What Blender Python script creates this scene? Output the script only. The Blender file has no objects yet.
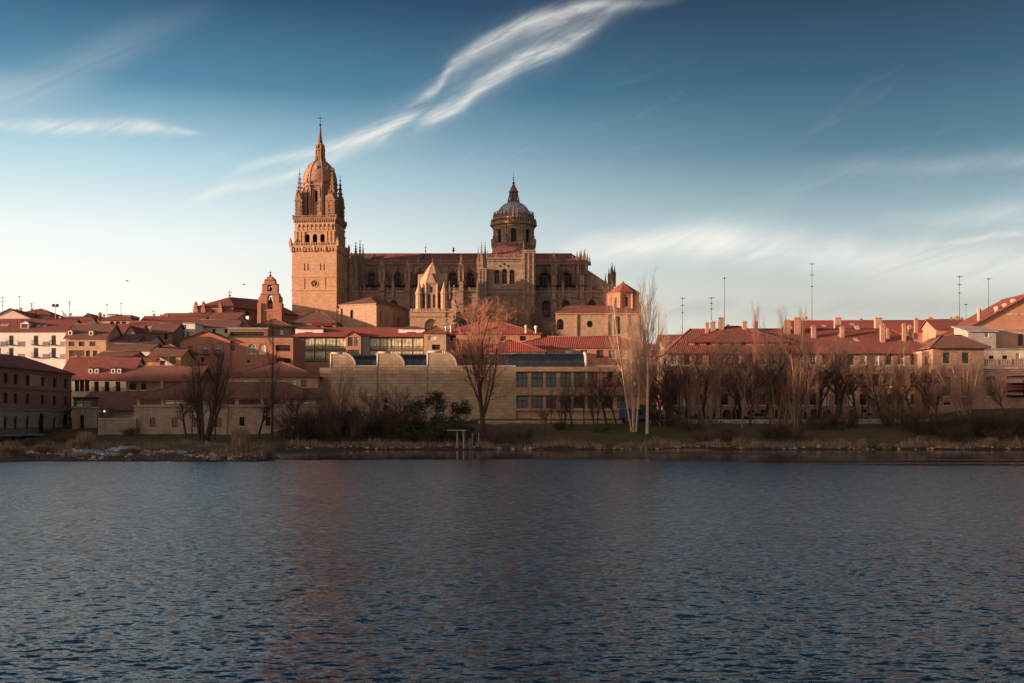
import bpy, math, random
from mathutils import Vector, Matrix
R = math.radians
S = bpy.context.scene
COL = S.collection

# ------------------------------------------------------------------ camera
F, CX, HY, EYE = 1100.0, 512.0, 422.0, 4.2      # focal length in pixels, picture centre, horizon row, eye height above the water
cam_d = bpy.data.cameras.new('camera'); cam = bpy.data.objects.new('camera', cam_d); COL.objects.link(cam)
cam.location = (0, 0, EYE); cam.rotation_euler = (R(90), 0, 0)
cam_d.sensor_width = 36; cam_d.lens = 36 * F / 1024; cam_d.shift_y = (HY - 341.5) / 1024
cam_d.clip_start = .5; cam_d.clip_end = 30000
S.camera = cam

# ------------------------------------------------------------------ light and exposure
SUN_AZ, SUN_EL = 74.0, 7.0                       # degrees left of the viewing axis (behind the camera), height
sdir = Vector((-math.sin(R(SUN_AZ)) * math.cos(R(SUN_EL)), -math.cos(R(SUN_AZ)) * math.cos(R(SUN_EL)), math.sin(R(SUN_EL))))
sun_d = bpy.data.lights.new('sun', 'SUN'); sun = bpy.data.objects.new('sun', sun_d); COL.objects.link(sun)
sun_d.energy = 4.6; sun_d.angle = R(.6); sun_d.color = (1.0, .62, .42)
sun.rotation_euler = sdir.to_track_quat('Z', 'Y').to_euler()
sun.location = (-300, -150, 200)
S.view_settings.view_transform = 'Standard'; S.view_settings.look = 'None'
S.view_settings.gamma = 1; S.view_settings.use_curve_mapping = False
S.view_settings.exposure = 1.3
S.cycles.use_denoising = True
S.cycles.max_bounces = 6; S.cycles.diffuse_bounces = 3; S.cycles.glossy_bounces = 3; S.cycles.transmission_bounces = 4
S.cycles.sample_clamp_indirect = 6

WAVE = .010
RIP = 1.05
def lin(c): return c / 12.92 if c <= .04045 else ((c + .055) / 1.055) ** 2.4
def srgb(r, g, b, k=1.0): return (lin(r / 255) * k, lin(g / 255) * k, lin(b / 255) * k, 1)

class NT:
    """tiny helper for node trees"""
    def __init__(s, tree): s.t = tree; s.l = tree.links
    def n(s, kind, **kw):
        nd = s.t.nodes.new(kind)
        for k, v in kw.items(): setattr(nd, k, v)
        return nd
    def put(s, sock, v):
        if hasattr(v, 'is_output'): s.l.new(v, sock)
        elif v is not None: sock.default_value = v
    def m(s, op, a, b=None, c=None, clamp=False):
        nd = s.n('ShaderNodeMath', operation=op, use_clamp=clamp)
        s.put(nd.inputs[0], a); s.put(nd.inputs[1], b)
        if c is not None: s.put(nd.inputs[2], c)
        return nd.outputs[0]
    def mix(s, fac, a, b, blend='MIX'):
        nd = s.n('ShaderNodeMix', data_type='RGBA', blend_type=blend)
        s.put(nd.inputs[0], fac); s.put(nd.inputs[6], a); s.put(nd.inputs[7], b)
        return nd.outputs[2]
    def ramp(s, fac, stops, interp='LINEAR'):
        nd = s.n('ShaderNodeValToRGB'); e = nd.color_ramp.elements; nd.color_ramp.interpolation = interp
        while len(e) < len(stops): e.new(.5)
        for q, (p, c) in zip(e, stops): q.position = p; q.color = c
        s.put(nd.inputs[0], fac); return nd.outputs[0]
    def curve(s, fac, pts):
        nd = s.n('ShaderNodeFloatCurve'); c = nd.mapping.curves[0]
        while len(c.points) < len(pts): c.points.new(.5, .5)
        for q, (x, y) in zip(c.points, pts): q.location = (x, y); q.handle_type = 'AUTO'
        nd.mapping.update(); s.put(nd.inputs['Value'], fac); return nd.outputs[0]
    def noise(s, vec, scale, detail=4, rough=.55, dist=0):
        nd = s.n('ShaderNodeTexNoise'); s.put(nd.inputs['Vector'], vec)
        nd.inputs['Scale'].default_value = scale; nd.inputs['Detail'].default_value = detail
        nd.inputs['Roughness'].default_value = rough; nd.inputs['Distortion'].default_value = dist
        return nd.outputs['Fac']
    def xyz(s, x, y, z):
        nd = s.n('ShaderNodeCombineXYZ'); s.put(nd.inputs[0], x); s.put(nd.inputs[1], y); s.put(nd.inputs[2], z); return nd.outputs[0]
    def step(s, v, a, b):
        nd = s.n('ShaderNodeMapRange', interpolation_type='SMOOTHSTEP'); s.put(nd.inputs[0], v)
        nd.inputs[1].default_value = a; nd.inputs[2].default_value = b; nd.inputs[3].default_value = 0; nd.inputs[4].default_value = 1
        return nd.outputs[0]

# ------------------------------------------------------------------ sky
W = bpy.data.worlds.new('World'); S.world = W; W.use_nodes = True
w = NT(W.node_tree); W.node_tree.nodes.clear()
sky = w.n('ShaderNodeTexSky', sky_type='NISHITA', sun_disc=False)
sky.sun_elevation = R(SUN_EL); sky.sun_rotation = R(180 + SUN_AZ); sky.altitude = 800; sky.dust_density = 1.5
tc = w.n('ShaderNodeTexCoord'); sp = w.n('ShaderNodeSeparateXYZ'); w.l.new(tc.outputs['Generated'], sp.inputs[0])
dx, dy, dz = sp.outputs
rh = w.m('SQRT', w.m('ADD', w.m('MULTIPLY', dx, dx), w.m('MULTIPLY', dy, dy)))
tel = w.m('DIVIDE', dz, w.m('MAXIMUM', rh, .001))                    # tangent of the elevation
az = w.m('DIVIDE', dx, w.m('MAXIMUM', rh, .001))                     # sine of the azimuth, left negative
e1 = w.m('DIVIDE', tel, .8, clamp=True)
K = 10 * .47
left = w.ramp(e1, [(0, srgb(255, 232, 208, K)), (.10, srgb(255, 245, 230, K)), (.20, srgb(236, 241, 238, K)), (.29, srgb(172, 205, 218, K)),
                   (.37, srgb(78, 132, 160, K)), (.47, srgb(27, 70, 106, K)), (.57, srgb(18, 54, 88, K)), (.75, srgb(16, 46, 76, K)), (1, srgb(16, 42, 68, K))])
right = w.ramp(e1, [(0, srgb(200, 190, 174, K)), (.13, srgb(192, 192, 182, K)), (.22, srgb(148, 170, 178, K)), (.30, srgb(74, 112, 132, K)),
                    (.38, srgb(36, 76, 102, K)), (.47, srgb(11, 38, 66, K)), (.57, srgb(12, 38, 68, K)), (.75, srgb(12, 36, 64, K)), (1, srgb(12, 34, 58, K))])
base = w.mix(w.step(az, -.42, .36), left, right)
# warm side of the sky round the sun, behind the camera, and a mauve upper dome
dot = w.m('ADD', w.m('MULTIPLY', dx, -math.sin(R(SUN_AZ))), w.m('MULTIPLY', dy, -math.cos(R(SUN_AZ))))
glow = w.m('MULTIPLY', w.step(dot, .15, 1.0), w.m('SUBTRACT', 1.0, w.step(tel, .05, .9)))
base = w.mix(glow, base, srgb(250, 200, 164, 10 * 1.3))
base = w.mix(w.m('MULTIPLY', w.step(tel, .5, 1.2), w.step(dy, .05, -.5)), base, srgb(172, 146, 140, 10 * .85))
# high cirrus: streaks whose course is set by direction
u = w.m('ADD', w.m('MULTIPLY', w.m('DIVIDE', dx, w.m('MAXIMUM', dy, .05)), F / 1024), .5)
v = w.m('SUBTRACT', HY / 683, w.m('MULTIPLY', w.m('DIVIDE', dz, w.m('MAXIMUM', dy, .05)), F / 683))   # grows downwards
ca, sa = math.cos(R(24)), math.sin(R(24))
al = w.m('SUBTRACT', w.m('MULTIPLY', u, ca * 1.5), w.m('MULTIPLY', v, sa)); ac = w.m('ADD', w.m('MULTIPLY', u, sa * 1.5), w.m('MULTIPLY', v, ca))
nz = w.noise(w.xyz(w.m('MULTIPLY', al, 3.6), w.m('MULTIPLY', ac, 17), 0), 1, 10, .64, .9)
nz2 = w.noise(w.xyz(w.m('MULTIPLY', al, 7), w.m('MULTIPLY', ac, 48), 3.3), 1, 10, .6, 1.1)
wob = w.m('MULTIPLY', w.m('SUBTRACT', w.noise(w.xyz(w.m('MULTIPLY', u, 9), 2, 0), 1, 4), .5), .03)
def px(p): return [(a / 1024, b / 683) for a, b in p]
def streak(pts, wid, amp):
    c = w.curve(u, px(pts)); d = w.m('SUBTRACT', v, w.m('ADD', c, wob))
    q = w.m('DIVIDE', d, w.m('MAXIMUM', w.curve(u, [(a / 1024, b / 68.3) for a, b in wid]), .02)); q = w.m('MULTIPLY', q, 10)
    g = w.m('POWER', 2.718, w.m('MULTIPLY', w.m('MULTIPLY', q, q), -1))
    return w.m('MULTIPLY', g, w.curve(u, [(a / 1024, b) for a, b in amp]))
# widths are in pixels of the photograph's scale (68.3 = a tenth of the height)
s1 = streak([(0, 280), (200, 196), (245, 168), (320, 151), (375, 130), (435, 90), (452, 67), (512, 32), (577, 9), (650, 1), (720, 0), (1024, 0)],
            [(0, 4), (250, 5), (340, 6), (440, 7), (512, 9), (600, 6), (1024, 5)],
            [(0, 0), (200, .05), (245, .5), (320, .8), (400, .85), (520, .9), (600, .6), (660, .18), (720, 0), (1024, 0)])
s2 = streak([(0, 300), (200, 197), (300, 173), (400, 128), (450, 110), (480, 87), (512, 67), (552, 50), (587, 31), (625, 4), (700, 0), (1024, 0)],
            [(0, 5), (250, 6), (400, 8), (512, 8), (1024, 6)],
            [(0, 0), (180, .05), (210, .7), (290, .65), (330, .4), (390, .75), (470, .9), (560, .7), (620, .2), (660, 0), (1024, 0)])
s3 = streak([(0, 125), (60, 128), (130, 126), (205, 133), (400, 140), (1024, 140)], [(0, 5.5), (80, 7.5), (160, 6), (205, 2), (1024, 2)],
            [(0, .8), (80, 1.0), (150, 1.05), (195, .7), (212, 0), (300, 0), (1024, 0)])
s4 = streak([(0, 240), (800, 250), (925, 244), (970, 239), (1024, 234)], [(0, 2), (925, 2), (970, 3), (1024, 3)], [(0, 0), (900, 0), (930, .3), (970, .5), (1024, .5)])
s5 = streak([(0, 95), (60, 78), (110, 52), (180, 20), (260, 0), (1024, 0)], [(0, 26), (120, 22), (220, 12), (1024, 10)], [(0, .22), (100, .16), (200, .04), (240, 0), (1024, 0)])
veil = streak([(0, 290), (300, 165), (400, 125), (460, 85), (540, 42), (620, 8), (1024, 0)], [(0, 12), (300, 18), (440, 28), (560, 24), (640, 12), (1024, 8)],
              [(0, 0), (220, .05), (400, .28), (540, .32), (620, .1), (660, 0), (1024, 0)])
s6 = streak([(0, 260), (520, 262), (640, 243), (760, 246), (900, 262), (1024, 262)], [(0, 14), (560, 14), (700, 19), (850, 22), (1024, 26)],
            [(0, 0), (530, 0), (580, .75), (700, .9), (850, .8), (1024, .6)])
s7 = streak([(0, 200), (800, 172), (1024, 160)], [(0, 10), (800, 8), (1024, 9)], [(0, 0), (780, 0), (900, .12), (1024, .22)])
s8 = streak([(0, 220), (800, 222), (1024, 214)], [(0, 10), (800, 8), (1024, 12)], [(0, 0), (820, 0), (930, .2), (1024, .3)])
low = streak([(0, 320), (600, 310), (1024, 307)], [(0, 12), (600, 10), (1024, 14)], [(0, 0), (560, 0), (680, .45), (1024, .5)])
fil = w.m('ADD', w.m('MULTIPLY', w.step(nz, .26, .78), .72), w.m('MULTIPLY', w.step(nz2, .3, .75), .38))
sharp = w.m('MULTIPLY', w.m('ADD', w.m('ADD', s1, s2), w.m('ADD', s3, w.m('ADD', s4, veil))), fil)
soft = w.m('MULTIPLY', w.m('ADD', w.m('ADD', s5, s6), w.m('ADD', s7, s8)), w.m('ADD', .3, w.m('MULTIPLY', w.step(nz, .2, .75), .8)))
thin = w.m('MULTIPLY', w.step(nz, .52, .85), w.m('MULTIPLY', w.step(v, .02, .25), .13))
front = w.step(dy, .2, .5)
cl = w.m('MULTIPLY', w.m('ADD', w.m('ADD', sharp, soft), thin), front, clamp=True)
c1 = w.mix(w.m('MULTIPLY', w.m('MULTIPLY', low, front), w.step(nz, .25, .6)), base, srgb(160, 158, 162, K))
cloudy = w.mix(cl, c1, srgb(236, 232, 224, K))
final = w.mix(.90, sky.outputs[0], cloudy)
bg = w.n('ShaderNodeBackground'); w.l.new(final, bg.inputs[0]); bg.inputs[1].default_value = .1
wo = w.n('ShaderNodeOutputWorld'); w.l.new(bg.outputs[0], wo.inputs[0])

# ------------------------------------------------------------------ placing helpers: a picture point at a real distance
def X(p, Y): return (p - CX) / F * Y
def Z(q, Y): return EYE + (HY - q) / F * Y
def P(p, q, Y): return Vector((X(p, Y), Y, Z(q, Y)))
def sstep(a, b, x):
    t = min(1, max(0, (x - a) / (b - a))); return t * t * (3 - 2 * t)
def interp(pts, x):
    if x <= pts[0][0]: return pts[0][1]
    for (a, p), (b, q) in zip(pts, pts[1:]):
        if x <= b: return p + (q - p) * (x - a) / (b - a)
    return pts[-1][1]

# ------------------------------------------------------------------ mesh helpers
class MB:
    def __init__(s, m=None): s.v = []; s.f = []; s.mi = []; s.sm = []; s.m = m or Matrix()
    def face(s, pts, mat=0, smooth=False):
        i = len(s.v); s.v += [s.m @ Vector(p) for p in pts]; s.f.append(tuple(range(i, i + len(pts)))); s.mi.append(mat); s.sm.append(smooth)
    def mesh(s, vs, fs, mat=0, smooth=False):
        i = len(s.v); s.v += [s.m @ Vector(p) for p in vs]
        for f in fs: s.f.append(tuple(i + k for k in f)); s.mi.append(mat); s.sm.append(smooth)
    def box(s, x0, y0, z0, x1, y1, z1, mat=0):
        if x0 > x1: x0, x1 = x1, x0
        if y0 > y1: y0, y1 = y1, y0
        vs = [(x0, y0, z0), (x1, y0, z0), (x1, y1, z0), (x0, y1, z0), (x0, y0, z1), (x1, y0, z1), (x1, y1, z1), (x0, y1, z1)]
        s.mesh(vs, [(3, 2, 1, 0), (4, 5, 6, 7), (0, 1, 5, 4), (1, 2, 6, 5), (2, 3, 7, 6), (3, 0, 4, 7)], mat)
    def loft(s, rings, mat=0, smooth=False, cap0=True, cap1=True):
        n = len(rings[0]); vs = [p for r in rings for p in r]; fs = []
        for k in range(len(rings) - 1):
            for i in range(n):
                j = (i + 1) % n; fs.append((k * n + i, k * n + j, (k + 1) * n + j, (k + 1) * n + i))
        if cap0: fs.append(tuple(reversed(range(n))))
        if cap1: fs.append(tuple(range((len(rings) - 1) * n, len(rings) * n)))
        s.mesh(vs, fs, mat, smooth)
    def lathe(s, cx, cy, prof, n=8, rot=0, mat=0, smooth=False, cap0=True, cap1=True):
        s.loft([[(cx + r * math.cos(rot + 2 * math.pi * i / n), cy + r * math.sin(rot + 2 * math.pi * i / n), z) for i in range(n)] for r, z in prof], mat, smooth, cap0, cap1)
    def tube(s, p, q, r0, r1, n=6, mat=0, smooth=True):
        p, q = Vector(p), Vector(q); d = (q - p).normalized()
        a = d.cross(Vector((0, 0, 1)) if abs(d.z) < .9 else Vector((1, 0, 0))).normalized(); b = d.cross(a)
        rg = lambda c, r: [c + a * (r * math.cos(2 * math.pi * i / n)) + b * (r * math.sin(2 * math.pi * i / n)) for i in range(n)]
        s.loft([rg(p, r0), rg(q, r1)], mat, smooth)
    def ball(s, c, r, mat=0, n=8):
        c = Vector(c)
        s.lathe(c.x, c.y, [(max(.002, r * math.sin(math.pi * k / 6)), c.z - r * math.cos(math.pi * k / 6)) for k in range(7)], n, 0, mat, True)
    def wall(s, o, u, wd, ht, opens=(), depth=.3, mat=0, rmat=None, back=None):
        """an upright wall from o along u with openings (u0, v0, u1, v1, kind); reveals go inwards by depth"""
        o = Vector(o); u = Vector(u).normalized(); zz = Vector((0, 0, 1)); n = zz.cross(u)
        pt = lambda a, b, d=0: o + u * a + zz * b + n * d
        rmat = mat if rmat is None else rmat
        us = sorted({0, wd, *[k for q in opens for k in (q[0], q[2])]}); vs = sorted({0, ht, *[k for q in opens for k in (q[1], q[3])]})
        us = [a for a in us if 0 <= a <= wd]; vs = [a for a in vs if 0 <= a <= ht]
        for a, b in zip(us, us[1:]):
            run = None
            for c, d in zip(vs, vs[1:]):
                mu, mv = (a + b) / 2, (c + d) / 2
                hole = any(q[0] < mu < q[2] and q[1] < mv < q[3] for q in opens)
                if hole:
                    if run: s.face([pt(a, run[0]), pt(b, run[0]), pt(b, run[1]), pt(a, run[1])], mat); run = None
                else: run = (run[0], d) if run else (c, d)
            if run: s.face([pt(a, run[0]), pt(b, run[0]), pt(b, run[1]), pt(a, run[1])], mat)
        for q in opens:
            out = outline(q); u0, v0, u1, v1 = q[:4]
            k = len(out)
            for i in range(k):
                a, b = out[i], out[(i + 1) % k]
                s.face([pt(*b), pt(*a), pt(*a, depth), pt(*b, depth)], rmat)
            kind = q[4] if len(q) > 4 else 'rect'
            if kind in ('arch', 'round', 'point'):
                arc = [p for p in out if p[1] >= (v0 + v1) / 2 - 1e-6] if kind == 'round' else [p for p in out if p[1] > v0 + 1e-6]
                arc.sort(key=lambda p: p[0])
                for a, b in zip(arc, arc[1:]):
                    if b[0] - a[0] > 1e-6: s.face([pt(*a), pt(*b), pt(b[0], v1), pt(a[0], v1)], mat)
                if kind == 'round':
                    arc = sorted([p for p in out if p[1] <= (v0 + v1) / 2 + 1e-6], key=lambda p: p[0])
                    for a, b in zip(arc, arc[1:]):
                        if b[0] - a[0] > 1e-6: s.face([pt(a[0], v0), pt(b[0], v0), pt(*b), pt(*a)], mat)
    def build(s, name, mats, parent=None, loc=None):
        me = bpy.data.meshes.new(name); me.from_pydata([tuple(p) for p in s.v], [], s.f)
        for m in mats: me.materials.append(M[m] if isinstance(m, str) else m)
        if len(mats) > 1: me.polygons.foreach_set('material_index', s.mi)
        if any(s.sm): me.polygons.foreach_set('use_smooth', s.sm)
        me.update()
        o = bpy.data.objects.new(name, me); COL.objects.link(o)
        if parent: o.parent = parent
        if loc: o.location = loc
        return o

def outline(q):
    u0, v0, u1, v1 = q[:4]; kind = q[4] if len(q) > 4 else 'rect'
    if kind == 'arch':
        r = (u1 - u0) / 2; c = (u0 + u1) / 2; vs = max(v0 + .01, v1 - r); ry = v1 - vs
        return [(u0, v0), (u1, v0)] + [(c + r * math.cos(math.pi * i / 10), vs + ry * math.sin(math.pi * i / 10)) for i in range(11)]
    if kind == 'point':
        r = (u1 - u0) / 2; c = (u0 + u1) / 2; vs = max(v0 + .01, v1 - 1.6 * r); ry = v1 - vs
        return [(u0, v0), (u1, v0)] + [(c + r * t, vs + ry * (1 - abs(t) ** 1.7)) for t in (1, .8, .6, .4, .2, 0, -.2, -.4, -.6, -.8, -1)]
    if kind == 'round':
        r = (u1 - u0) / 2; c = (u0 + u1) / 2; d = (v0 + v1) / 2; ry = (v1 - v0) / 2
        return [(c + r * math.cos(2 * math.pi * i / 16), d + ry * math.sin(2 * math.pi * i / 16)) for i in range(16)]
    return [(u0, v0), (u1, v0), (u1, v1), (u0, v1)]

def window(q, o, u, depth=.3, style='sash', m=None, fw=.09):
    """frame, bars and pane that fill one opening of a wall; materials 0 frame, 1 pane"""
    mb = MB(m); o = Vector(o); u = Vector(u).normalized(); zz = Vector((0, 0, 1)); n = zz.cross(u)
    pt = lambda a, b, d: o + u * a + zz * b + n * d
    out = outline(q); u0, v0, u1, v1 = q[:4]; cu, cv = (u0 + u1) / 2, (v0 + v1) / 2
    mb.face([pt(a, b, depth) for a, b in out], 1)
    ins = [(cu + (a - cu) * (1 - 2 * fw / (u1 - u0)), cv + (b - cv) * (1 - 2 * fw / (v1 - v0))) for a, b in out]
    k = len(out)
    for i in range(k):
        j = (i + 1) % k
        mb.face([pt(*out[i], depth - .08), pt(*out[j], depth - .08), pt(*ins[j], depth - .08), pt(*ins[i], depth - .08)], 0)
        mb.face([pt(*ins[i], depth - .08), pt(*ins[j], depth - .08), pt(*ins[j], depth), pt(*ins[i], depth)], 0)
    def bar(a0, b0, a1, b1):
        c = [pt(a0, b0, depth - .07), pt(a1, b0, depth - .07), pt(a1, b1, depth - .07), pt(a0, b1, depth - .07)]
        d = [p + n * .06 for p in c]
        mb.face(c, 0)
        for i in range(4): mb.face([c[(i + 1) % 4], c[i], d[i], d[(i + 1) % 4]], 0)
    t = fw * .45
    kind = q[4] if len(q) > 4 else 'rect'
    top = v1 - fw if kind != 'point' else v1 - (u1 - u0) * .35
    if style == 'sash':
        bar(cu - t, v0 + fw, cu + t, top); bar(u0 + fw, v0 + (v1 - v0) * .62 - t, cu - t, v0 + (v1 - v0) * .62 + t); bar(cu + t, v0 + (v1 - v0) * .62 - t, u1 - fw, v0 + (v1 - v0) * .62 + t)
    elif style == 'tracery':
        nb = 3 if u1 - u0 > 2 else 2
        for i in range(1, nb):
            x = u0 + (u1 - u0) * i / nb; bar(x - t, v0 + fw, x + t, v0 + (v1 - v0) * .7)
        bar(u0 + fw, v0 + (v1 - v0) * .7, u1 - fw, v0 + (v1 - v0) * .7 + 2 * t)
    elif style == 'shutter':
        for x0, x1 in ((u0 + fw, cu - .03), (cu + .03, u1 - fw)):
            for i in range(6):
                a = v0 + fw + (v1 - v0 - 2 * fw) * i / 6; b = a + (v1 - v0 - 2 * fw) / 6 * .8
                bar(x0, a, x1, b)
    return mb

def root(name, label, cat, loc, rot=0, group=None):
    o = bpy.data.objects.new(name, None); COL.objects.link(o); o.empty_display_size = .5
    o.location = loc; o.rotation_euler = (0, 0, rot); return tag(o, label, cat, group)
def tag(o, label=None, cat=None, group=None, kind=None):
    if label: o['label'] = label
    if cat: o['category'] = cat
    if group: o['group'] = group
    if kind: o['kind'] = kind
    return o
# ------------------------------------------------------------------ materials
M = {}
def mat(name, build, rough=.85, spec=.3, metal=0):
    m = bpy.data.materials.new(name); m.use_nodes = True; t = NT(m.node_tree); b = m.node_tree.nodes['Principled BSDF']
    b.inputs['Roughness'].default_value = rough; b.inputs['Specular IOR Level'].default_value = spec; b.inputs['Metallic'].default_value = metal
    build(t, b); M[name] = m
def coords(t):
    c = t.n('ShaderNodeTexCoord'); s = t.n('ShaderNodeSeparateXYZ'); t.l.new(c.outputs['Object'], s.inputs[0])
    return c.outputs['Object'], s.outputs[0], s.outputs[1], s.outputs[2]
def bump(t, b, h, strength, dist=.1):
    n = t.n('ShaderNodeBump'); n.inputs['Strength'].default_value = strength; n.inputs['Distance'].default_value = dist
    t.put(n.inputs['Height'], h); t.l.new(n.outputs[0], b.inputs['Normal'])
def c4(c, k=1): return (c[0] * k, c[1] * k, c[2] * k, 1)

def stone(name, col, col2, bw=.9, bh=.45, mortar=.02, joint=.75, stain=.5, bumpk=.5, streak=1.0):
    """coursed masonry with blotches, streaks and open joints"""
    def f(t, b):
        o, x, y, z = coords(t)
        uv = t.xyz(t.m('ADD', x, t.m('MULTIPLY', y, .93)), z, 0)
        br = t.n('ShaderNodeTexBrick'); t.put(br.inputs['Vector'], uv)
        br.inputs['Scale'].default_value = 1; br.inputs['Brick Width'].default_value = bw; br.inputs['Row Height'].default_value = bh
        br.inputs['Mortar Size'].default_value = mortar; br.inputs['Color1'].default_value = (.25, .25, .25, 1); br.inputs['Color2'].default_value = (.9, .9, .9, 1)
        br.inputs['Mortar'].default_value = (.5, .5, .5, 1)
        n1 = t.noise(o, .35, 5, .65); n2 = t.noise(t.xyz(t.m('MULTIPLY', t.m('ADD', x, y), 1.4), 0, t.m('MULTIPLY', z, .12)), 1, 4); n3 = t.noise(o, 3.5, 3, .7)
        bl = t.m('ADD', t.m('MULTIPLY', n1, .5), t.m('MULTIPLY', br.outputs[0], .5))
        c = t.mix(t.step(bl, .25, .8), c4(col), c4(col2))
        c = t.mix(t.m('MULTIPLY', t.step(n2, .5, .78), stain * streak), c, c4([k * .45 for k in col]))
        c = t.mix(t.m('MULTIPLY', t.step(n3, .5, .8), stain * .6), c, c4([k * .6 for k in col2]))
        c = t.mix(t.m('MULTIPLY', br.outputs['Fac'], joint), c, c4([k * .55 for k in col]))
        t.l.new(c, b.inputs['Base Color'])
        h = t.m('ADD', t.m('MULTIPLY', n3, .5), t.m('MULTIPLY', br.outputs['Fac'], -.6)); bump(t, b, t.m('ADD', h, n1), bumpk, .12)
    mat(name, f, .9, .2)
def plaster(name, col, stain=.45):
    def f(t, b):
        o, x, y, z = coords(t)
        n1 = t.noise(o, .5, 6, .65); n2 = t.noise(t.xyz(t.m('MULTIPLY', t.m('ADD', x, y), 1.6), 0, t.m('MULTIPLY', z, .15)), 1, 4); n3 = t.noise(o, 4, 3)
        c = t.mix(t.step(n1, .3, .75), c4(col), c4(col, .78)); c = t.mix(t.m('MULTIPLY', t.step(n2, .5, .8), stain), c, c4([col[0] * .55, col[1] * .5, col[2] * .46]))
        c = t.mix(t.m('MULTIPLY', t.step(n3, .55, .8), .2), c, c4(col, .6))
        t.l.new(c, b.inputs['Base Color']); bump(t, b, n3, .2, .04)
    mat(name, f, .9, .15)
def tiles(name, a, bcol, c3):
    """clay pan tiles: channels run down the slope, patches of old and new tiles"""
    def f(t, b):
        o, x, y, z = coords(t)
        n1 = t.noise(o, .3, 5, .7); n2 = t.noise(o, 2.6, 4, .7); n4 = t.noise(t.xyz(t.m('MULTIPLY', t.m('ADD', x, t.m('MULTIPLY', y, .3)), 3.1), t.m('MULTIPLY', z, .5), 0), 1, 3)
        wv = t.m('SINE', t.m('MULTIPLY', t.m('ADD', x, t.m('MULTIPLY', n2, .12)), 2 * math.pi / .42)); rw = t.m('SINE', t.m('MULTIPLY', t.m('ADD', z, t.m('MULTIPLY', n2, .1)), 2 * math.pi / .28))
        c = t.mix(t.step(n1, .3, .7), c4(a), c4(bcol)); c = t.mix(t.m('MULTIPLY', t.step(n2, .48, .72), .7), c, c4(c3)); c = t.mix(t.m('MULTIPLY', t.step(n4, .5, .75), .55), c, c4([k * .5 for k in a]))
        c = t.mix(t.m('MULTIPLY', t.step(rw, .6, 1), .3), c, c4([k * .45 for k in a]))
        n5 = t.noise(o, .75, 6, .75, .6); c = t.mix(t.m('MULTIPLY', t.step(n5, .56, .72), .6), c, (.15, .115, .085, 1)); n6 = t.noise(o, 1.6, 2, .5, 0); c = t.mix(t.m('MULTIPLY', t.step(n6, .6, .66), .35), c, c4([k * 1.5 for k in c3]))
        t.l.new(c, b.inputs['Base Color']); bump(t, b, t.m('ADD', wv, t.m('MULTIPLY', n2, 1.2)), .55, .07)
    mat(name, f, .85, .25)
def plain(name, col, rough=.7, metal=0, var=.35, scale=2.0, spec=.3):
    def f(t, b):
        o, x, y, z = coords(t); n = t.noise(o, scale, 4, .6)
        t.l.new(t.mix(t.step(n, .3, .75), c4(col, 1 + var * .4), c4(col, 1 - var)), b.inputs['Base Color'])
    mat(name, f, rough, spec, metal)

stone('tower_stone', (.57, .36, .225), (.42, .255, .16), 1.0, .5, .025, .6, .55, .8)
stone('carved_stone', (.44, .27, .19), (.24, .145, .11), .6, .4, .03, .6, .95, 1.3)
stone('dome_stone', (.36, .22, .155), (.25, .15, .11), .8, .5, .02, .5, .6, .9)
stone('cathedral_stone', (.40, .285, .21), (.215, .155, .125), 1.0, .5, .03, .6, .85, 1.1)  # heavy stain also stands in for the shade in the nave recesses
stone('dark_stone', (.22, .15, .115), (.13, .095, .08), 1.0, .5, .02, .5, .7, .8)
stone('old_stone', (.50, .34, .22), (.33, .215, .145), .8, .4, .03, .6, .5, .7)
stone('salmon_stone', (.50, .235, .145), (.35, .165, .11), .7, .3, .03, .7, .55, .5)
stone('museum_stone', (.45, .345, .235), (.30, .225, .155), 1.4, .62, .04, .8, .6, .7)
stone('river_stone', (.47, .38, .275), (.31, .245, .175), .8, .35, .03, .7, .7, .5)
stone('brick', (.42, .20, .15), (.29, .15, .12), .3, .1, .012, .6, .5, .3)
stone('block_stone', (.33, .235, .175), (.22, .155, .125), .9, .4, .025, .6, .7, .8)
stone('mansion_stone', (.42, .26, .18), (.28, .175, .125), .9, .4, .025, .6, .65, .8)
stone('terrace_stone', (.46, .32, .22), (.31, .21, .15), .9, .4, .025, .6, .55, .4)
plaster('white_plaster', (.80, .75, .69)); plaster('cream_plaster', (.66, .56, .42)); plaster('tan_plaster', (.46, .32, .21)); plaster('pink_plaster', (.50, .30, .22))
plaster('ochre_plaster', (.56, .33, .14)); plaster('grey_plaster', (.34, .31, .28)); plaster('chimney_plaster', (.40, .25, .19), .7); plaster('orange_plaster', (.46, .235, .15)); plaster('brown_plaster', (.25, .16, .11))
tiles('red_tiles', (.215, .068, .052), (.14, .052, .044), (.28, .11, .08)); tiles('brown_tiles', (.17, .085, .066), (.115, .062, .052), (.23, .125, .095)); tiles('bright_tiles', (.29, .072, .056), (.20, .058, .048), (.34, .12, .09))
tiles('rust_tiles', (.20, .088, .06), (.14, .065, .048), (.27, .135, .095)); tiles('nave_tiles', (.22, .075, .06), (.14, .06, .052), (.27, .11, .085))
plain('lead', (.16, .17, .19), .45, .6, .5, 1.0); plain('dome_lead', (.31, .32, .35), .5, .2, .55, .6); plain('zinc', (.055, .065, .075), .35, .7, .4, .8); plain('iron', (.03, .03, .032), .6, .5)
plain('trim_stone', (.60, .50, .38), .8); plain('pale_metal', (.55, .52, .48), .45, .4); plain('white_paint', (.72, .68, .62), .6); plain('wood', (.10, .055, .035), .7); plain('green_wood', (.05, .07, .05), .6)
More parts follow.
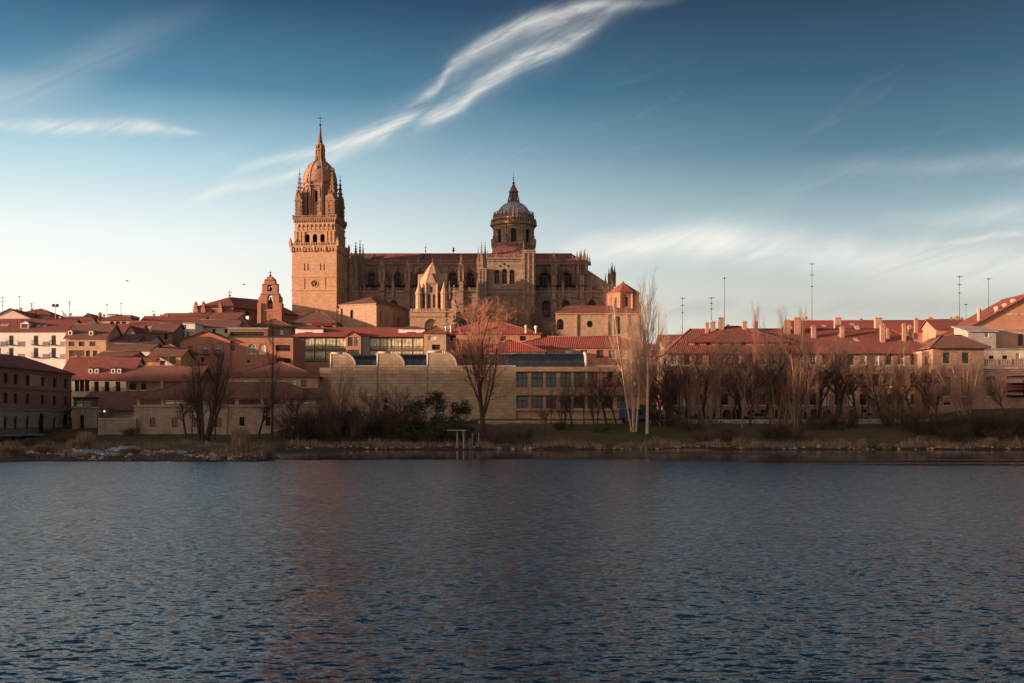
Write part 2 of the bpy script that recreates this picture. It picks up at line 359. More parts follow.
plain('dark_void', (.012, .01, .01), .9); plain('awning_red', (.42, .06, .05), .8); plain('awning_stripe', (.62, .52, .44), .8); plain('concrete_trim', (.46, .41, .35), .7); plain('concrete', (.34, .31, .28), .9, 0, .45, .8)
plain('weathered_white', (.34, .31, .27), .8, 0, .4, 3); plain('mast_metal', (.10, .09, .09), .5, .6); plain('bark', (.060, .044, .035), .95, 0, .6, 3); plain('twig', (.125, .078, .058), .95, 0, .5, 1.2); plain('pale_bark', (.50, .40, .31), .85, 0, .45, 4)
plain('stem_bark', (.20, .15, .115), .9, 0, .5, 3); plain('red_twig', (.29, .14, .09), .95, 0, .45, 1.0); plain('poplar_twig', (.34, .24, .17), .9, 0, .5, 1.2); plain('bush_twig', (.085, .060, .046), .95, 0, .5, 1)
plain('leaf', (.040, .05, .024), .8, 0, .7, 1.2); plain('olive_leaf', (.10, .095, .045), .85, 0, .6, 1.2); plain('cypress_leaf', (.022, .032, .016), .9, 0, .6, 2); plain('lawn_leaf', (.055, .085, .028), .9, 0, .6, .6); plain('reed', (.28, .21, .14), .9, 0, .5, .7); plain('dry_stalk', (.23, .165, .115), .95, 0, .55, .5)
plain('bird_feather', (.05, .045, .045), .8); plain('car_dark', (.02, .022, .028), .3); plain('car_grey', (.16, .17, .19), .35, .4); plain('car_blue', (.05, .08, .14), .35, .2); plain('car_white', (.5, .5, .5), .35); plain('tyre', (.012, .012, .012), .9)
def glass(name, col, rough=.12):
    def f(t, b):
        o, x, y, z = coords(t); n = t.noise(o, .9, 2); t.l.new(t.mix(t.step(n, .35, .65), c4(col), c4(col, .5)), b.inputs['Base Color'])
        bump(t, b, t.noise(o, .6, 2), .12, .05)
    mat(name, f, rough, .6)
glass('glass', (.022, .021, .022)); glass('church_glass', (.012, .011, .011), .7); glass('blind_glass', (.70, .62, .42), .3); glass('green_glass', (.34, .32, .16), .3); glass('brown_glass', (.09, .05, .035), .25)
def lampf(t, b):
    b.inputs['Base Color'].default_value = (.9, .6, .3, 1); b.inputs['Emission Color'].default_value = (1, .62, .25, 1); b.inputs['Emission Strength'].default_value = .55
mat('lamp_glow', lampf)
def groundf(t, b):
    g = t.n('ShaderNodeNewGeometry'); s = t.n('ShaderNodeSeparateXYZ'); t.l.new(g.outputs['Position'], s.inputs[0])
    n1 = t.noise(g.outputs['Position'], .12, 6, .6); n2 = t.noise(g.outputs['Position'], 1.3, 4, .7)
    grass = t.mix(t.step(n2, .3, .7), (.045, .068, .020, 1), (.085, .092, .034, 1)); earth = t.mix(t.step(n2, .3, .7), (.13, .10, .07, 1), (.075, .058, .042, 1))
    c = t.mix(t.step(t.m('ADD', n1, t.m('MULTIPLY', n2, .25)), .50, .74), grass, earth)
    mud = t.mix(t.step(n2, .35, .65), (.065, .05, .04, 1), (.035, .028, .024, 1))
    c = t.mix(t.step(t.m('ADD', s.outputs[2], t.m('MULTIPLY', n2, .8)), .7, 1.3), mud, c)
    t.l.new(c, b.inputs['Base Color']); bump(t, b, n2, .7, .25)
mat('ground', groundf, .95, .1)
def pathf(t, b):
    o, x, y, z = coords(t); n = t.noise(o, 1.1, 5, .65); t.l.new(t.mix(t.step(n, .3, .7), (.33, .28, .22, 1), (.22, .18, .145, 1)), b.inputs['Base Color']); bump(t, b, n, .3, .05)
mat('gravel', pathf, .95, .1)
def waterf(t, b):
    """river skin: the small ripples are given as slopes (not as a height) so that they hold up in the distance"""
    g = t.n('ShaderNodeNewGeometry'); s = t.n('ShaderNodeSeparateXYZ'); t.l.new(g.outputs['Position'], s.inputs[0]); x, y, z = s.outputs
    b.inputs['Base Color'].default_value = (.006, .030, .054, 1); b.inputs['IOR'].default_value = 1.27
    def slopes(sx, sy, sc, seed):
        n = t.n('ShaderNodeTexNoise'); t.put(n.inputs['Vector'], t.xyz(t.m('MULTIPLY', x, sx), t.m('MULTIPLY', y, sy), seed)); n.inputs['Scale'].default_value = sc; n.inputs['Detail'].default_value = 3; n.inputs['Roughness'].default_value = .62; n.inputs['Distortion'].default_value = .25
        q = t.n('ShaderNodeSeparateColor'); t.l.new(n.outputs['Color'], q.inputs[0]); return t.m('SUBTRACT', q.outputs[0], .5), t.m('SUBTRACT', q.outputs[1], .5)
    a, b1 = slopes(.45, 1.0, 4.2, 1.3); c, d = slopes(.55, 1.0, 10, 6.1)
    gust = t.noise(t.xyz(t.m('MULTIPLY', x, .35), y, 2), .045, 3, .55)
    lee = t.m('MULTIPLY', t.step(t.m('ADD', y, t.m('MULTIPLY', t.step(x, 12, 40), 16)), 117, 125), t.step(x, -31, -22))
    band = t.step(t.noise(t.xyz(t.m('MULTIPLY', x, .014), t.m('MULTIPLY', y, .16), 5), 1, 2), .55, .62)
    k = t.m('MULTIPLY', t.m('SUBTRACT', 1.0, t.m('MULTIPLY', lee, t.m('SUBTRACT', .97, t.m('MULTIPLY', band, .6)))), t.m('ADD', .65, t.m('MULTIPLY', gust, .7)))
    t.put(b.inputs['Roughness'], t.m('SUBTRACT', .20, t.m('MULTIPLY', lee, t.m('SUBTRACT', .15, t.m('MULTIPLY', band, .08)))))
    sx_ = t.m('MULTIPLY', k, t.m('ADD', t.m('MULTIPLY', a, RIP * .7), t.m('MULTIPLY', c, RIP * .5))); sy_ = t.m('MULTIPLY', k, t.m('ADD', t.m('MULTIPLY', b1, RIP), t.m('MULTIPLY', d, RIP * .7)))
    va = t.n('ShaderNodeVectorMath', operation='ADD'); t.l.new(g.outputs['Normal'], va.inputs[0]); t.l.new(t.xyz(sx_, sy_, 0), va.inputs[1])
    vn = t.n('ShaderNodeVectorMath', operation='NORMALIZE'); t.l.new(va.outputs[0], vn.inputs[0]); t.l.new(vn.outputs[0], b.inputs['Normal'])
mat('water', waterf, .20, .5)
def foamf(t, b):
    o, x, y, z = coords(t); n = t.noise(t.xyz(t.m('MULTIPLY', x, .5), t.m('MULTIPLY', y, 1.0), z), .9, 6, .7, 1.0)
    t.l.new(t.ramp(n, [(.42, (.035, .035, .035, 1)), (.52, (.2, .2, .21, 1)), (.64, (.6, .61, .63, 1))]), b.inputs['Base Color']); bump(t, b, n, .8, .3)
mat('foam', foamf, .35, .4)
# ------------------------------------------------------------------ ground, river, paths
def wav(x, y): return math.sin(x * .9 + 1.3 * math.sin(y * .7)) * .5 + math.sin(x * .37 + y * .61 + 2) * .5
PR = [(100, -2.5), (150, -1.8), (165, -.5), (168, .2), (170.5, .55), (178, 1.5), (186, 2.9), (191, 3.85), (198, 4.2), (226, 5.2), (262, 7.5), (300, 13), (340, 22), (378, 31), (430, 33), (620, 30), (1500, 14), (5000, 5)]
PL = [(105, -2.0), (114, -.5), (117, .2), (125, .45), (140, .7), (165, 1.0), (182, 1.5), (200, 3.4), (232, 7), (262, 12), (300, 19), (350, 29), (400, 35), (460, 37), (620, 33), (1500, 14), (5000, 5)]
PE = [(100, -2.5), (150, -1.8), (165, -.5), (168, .2), (172, .8), (180, 2.8), (190, 5.4), (200, 6.6), (230, 7.4), (262, 8), (300, 10), (400, 13), (620, 18), (1500, 14), (5000, 5)]
PM = [(100, -2.5), (150, -1.8), (165, -.5), (168, .2), (170.5, .55), (178, 1.5), (186, 2.9), (191, 3.85), (198, 4.2), (226, 5.2), (262, 6.5), (300, 8), (400, 12), (620, 18), (1500, 14), (5000, 5)]
def ground(x, y):
    if y < 60:
        near = interp([(-60, 2.8), (3, 2.6), (6, 2.0), (10, -.6), (16, -1.8), (30, -2.5)], y)
    else: near = -2.5
    yy = y + 1.3 * wav(x * .35, y * .2) * (1 if y < 176 else 0)
    l, r, m, e = interp(PL, yy), interp(PR, yy), interp(PM, yy), interp(PE, yy)
    pc = x / max(y, 60) * F + CX; a = sstep(262, 300, pc + 6 * wav(x * .3, y * .4)); h = l * (1 - a) + r * a
    b = sstep(26, 44, x) if y > 230 else 0; h = h * (1 - b) + m * b
    c = sstep(66, 92, x); h = h * (1 - c) + e * c
    if y > 60 and h > -.4: h += (.13 if y > 165 else .2) * wav(x, y) + .1 * wav(x * 2.7, y * 2.3)
    h = max(near, h) if y < 60 else h
    hill = interp([(-160, 0), (-60, 46), (40, 62), (78, 61), (91, 51), (107, 60), (119, 59), (126, 48), (132, 33), (142, 25), (156, 15), (176, 0)], y)   # unseen ridge, added and shaped to shade the bank and lower houses
    hill *= sstep(-215, -290, x) * (1 - sstep(-420, -640, x) * .7) * (1 + .05 * math.sin(y * .3) + .03 * math.sin(y * .83 + x * .1))
    return max(h, hill - 2) if hill > 2 else h
def axis(a, b, fine0, fine1, step, grow):
    out = []; t = fine0
    while t <= fine1: out.append(t); t += step
    s = step; t = fine0
    while t > a: s *= grow; t -= s; out.insert(0, t)
    s = step; t = fine1
    while t < b: s *= grow; t += s; out.append(t)
    return out
xs = axis(-900, 900, -120, 140, 1.6, 1.16); ys = axis(-300, 1500, 108, 204, 1.1, 1.13)
mb = MB(); nx = len(xs)
mb.mesh([(x, y, ground(x, y)) for y in ys for x in xs], [(j * nx + i, j * nx + i + 1, (j + 1) * nx + i + 1, (j + 1) * nx + i) for j in range(len(ys) - 1) for i in range(nx - 1)], 0, True)
tag(mb.build('ground', ['ground']), kind='structure')
import numpy as np
def river():
    """one sheet: wind waves as real relief where the river lies before the bank, flat beyond"""
    rg = np.random.default_rng(7); Ys = [8.0]
    while Ys[-1] < 176: Ys.append(Ys[-1] + max(.10, .0034 * Ys[-1]))
    Y = np.array(Ys)[:, None]; n = 560; t = np.linspace(-1, 1, n)[None, :]; x = t * (.62 * Y + 14); y = Y + 0 * x
    sp_ = np.maximum(np.gradient(np.array(Ys))[:, None], (1.24 * Y + 28) / n); z = np.zeros_like(x)
    gust = .85 + .22 * np.sin(x * .05 + 1.7 * np.sin(y * .06 + .4) + 1) * np.sin(y * .085 + .8 * np.sin(x * .04)) + .15 * np.sin(x * .21 + y * .17)
    for k in range(64):
        lam = .22 * (6 ** rg.random()); a = math.radians(-62 + rg.normal(0, 34)); kk = 2 * math.pi / lam; ph = rg.uniform(0, 6.28)
        wt = np.clip(lam / sp_ / 2.6 - .6, 0, 1); ss = WAVE * (1.0 if lam < .62 else .32 + .8 * np.clip((y - 35) / 70, 0, 1))
        z += wt * ss / kk * np.sin(kk * (x * math.cos(a) + y * math.sin(a)) + ph + 1.1 * np.sin(x * .11 * math.sin(a + 1) + y * .13 + ph) + .6 * np.sin(x * .37 + ph * 2 + y * .29))
    edge = y + 16 * np.clip((x - 12) / 28, 0, 1) + 3 * np.sin(x * .09 + 1) + 2 * np.sin(x * .021 + y * .1)
    lee = np.clip((edge - 120) / 5, 0, 1) * np.clip((x + 30) / 7, 0, 1); streaks = np.clip((np.sin(y * .42 + .9 * np.sin(x * .021)) - .72) * 6, 0, 1)
    z *= gust * (1 - lee * (.985 - .5 * streaks)) * np.clip((1 - np.abs(t)) * 16, 0, 1) * np.clip((176 - y) / 4, 0, 1) * np.clip((y - 8) / 2, 0, 1)
    r = len(Ys); co = np.stack([x, y, z], -1).reshape(-1, 3); q = np.arange(r * n).reshape(r, n)
    f = np.stack([q[:-1, :-1], q[:-1, 1:], q[1:, 1:], q[1:, :-1]], -1).reshape(-1, 4)
    ex = np.array([[-900, 8, 0], [900, 8, 0], [900, 176, 0], [-900, 176, 0], [-900, 4, 0], [900, 4, 0]], float); b = len(co); co = np.concatenate([co, ex])
    extra = [(b, int(q[0, 0]), int(q[-1, 0]), b + 3), (int(q[0, -1]), b + 1, b + 2, int(q[-1, -1])), (b + 4, b + 5, b + 1, b)]
    f = np.concatenate([f, np.array(extra)]); me = bpy.data.meshes.new('water'); me.vertices.add(len(co)); me.vertices.foreach_set('co', co.ravel()); me.loops.add(f.size); me.loops.foreach_set('vertex_index', f.ravel().astype(np.int32))
    me.polygons.add(len(f)); me.polygons.foreach_set('loop_start', np.arange(0, f.size, 4, dtype=np.int32)); me.polygons.foreach_set('use_smooth', np.ones(len(f), bool)); me.update(calc_edges=True); me.validate()
    me.materials.append(M['water']); o = bpy.data.objects.new('water', me); COL.objects.link(o); return tag(o, kind='structure')
river()
# rapids that tumble over the weir stones on the left bank
def rapids(pxs, Y0, Y1, z0, z1):
    mb = MB(); n = 26; m = 7
    x0, x1 = pxs; vs = []
    for j in range(m + 1):
        for i in range(n + 1):
            t = i / n; q = j / m; p = x0 + (x1 - x0) * t; Y = Y0 + (Y1 - Y0) * q + 1.5 * math.sin(t * 9)
            ed = min(1, 4 * t, 4 * (1 - t), 4 * q + .2)
            vs.append((X(p, Y), Y, (z0 + (z1 - z0) * q + .05 * math.sin(i * 1.9 + j) + .05 * math.sin(i * .7 + j * 2.3)) - (1 - ed) * .45))
    mb.mesh(vs, [(j * (n + 1) + i, j * (n + 1) + i + 1, (j + 1) * (n + 1) + i + 1, (j + 1) * (n + 1) + i) for j in range(m) for i in range(n)], 0, True)
    return tag(mb.build('rapids', ['foam']), kind='structure')
for a in (((48, 86), 124, 128, .42, .62), ((60, 110), 129, 133, .66, .9), ((84, 128), 125, 128.5, .45, .66), ((100, 150), 131, 136, .8, 1.02), ((126, 168), 126, 129, .48, .66), ((150, 198), 129, 132.5, .62, .8), ((176, 206), 123.5, 126, .4, .5), ((12, 44), 126, 130, .62, .8), ((192, 236), 120, 122.5, .32, .42), ((112, 144), 138, 141, .95, 1.1)): rapids(*a)
# promenade along the top of the lawn, with a low retaining wall in front
def strip(name, pts, wid, mt, lift=.004):
    mb = MB()
    for (a, b), (c, d) in zip(pts, pts[1:]):
        mb.face([(a, b, ground(a, b) + lift + .12), (c, d, ground(c, d) + lift + .12), (c, d + wid, ground(c, d) + lift + .12), (a, b + wid, ground(a, b) + lift + .12)])
    return tag(mb.build(name, [mt]), kind='structure')
pp = [(X(p, 193.2), 193.2) for p in range(300, 1060, 8)]
strip('path', pp, 3.2, 'gravel')
pp = [(X(p, 199), 199) for p in range(300, 930, 8)]
strip('road', pp, 7, 'concrete')
def low_wall(name, label, p0, p1, Y, q_top, q_bot, mt, cat='wall'):
    z0, z1 = Z(q_bot, Y), Z(q_top, Y)
    o = root(name, label, cat, (X(p0, Y), Y, z0)); L = X(p1, Y) - X(p0, Y); mb = MB(); n = max(2, int(L / 4))
    mb.wall((0, 0, -1.2), (1, 0, 0), L, z1 - z0 + 1.2, (), .2); mb.face([(L, .6, -1.2), (0, .6, -1.2), (0, .6, z1 - z0), (L, .6, z1 - z0)]); mb.face([(0, .6, -1.2), (0, 0, -1.2), (0, 0, z1 - z0), (0, .6, z1 - z0)]); mb.face([(L, 0, -1.2), (L, .6, -1.2), (L, .6, z1 - z0), (L, 0, z1 - z0)])
    mb.build('masonry', [mt], o)
    mb = MB()
    for i in range(n): mb.box(L * i / n + .01, -.06, z1 - z0 + .002, L * (i + 1) / n - .01, .66, z1 - z0 + .14)
    mb.build('coping', ['trim_stone'], o); return o
low_wall('retaining_wall', 'pale low retaining wall above the dark lawn, left of the white poplars', 478, 622, 192.4, 421.6, 430, 'concrete')
low_wall('retaining_wall', 'pale kerb wall along the lawn top in front of the long red roofed block', 650, 842, 192.4, 420.5, 425, 'concrete')
low_wall('retaining_wall', 'low mossy wall below the corner mansion, right end of the lawn', 846, 946, 192.4, 420, 424.5, 'concrete')
low_wall('garden_wall', 'dark garden wall behind bushes under the stone blocks of the museum', 296, 470, 200, 410.5, 424, 'river_stone')

# ------------------------------------------------------------------ cathedral
CR = Vector((X(440, 400), 400, 30))
cath = root('cathedral', 'huge sandstone cathedral with tall domed bell tower, long nave and leaded crossing dome', 'cathedral', CR)
OFF = Matrix.Translation(-CR)
Zt = Vector((0, 0, 1))
def pinnacle(mb, x, y, z0, zs, zt, w, mat=0):
    """square shaft, gabled collar, crocketed spirelet, finial"""
    h = w / 2
    mb.box(x - h, y - h, z0, x + h, y + h, zs, mat)
    mb.box(x - h * 1.25, y - h * 1.25, zs - .25, x + h * 1.25, y + h * 1.25, zs, mat)
    for sx, sy in ((0, -1), (0, 1), (1, 0), (-1, 0)):
        if sx: mb.mesh([(x + sx * h * 1.12, y - h, zs), (x + sx * h * 1.12, y + h, zs), (x + sx * h * 1.12, y, zs + w * 1.1), (x, y, zs + w * 1.1)], [(0, 1, 2), (1, 3, 2), (0, 2, 3)], mat)
        else: mb.mesh([(x - h, y + sy * h * 1.12, zs), (x + h, y + sy * h * 1.12, zs), (x, y + sy * h * 1.12, zs + w * 1.1), (x, y, zs + w * 1.1)], [(0, 1, 2), (1, 3, 2), (0, 2, 3)], mat)
    H = zt - zs
    mb.lathe(x, y, [(h * 1.0, zs + .01), (h * .62, zs + H * .38), (h * .28, zs + H * .78), (.07, zs + H * .93)], 4, math.pi / 4, mat)
    for k in range(1, 6):
        t = k / 6.5; r = h * (1.0 - .95 * t) * .78; c = max(.09, w * .13 * (1 - t * .5))
        for sx, sy in ((1, 1), (1, -1), (-1, 1), (-1, -1)): mb.box(x + sx * r - c, y + sy * r - c, zs + H * t - c, x + sx * r + c, y + sy * r + c, zs + H * t + c, mat)
    mb.lathe(x, y, [(.08, zs + H * .9), (max(.2, h * .4), zs + H * .935), (.1, zs + H * .965), (.04, zt)], 6, 0, mat)
def balustrade(mb, pts, z, h=1.0, step=.7, mat=0):
    for (a, b), (c, d) in zip(pts, pts[1:]):
        L = math.hypot(c - a, d - b); ux, uy = (c - a) / L, (d - b) / L; n = max(1, int(L / step))
        for q0, q1, wd in ((0, .14, .17), (h - .16, h, .16)):
            mb.face([(a + uy * wd, b - ux * wd, z + q0), (c + uy * wd, d - ux * wd, z + q0), (c + uy * wd, d - ux * wd, z + q1), (a + uy * wd, b - ux * wd, z + q1)], mat)
            mb.face([(a - uy * wd, b + ux * wd, z + q1), (a + uy * wd, b - ux * wd, z + q1), (c + uy * wd, d - ux * wd, z + q1), (c - uy * wd, d + ux * wd, z + q1)], mat)
            mb.face([(c - uy * wd, d + ux * wd, z + q0), (a - uy * wd, b + ux * wd, z + q0), (a - uy * wd, b + ux * wd, z + q1), (c - uy * wd, d + ux * wd, z + q1)], mat)
        for i in range(n + 1):
            x, y = a + (c - a) * i / n, b + (d - b) * i / n; t = .1 if i % 6 else .2
            mb.box(x - t, y - t, z + .1, x + t, y + t, z + h - (.1 if i % 6 else -.25), mat)

# --- bell tower (turned a few degrees towards the evening sun)
TC = Vector((X(320.2, 400), 400, 0)); TM = OFF @ Matrix.Translation(TC) @ Matrix.Rotation(R(-5), 4, 'Z')
zf = lambda q: Z(q, 392); zm = lambda q: Z(q, 400)
hw = 8.1
SIDES = [((-1, -1), (1, 0, 0)), ((1, -1), (0, 1, 0)), ((1, 1), (-1, 0, 0)), ((-1, 1), (0, -1, 0))]
mb = MB(TM); zb = 27; zc = zf(249)
front = [(hw - .15 - 3.6, zf(270.5) - zb, hw - .15 - 3.2, zf(263.5) - zb), (hw - 2.5, zf(270.5) - zb, hw - 2.1, zf(263.5) - zb), (hw + 2.1, zf(270.5) - zb, hw + 2.5, zf(263.5) - zb), (hw + 3.35, zf(270.5) - zb, hw + 3.75, zf(263.5) - zb),
         (hw - 1.15, zf(286.7) - zb, hw + 1.15, zf(280.2) - zb, 'round')]
for i, ((sx, sy), u) in enumerate(SIDES):
    ops = front if i == 0 else [(hw - .5, zf(300) - zb, hw + .5, zf(292) - zb, 'arch'), (hw - .5, zf(268) - zb, hw + .5, zf(262) - zb, 'arch')]
    mb.wall((sx * hw, sy * hw, zb), u, 2 * hw, zc - zb, ops, .7)
def band(mb, r, z0, z1, mat=0):
    mb.box(-r, -r, z0, r, r, z1, mat)
band(mb, hw + .22, zf(290.6), zf(289.4)); band(mb, hw + .18, zf(277.4), zf(276.2)); band(mb, hw + .5, 26, zf(326)); band(mb, hw + .3, zf(326) + .01, zf(323))
for x in (-3.7, 3.9): mb.box(x - .12, -hw - .14, zf(288.7), x + .12, -hw + .1, zf(279))     # the sunk panel of the lowest stage
mb.box(-3.7, -hw - .14, zf(279) + .01, 3.9, -hw + .1, zf(278.2))
tower = mb.build('bell_tower', ['tower_stone'], cath)
mb = MB(TM)
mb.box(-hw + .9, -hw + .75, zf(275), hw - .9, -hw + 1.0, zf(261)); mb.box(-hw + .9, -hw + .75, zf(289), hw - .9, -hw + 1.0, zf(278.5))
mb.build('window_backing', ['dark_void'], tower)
mb = MB(TM); mb.m = TM @ Matrix.Translation((0, -hw - .02, zf(283.5)))
ring = [(math.cos(2 * math.pi * i / 20), math.sin(2 * math.pi * i / 20)) for i in range(20)]
for i in range(20):
    (a, b), (c, d) = ring[i], ring[(i + 1) % 20]
    mb.face([(1.1 * a, -.12, 1.1 * b), (1.1 * c, -.12, 1.1 * d), (1.45 * c, -.12, 1.45 * d), (1.45 * a, -.12, 1.45 * b)][::-1]); mb.face([(1.45 * a, -.12, 1.45 * b), (1.45 * c, -.12, 1.45 * d), (1.45 * c, .1, 1.45 * d), (1.45 * a, .1, 1.45 * b)][::-1])
for k in range(4):
    a = k * math.pi / 4 + .2; mb.tube((1.15 * math.cos(a), .1, 1.15 * math.sin(a)), (-1.15 * math.cos(a), .1, -1.15 * math.sin(a)), .07, .07, 4)
mb.build('round_window', ['tower_stone'], tower)
# stair turret and stepped buttress at the rear corner
mb = MB(TM); mb.box(hw - .02, hw - 5.2, zb, hw + 1.5, hw + 1.0, zf(300)); mb.box(hw - .02, hw - 4.4, zf(300) + .01, hw + 1.0, hw + .8, zf(268)); mb.box(hw - .02, hw - 3.8, zf(268) + .01, hw + .6, hw + .6, zf(254)); 
mb.lathe(hw - 1.5, hw - 1.0, [(2.7, zb), (2.7, zf(252))], 8, .2)
mb.build('stair_turret', ['tower_stone'], tower)
# cornice with corbels, balustrade
mb = MB(TM); band(mb, hw + .25, zc + .01, zc + .35); band(mb, hw + .5, zc + .36, zc + .8); band(mb, hw + .7, zc + .81, zc + 1.1)
for i, ((sx, sy), u) in enumerate(SIDES):
    m0 = mb.m; mb.m = TM @ Matrix.Rotation(R(90) * i, 4, 'Z')
    for k in range(15):
        x = -hw + 2 * hw * (k + .5) / 15; mb.box(x - .25, -hw - .6, zc - .75, x + .25, -hw - .01, zc + .3)
    for k in range(5):
        x = -hw + 2 * hw * k / 4; mb.lathe(x, -hw - .3, [(.15, zc - 1.1), (.5, zc - .3), (.5, zc + 1.1)], 6)
    mb.m = m0
mb.build('cornice', ['tower_stone'], tower)
mb = MB(TM); r = hw + .45; balustrade(mb, [(-r, -r), (r, -r), (r, r), (-r, r), (-r, -r)], zc + 1.1, 1.15, .6)
for sx, sy in ((1, 1), (1, -1), (-1, 1), (-1, -1)): pinnacle(mb, sx * r, sy * r, zc + 1.1, zc + 2.5, zc + 4.2, .8)
mb.build('balustrade', ['tower_stone'], tower)
# belfry with three arched openings a side
hb = 7.3; z0 = zc + 1.1; z1 = zf(220.6); mb = MB(TM)
bops = [(hb + c - .85, zf(245.2) - z0, hb + c + .85, zf(233.6) - z0, 'arch') for c in (-2.75, 0, 2.75)]
for i, ((sx, sy), u) in enumerate(SIDES):
    mb.wall((sx * hb, sy * hb, z0), u, 2 * hb, z1 - z0, bops, 1.0)
    m0 = mb.m; mb.m = TM @ Matrix.Rotation(R(90) * i, 4, 'Z')
    for x in (-hb + .55, -hb + 1.9, -4.1, 4.1, hb - 1.9, hb - .55): mb.box(x - .38, -hb - .3, z0, x + .38, -hb - .003, zf(231.5))
    mb.box(-hb - .25, -hb - .4, zf(231.5) + .01, hb + .25, -hb + .004, zf(230.5))
    for k in range(9):
        x = -hb + 1.2 + (2 * hb - 2.4) * k / 8; mb.box(x - .2, -hb - .28, zf(229.8), x + .2, -hb - .004, zf(223.5)); mb.lathe(x, -hb - .12, [(.15, zf(227)), (.55, zf(225.3)), (.15, zf(223.6))], 6)
    for k in range(8):
        x = -hb + 2.0 + (2 * hb - 4) * k / 7; mb.box(x - .45, -hb - .16, zf(229.5), x + .45, -hb - .005, zf(226.5))
    mb.m = m0
bel = mb.build('belfry', ['tower_stone'], tower)
mb = MB(TM)
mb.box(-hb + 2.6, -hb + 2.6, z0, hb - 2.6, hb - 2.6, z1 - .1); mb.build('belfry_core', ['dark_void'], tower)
for cx_ in (-2.75, 0, 2.75):
    mb = MB(TM); yb = -hb + 1.6; zz = zf(241)
    mb.lathe(cx_, yb, [(.72, zz - .9), (.55, zz - .5), (.45, zz + .1), (.3, zz + .5), (.08, zz + .6)], 10, 0, 0, True); mb.box(cx_ - .8, yb - .12, zz + .6, cx_ + .8, yb + .12, zz + .9)
    mb.build('bell', ['iron'], tower)
mb = MB(TM); band(mb, hb + .3, z1, z1 + .4); band(mb, hb + .55, z1 + .41, z1 + .8); band(mb, hb + .75, z1 + .81, z1 + 1.05)
for i in range(4):
    m0 = mb.m; mb.m = TM @ Matrix.Rotation(R(90) * i, 4, 'Z')
    for k in range(19):
        x = -hb + 2 * hb * k / 18; mb.box(x - .2, -hb - .45, z1 - .4, x + .2, -hb - .01, z1 + .42)
    mb.m = m0
r = hb + .5; balustrade(mb, [(-r, -r), (r, -r), (r, r), (-r, r), (-r, -r)], z1 + 1.05, .9, .55)
mb.build('upper_cornice', ['carved_stone'], tower)
# octagon stage
zo, ze = z1 + 1.05, zm(184.5); ro = 5.75; mb = MB(TM)
ap = ro * math.cos(math.pi / 8); sd = 2 * ro * math.sin(math.pi / 8)
for i in range(8):
    m0 = mb.m; mb.m = TM @ Matrix.Rotation(R(45) * i, 4, 'Z')
    mb.wall((-sd / 2, -ap, zo), (1, 0, 0), sd, ze - zo, [(sd / 2 - .5, zm(205) - zo, sd / 2 + .5, zm(193.5) - zo, 'arch')], .6)
    mb.box(-.95, -ap - .2, zm(192.4), .95, -ap - .003, zm(191)); mb.box(-.95, -ap - .25, zm(206.4), .95, -ap - .003, zm(205.3))
    mb.lathe(-1.3, -ap - .12, [(.27, zm(215)), (.24, zm(191))], 8); mb.lathe(1.3, -ap - .12, [(.27, zm(215)), (.24, zm(191))], 8)
    mb.m = TM @ Matrix.Rotation(R(45) * i + R(22.5), 4, 'Z')
    mb.box(-.45, -ro - .45, zo, .45, -ro + .4, zm(190)); mb.lathe(0, -ro - .2, [(.55, zm(190)), (.7, zm(188.5)), (.3, zm(187.5)), (.35, zm(184)), (.05, zm(178.5))], 6)
    mb.m = m0
for z_, r_ in ((zm(190), ro + .2), (zm(188.6), ro + .55), (zm(185), ro + .35), (zm(184.2), ro + .7)): mb.lathe(0, 0, [(r_, z_), (r_, z_ + .4)], 8, math.pi / 8)
mb.build('octagon_stage', ['carved_stone'], tower)
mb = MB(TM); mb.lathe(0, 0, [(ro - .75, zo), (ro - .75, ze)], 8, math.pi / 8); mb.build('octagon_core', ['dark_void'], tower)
# corner pinnacles of the octagon with fins
for sx, sy in ((-1, -1), (1, -1), (1, 1), (-1, 1)):
    mb = MB(TM); c = hb - 1.35
    mb.box(sx * (c - 1.5) - 1.1, sy * (c - 1.5) - 1.1, zo, sx * (c - 1.5) + 1.1, sy * (c - 1.5) + 1.1, zm(200)); mb.mesh([(sx * (c - 1.5) + i * 1.1, sy * (c - 1.5) + j * 1.1, zm(200)) for i, j in ((-1, -1), (1, -1), (1, 1), (-1, 1))] + [(sx * (c - 2.2), sy * (c - 2.2), zm(191))], [(0, 1, 4), (1, 2, 4), (2, 3, 4), (3, 0, 4)])
    for k in (-1, 1): pinnacle(mb, sx * (c - 2.6 + k * 1.7), sy * (c - 2.6 - k * 1.7), zo, zm(203), zm(187), 1.0)
    pinnacle(mb, sx * c, sy * c, zo, zm(204), zm(175.5), 2.5)
    for k in range(4): mb.box(sx * c - 1.45, sy * c - 1.45, zm(217 - 4 * k), sx * c + 1.45, sy * c + 1.45, zm(216.3 - 4 * k))
    for dx_, dy_ in ((.85, .85), (.85, -.85), (-.85, .85), (-.85, -.85)): pinnacle(mb, sx * c + dx_, sy * c + dy_, zo, zm(205), zm(193), .8)
    for t in range(4):
        f = 1 - t * .13; mb.box(sx * (c - 1.9) - .3, sy * (c - 1.9) - .3, zo, sx * (c - 1.9) + .3, sy * (c - 1.9) + .3, zm(203))
    mb.tube((sx * (c - 2.4), sy * (c - 2.4), zm(203)), (sx * (c - .7), sy * (c - .7), zm(209)), .35, .35, 4)
    mb.tube((sx * c, sy * c, zm(176)), (sx * c, sy * c, zm(172)), .07, .05, 4, 0)
    mb.box(sx * c - .4, sy * c - .04, zm(173.6), sx * c + .4, sy * c + .04, zm(173.2))
    mb.build('pinnacle', ['carved_stone'], tower)
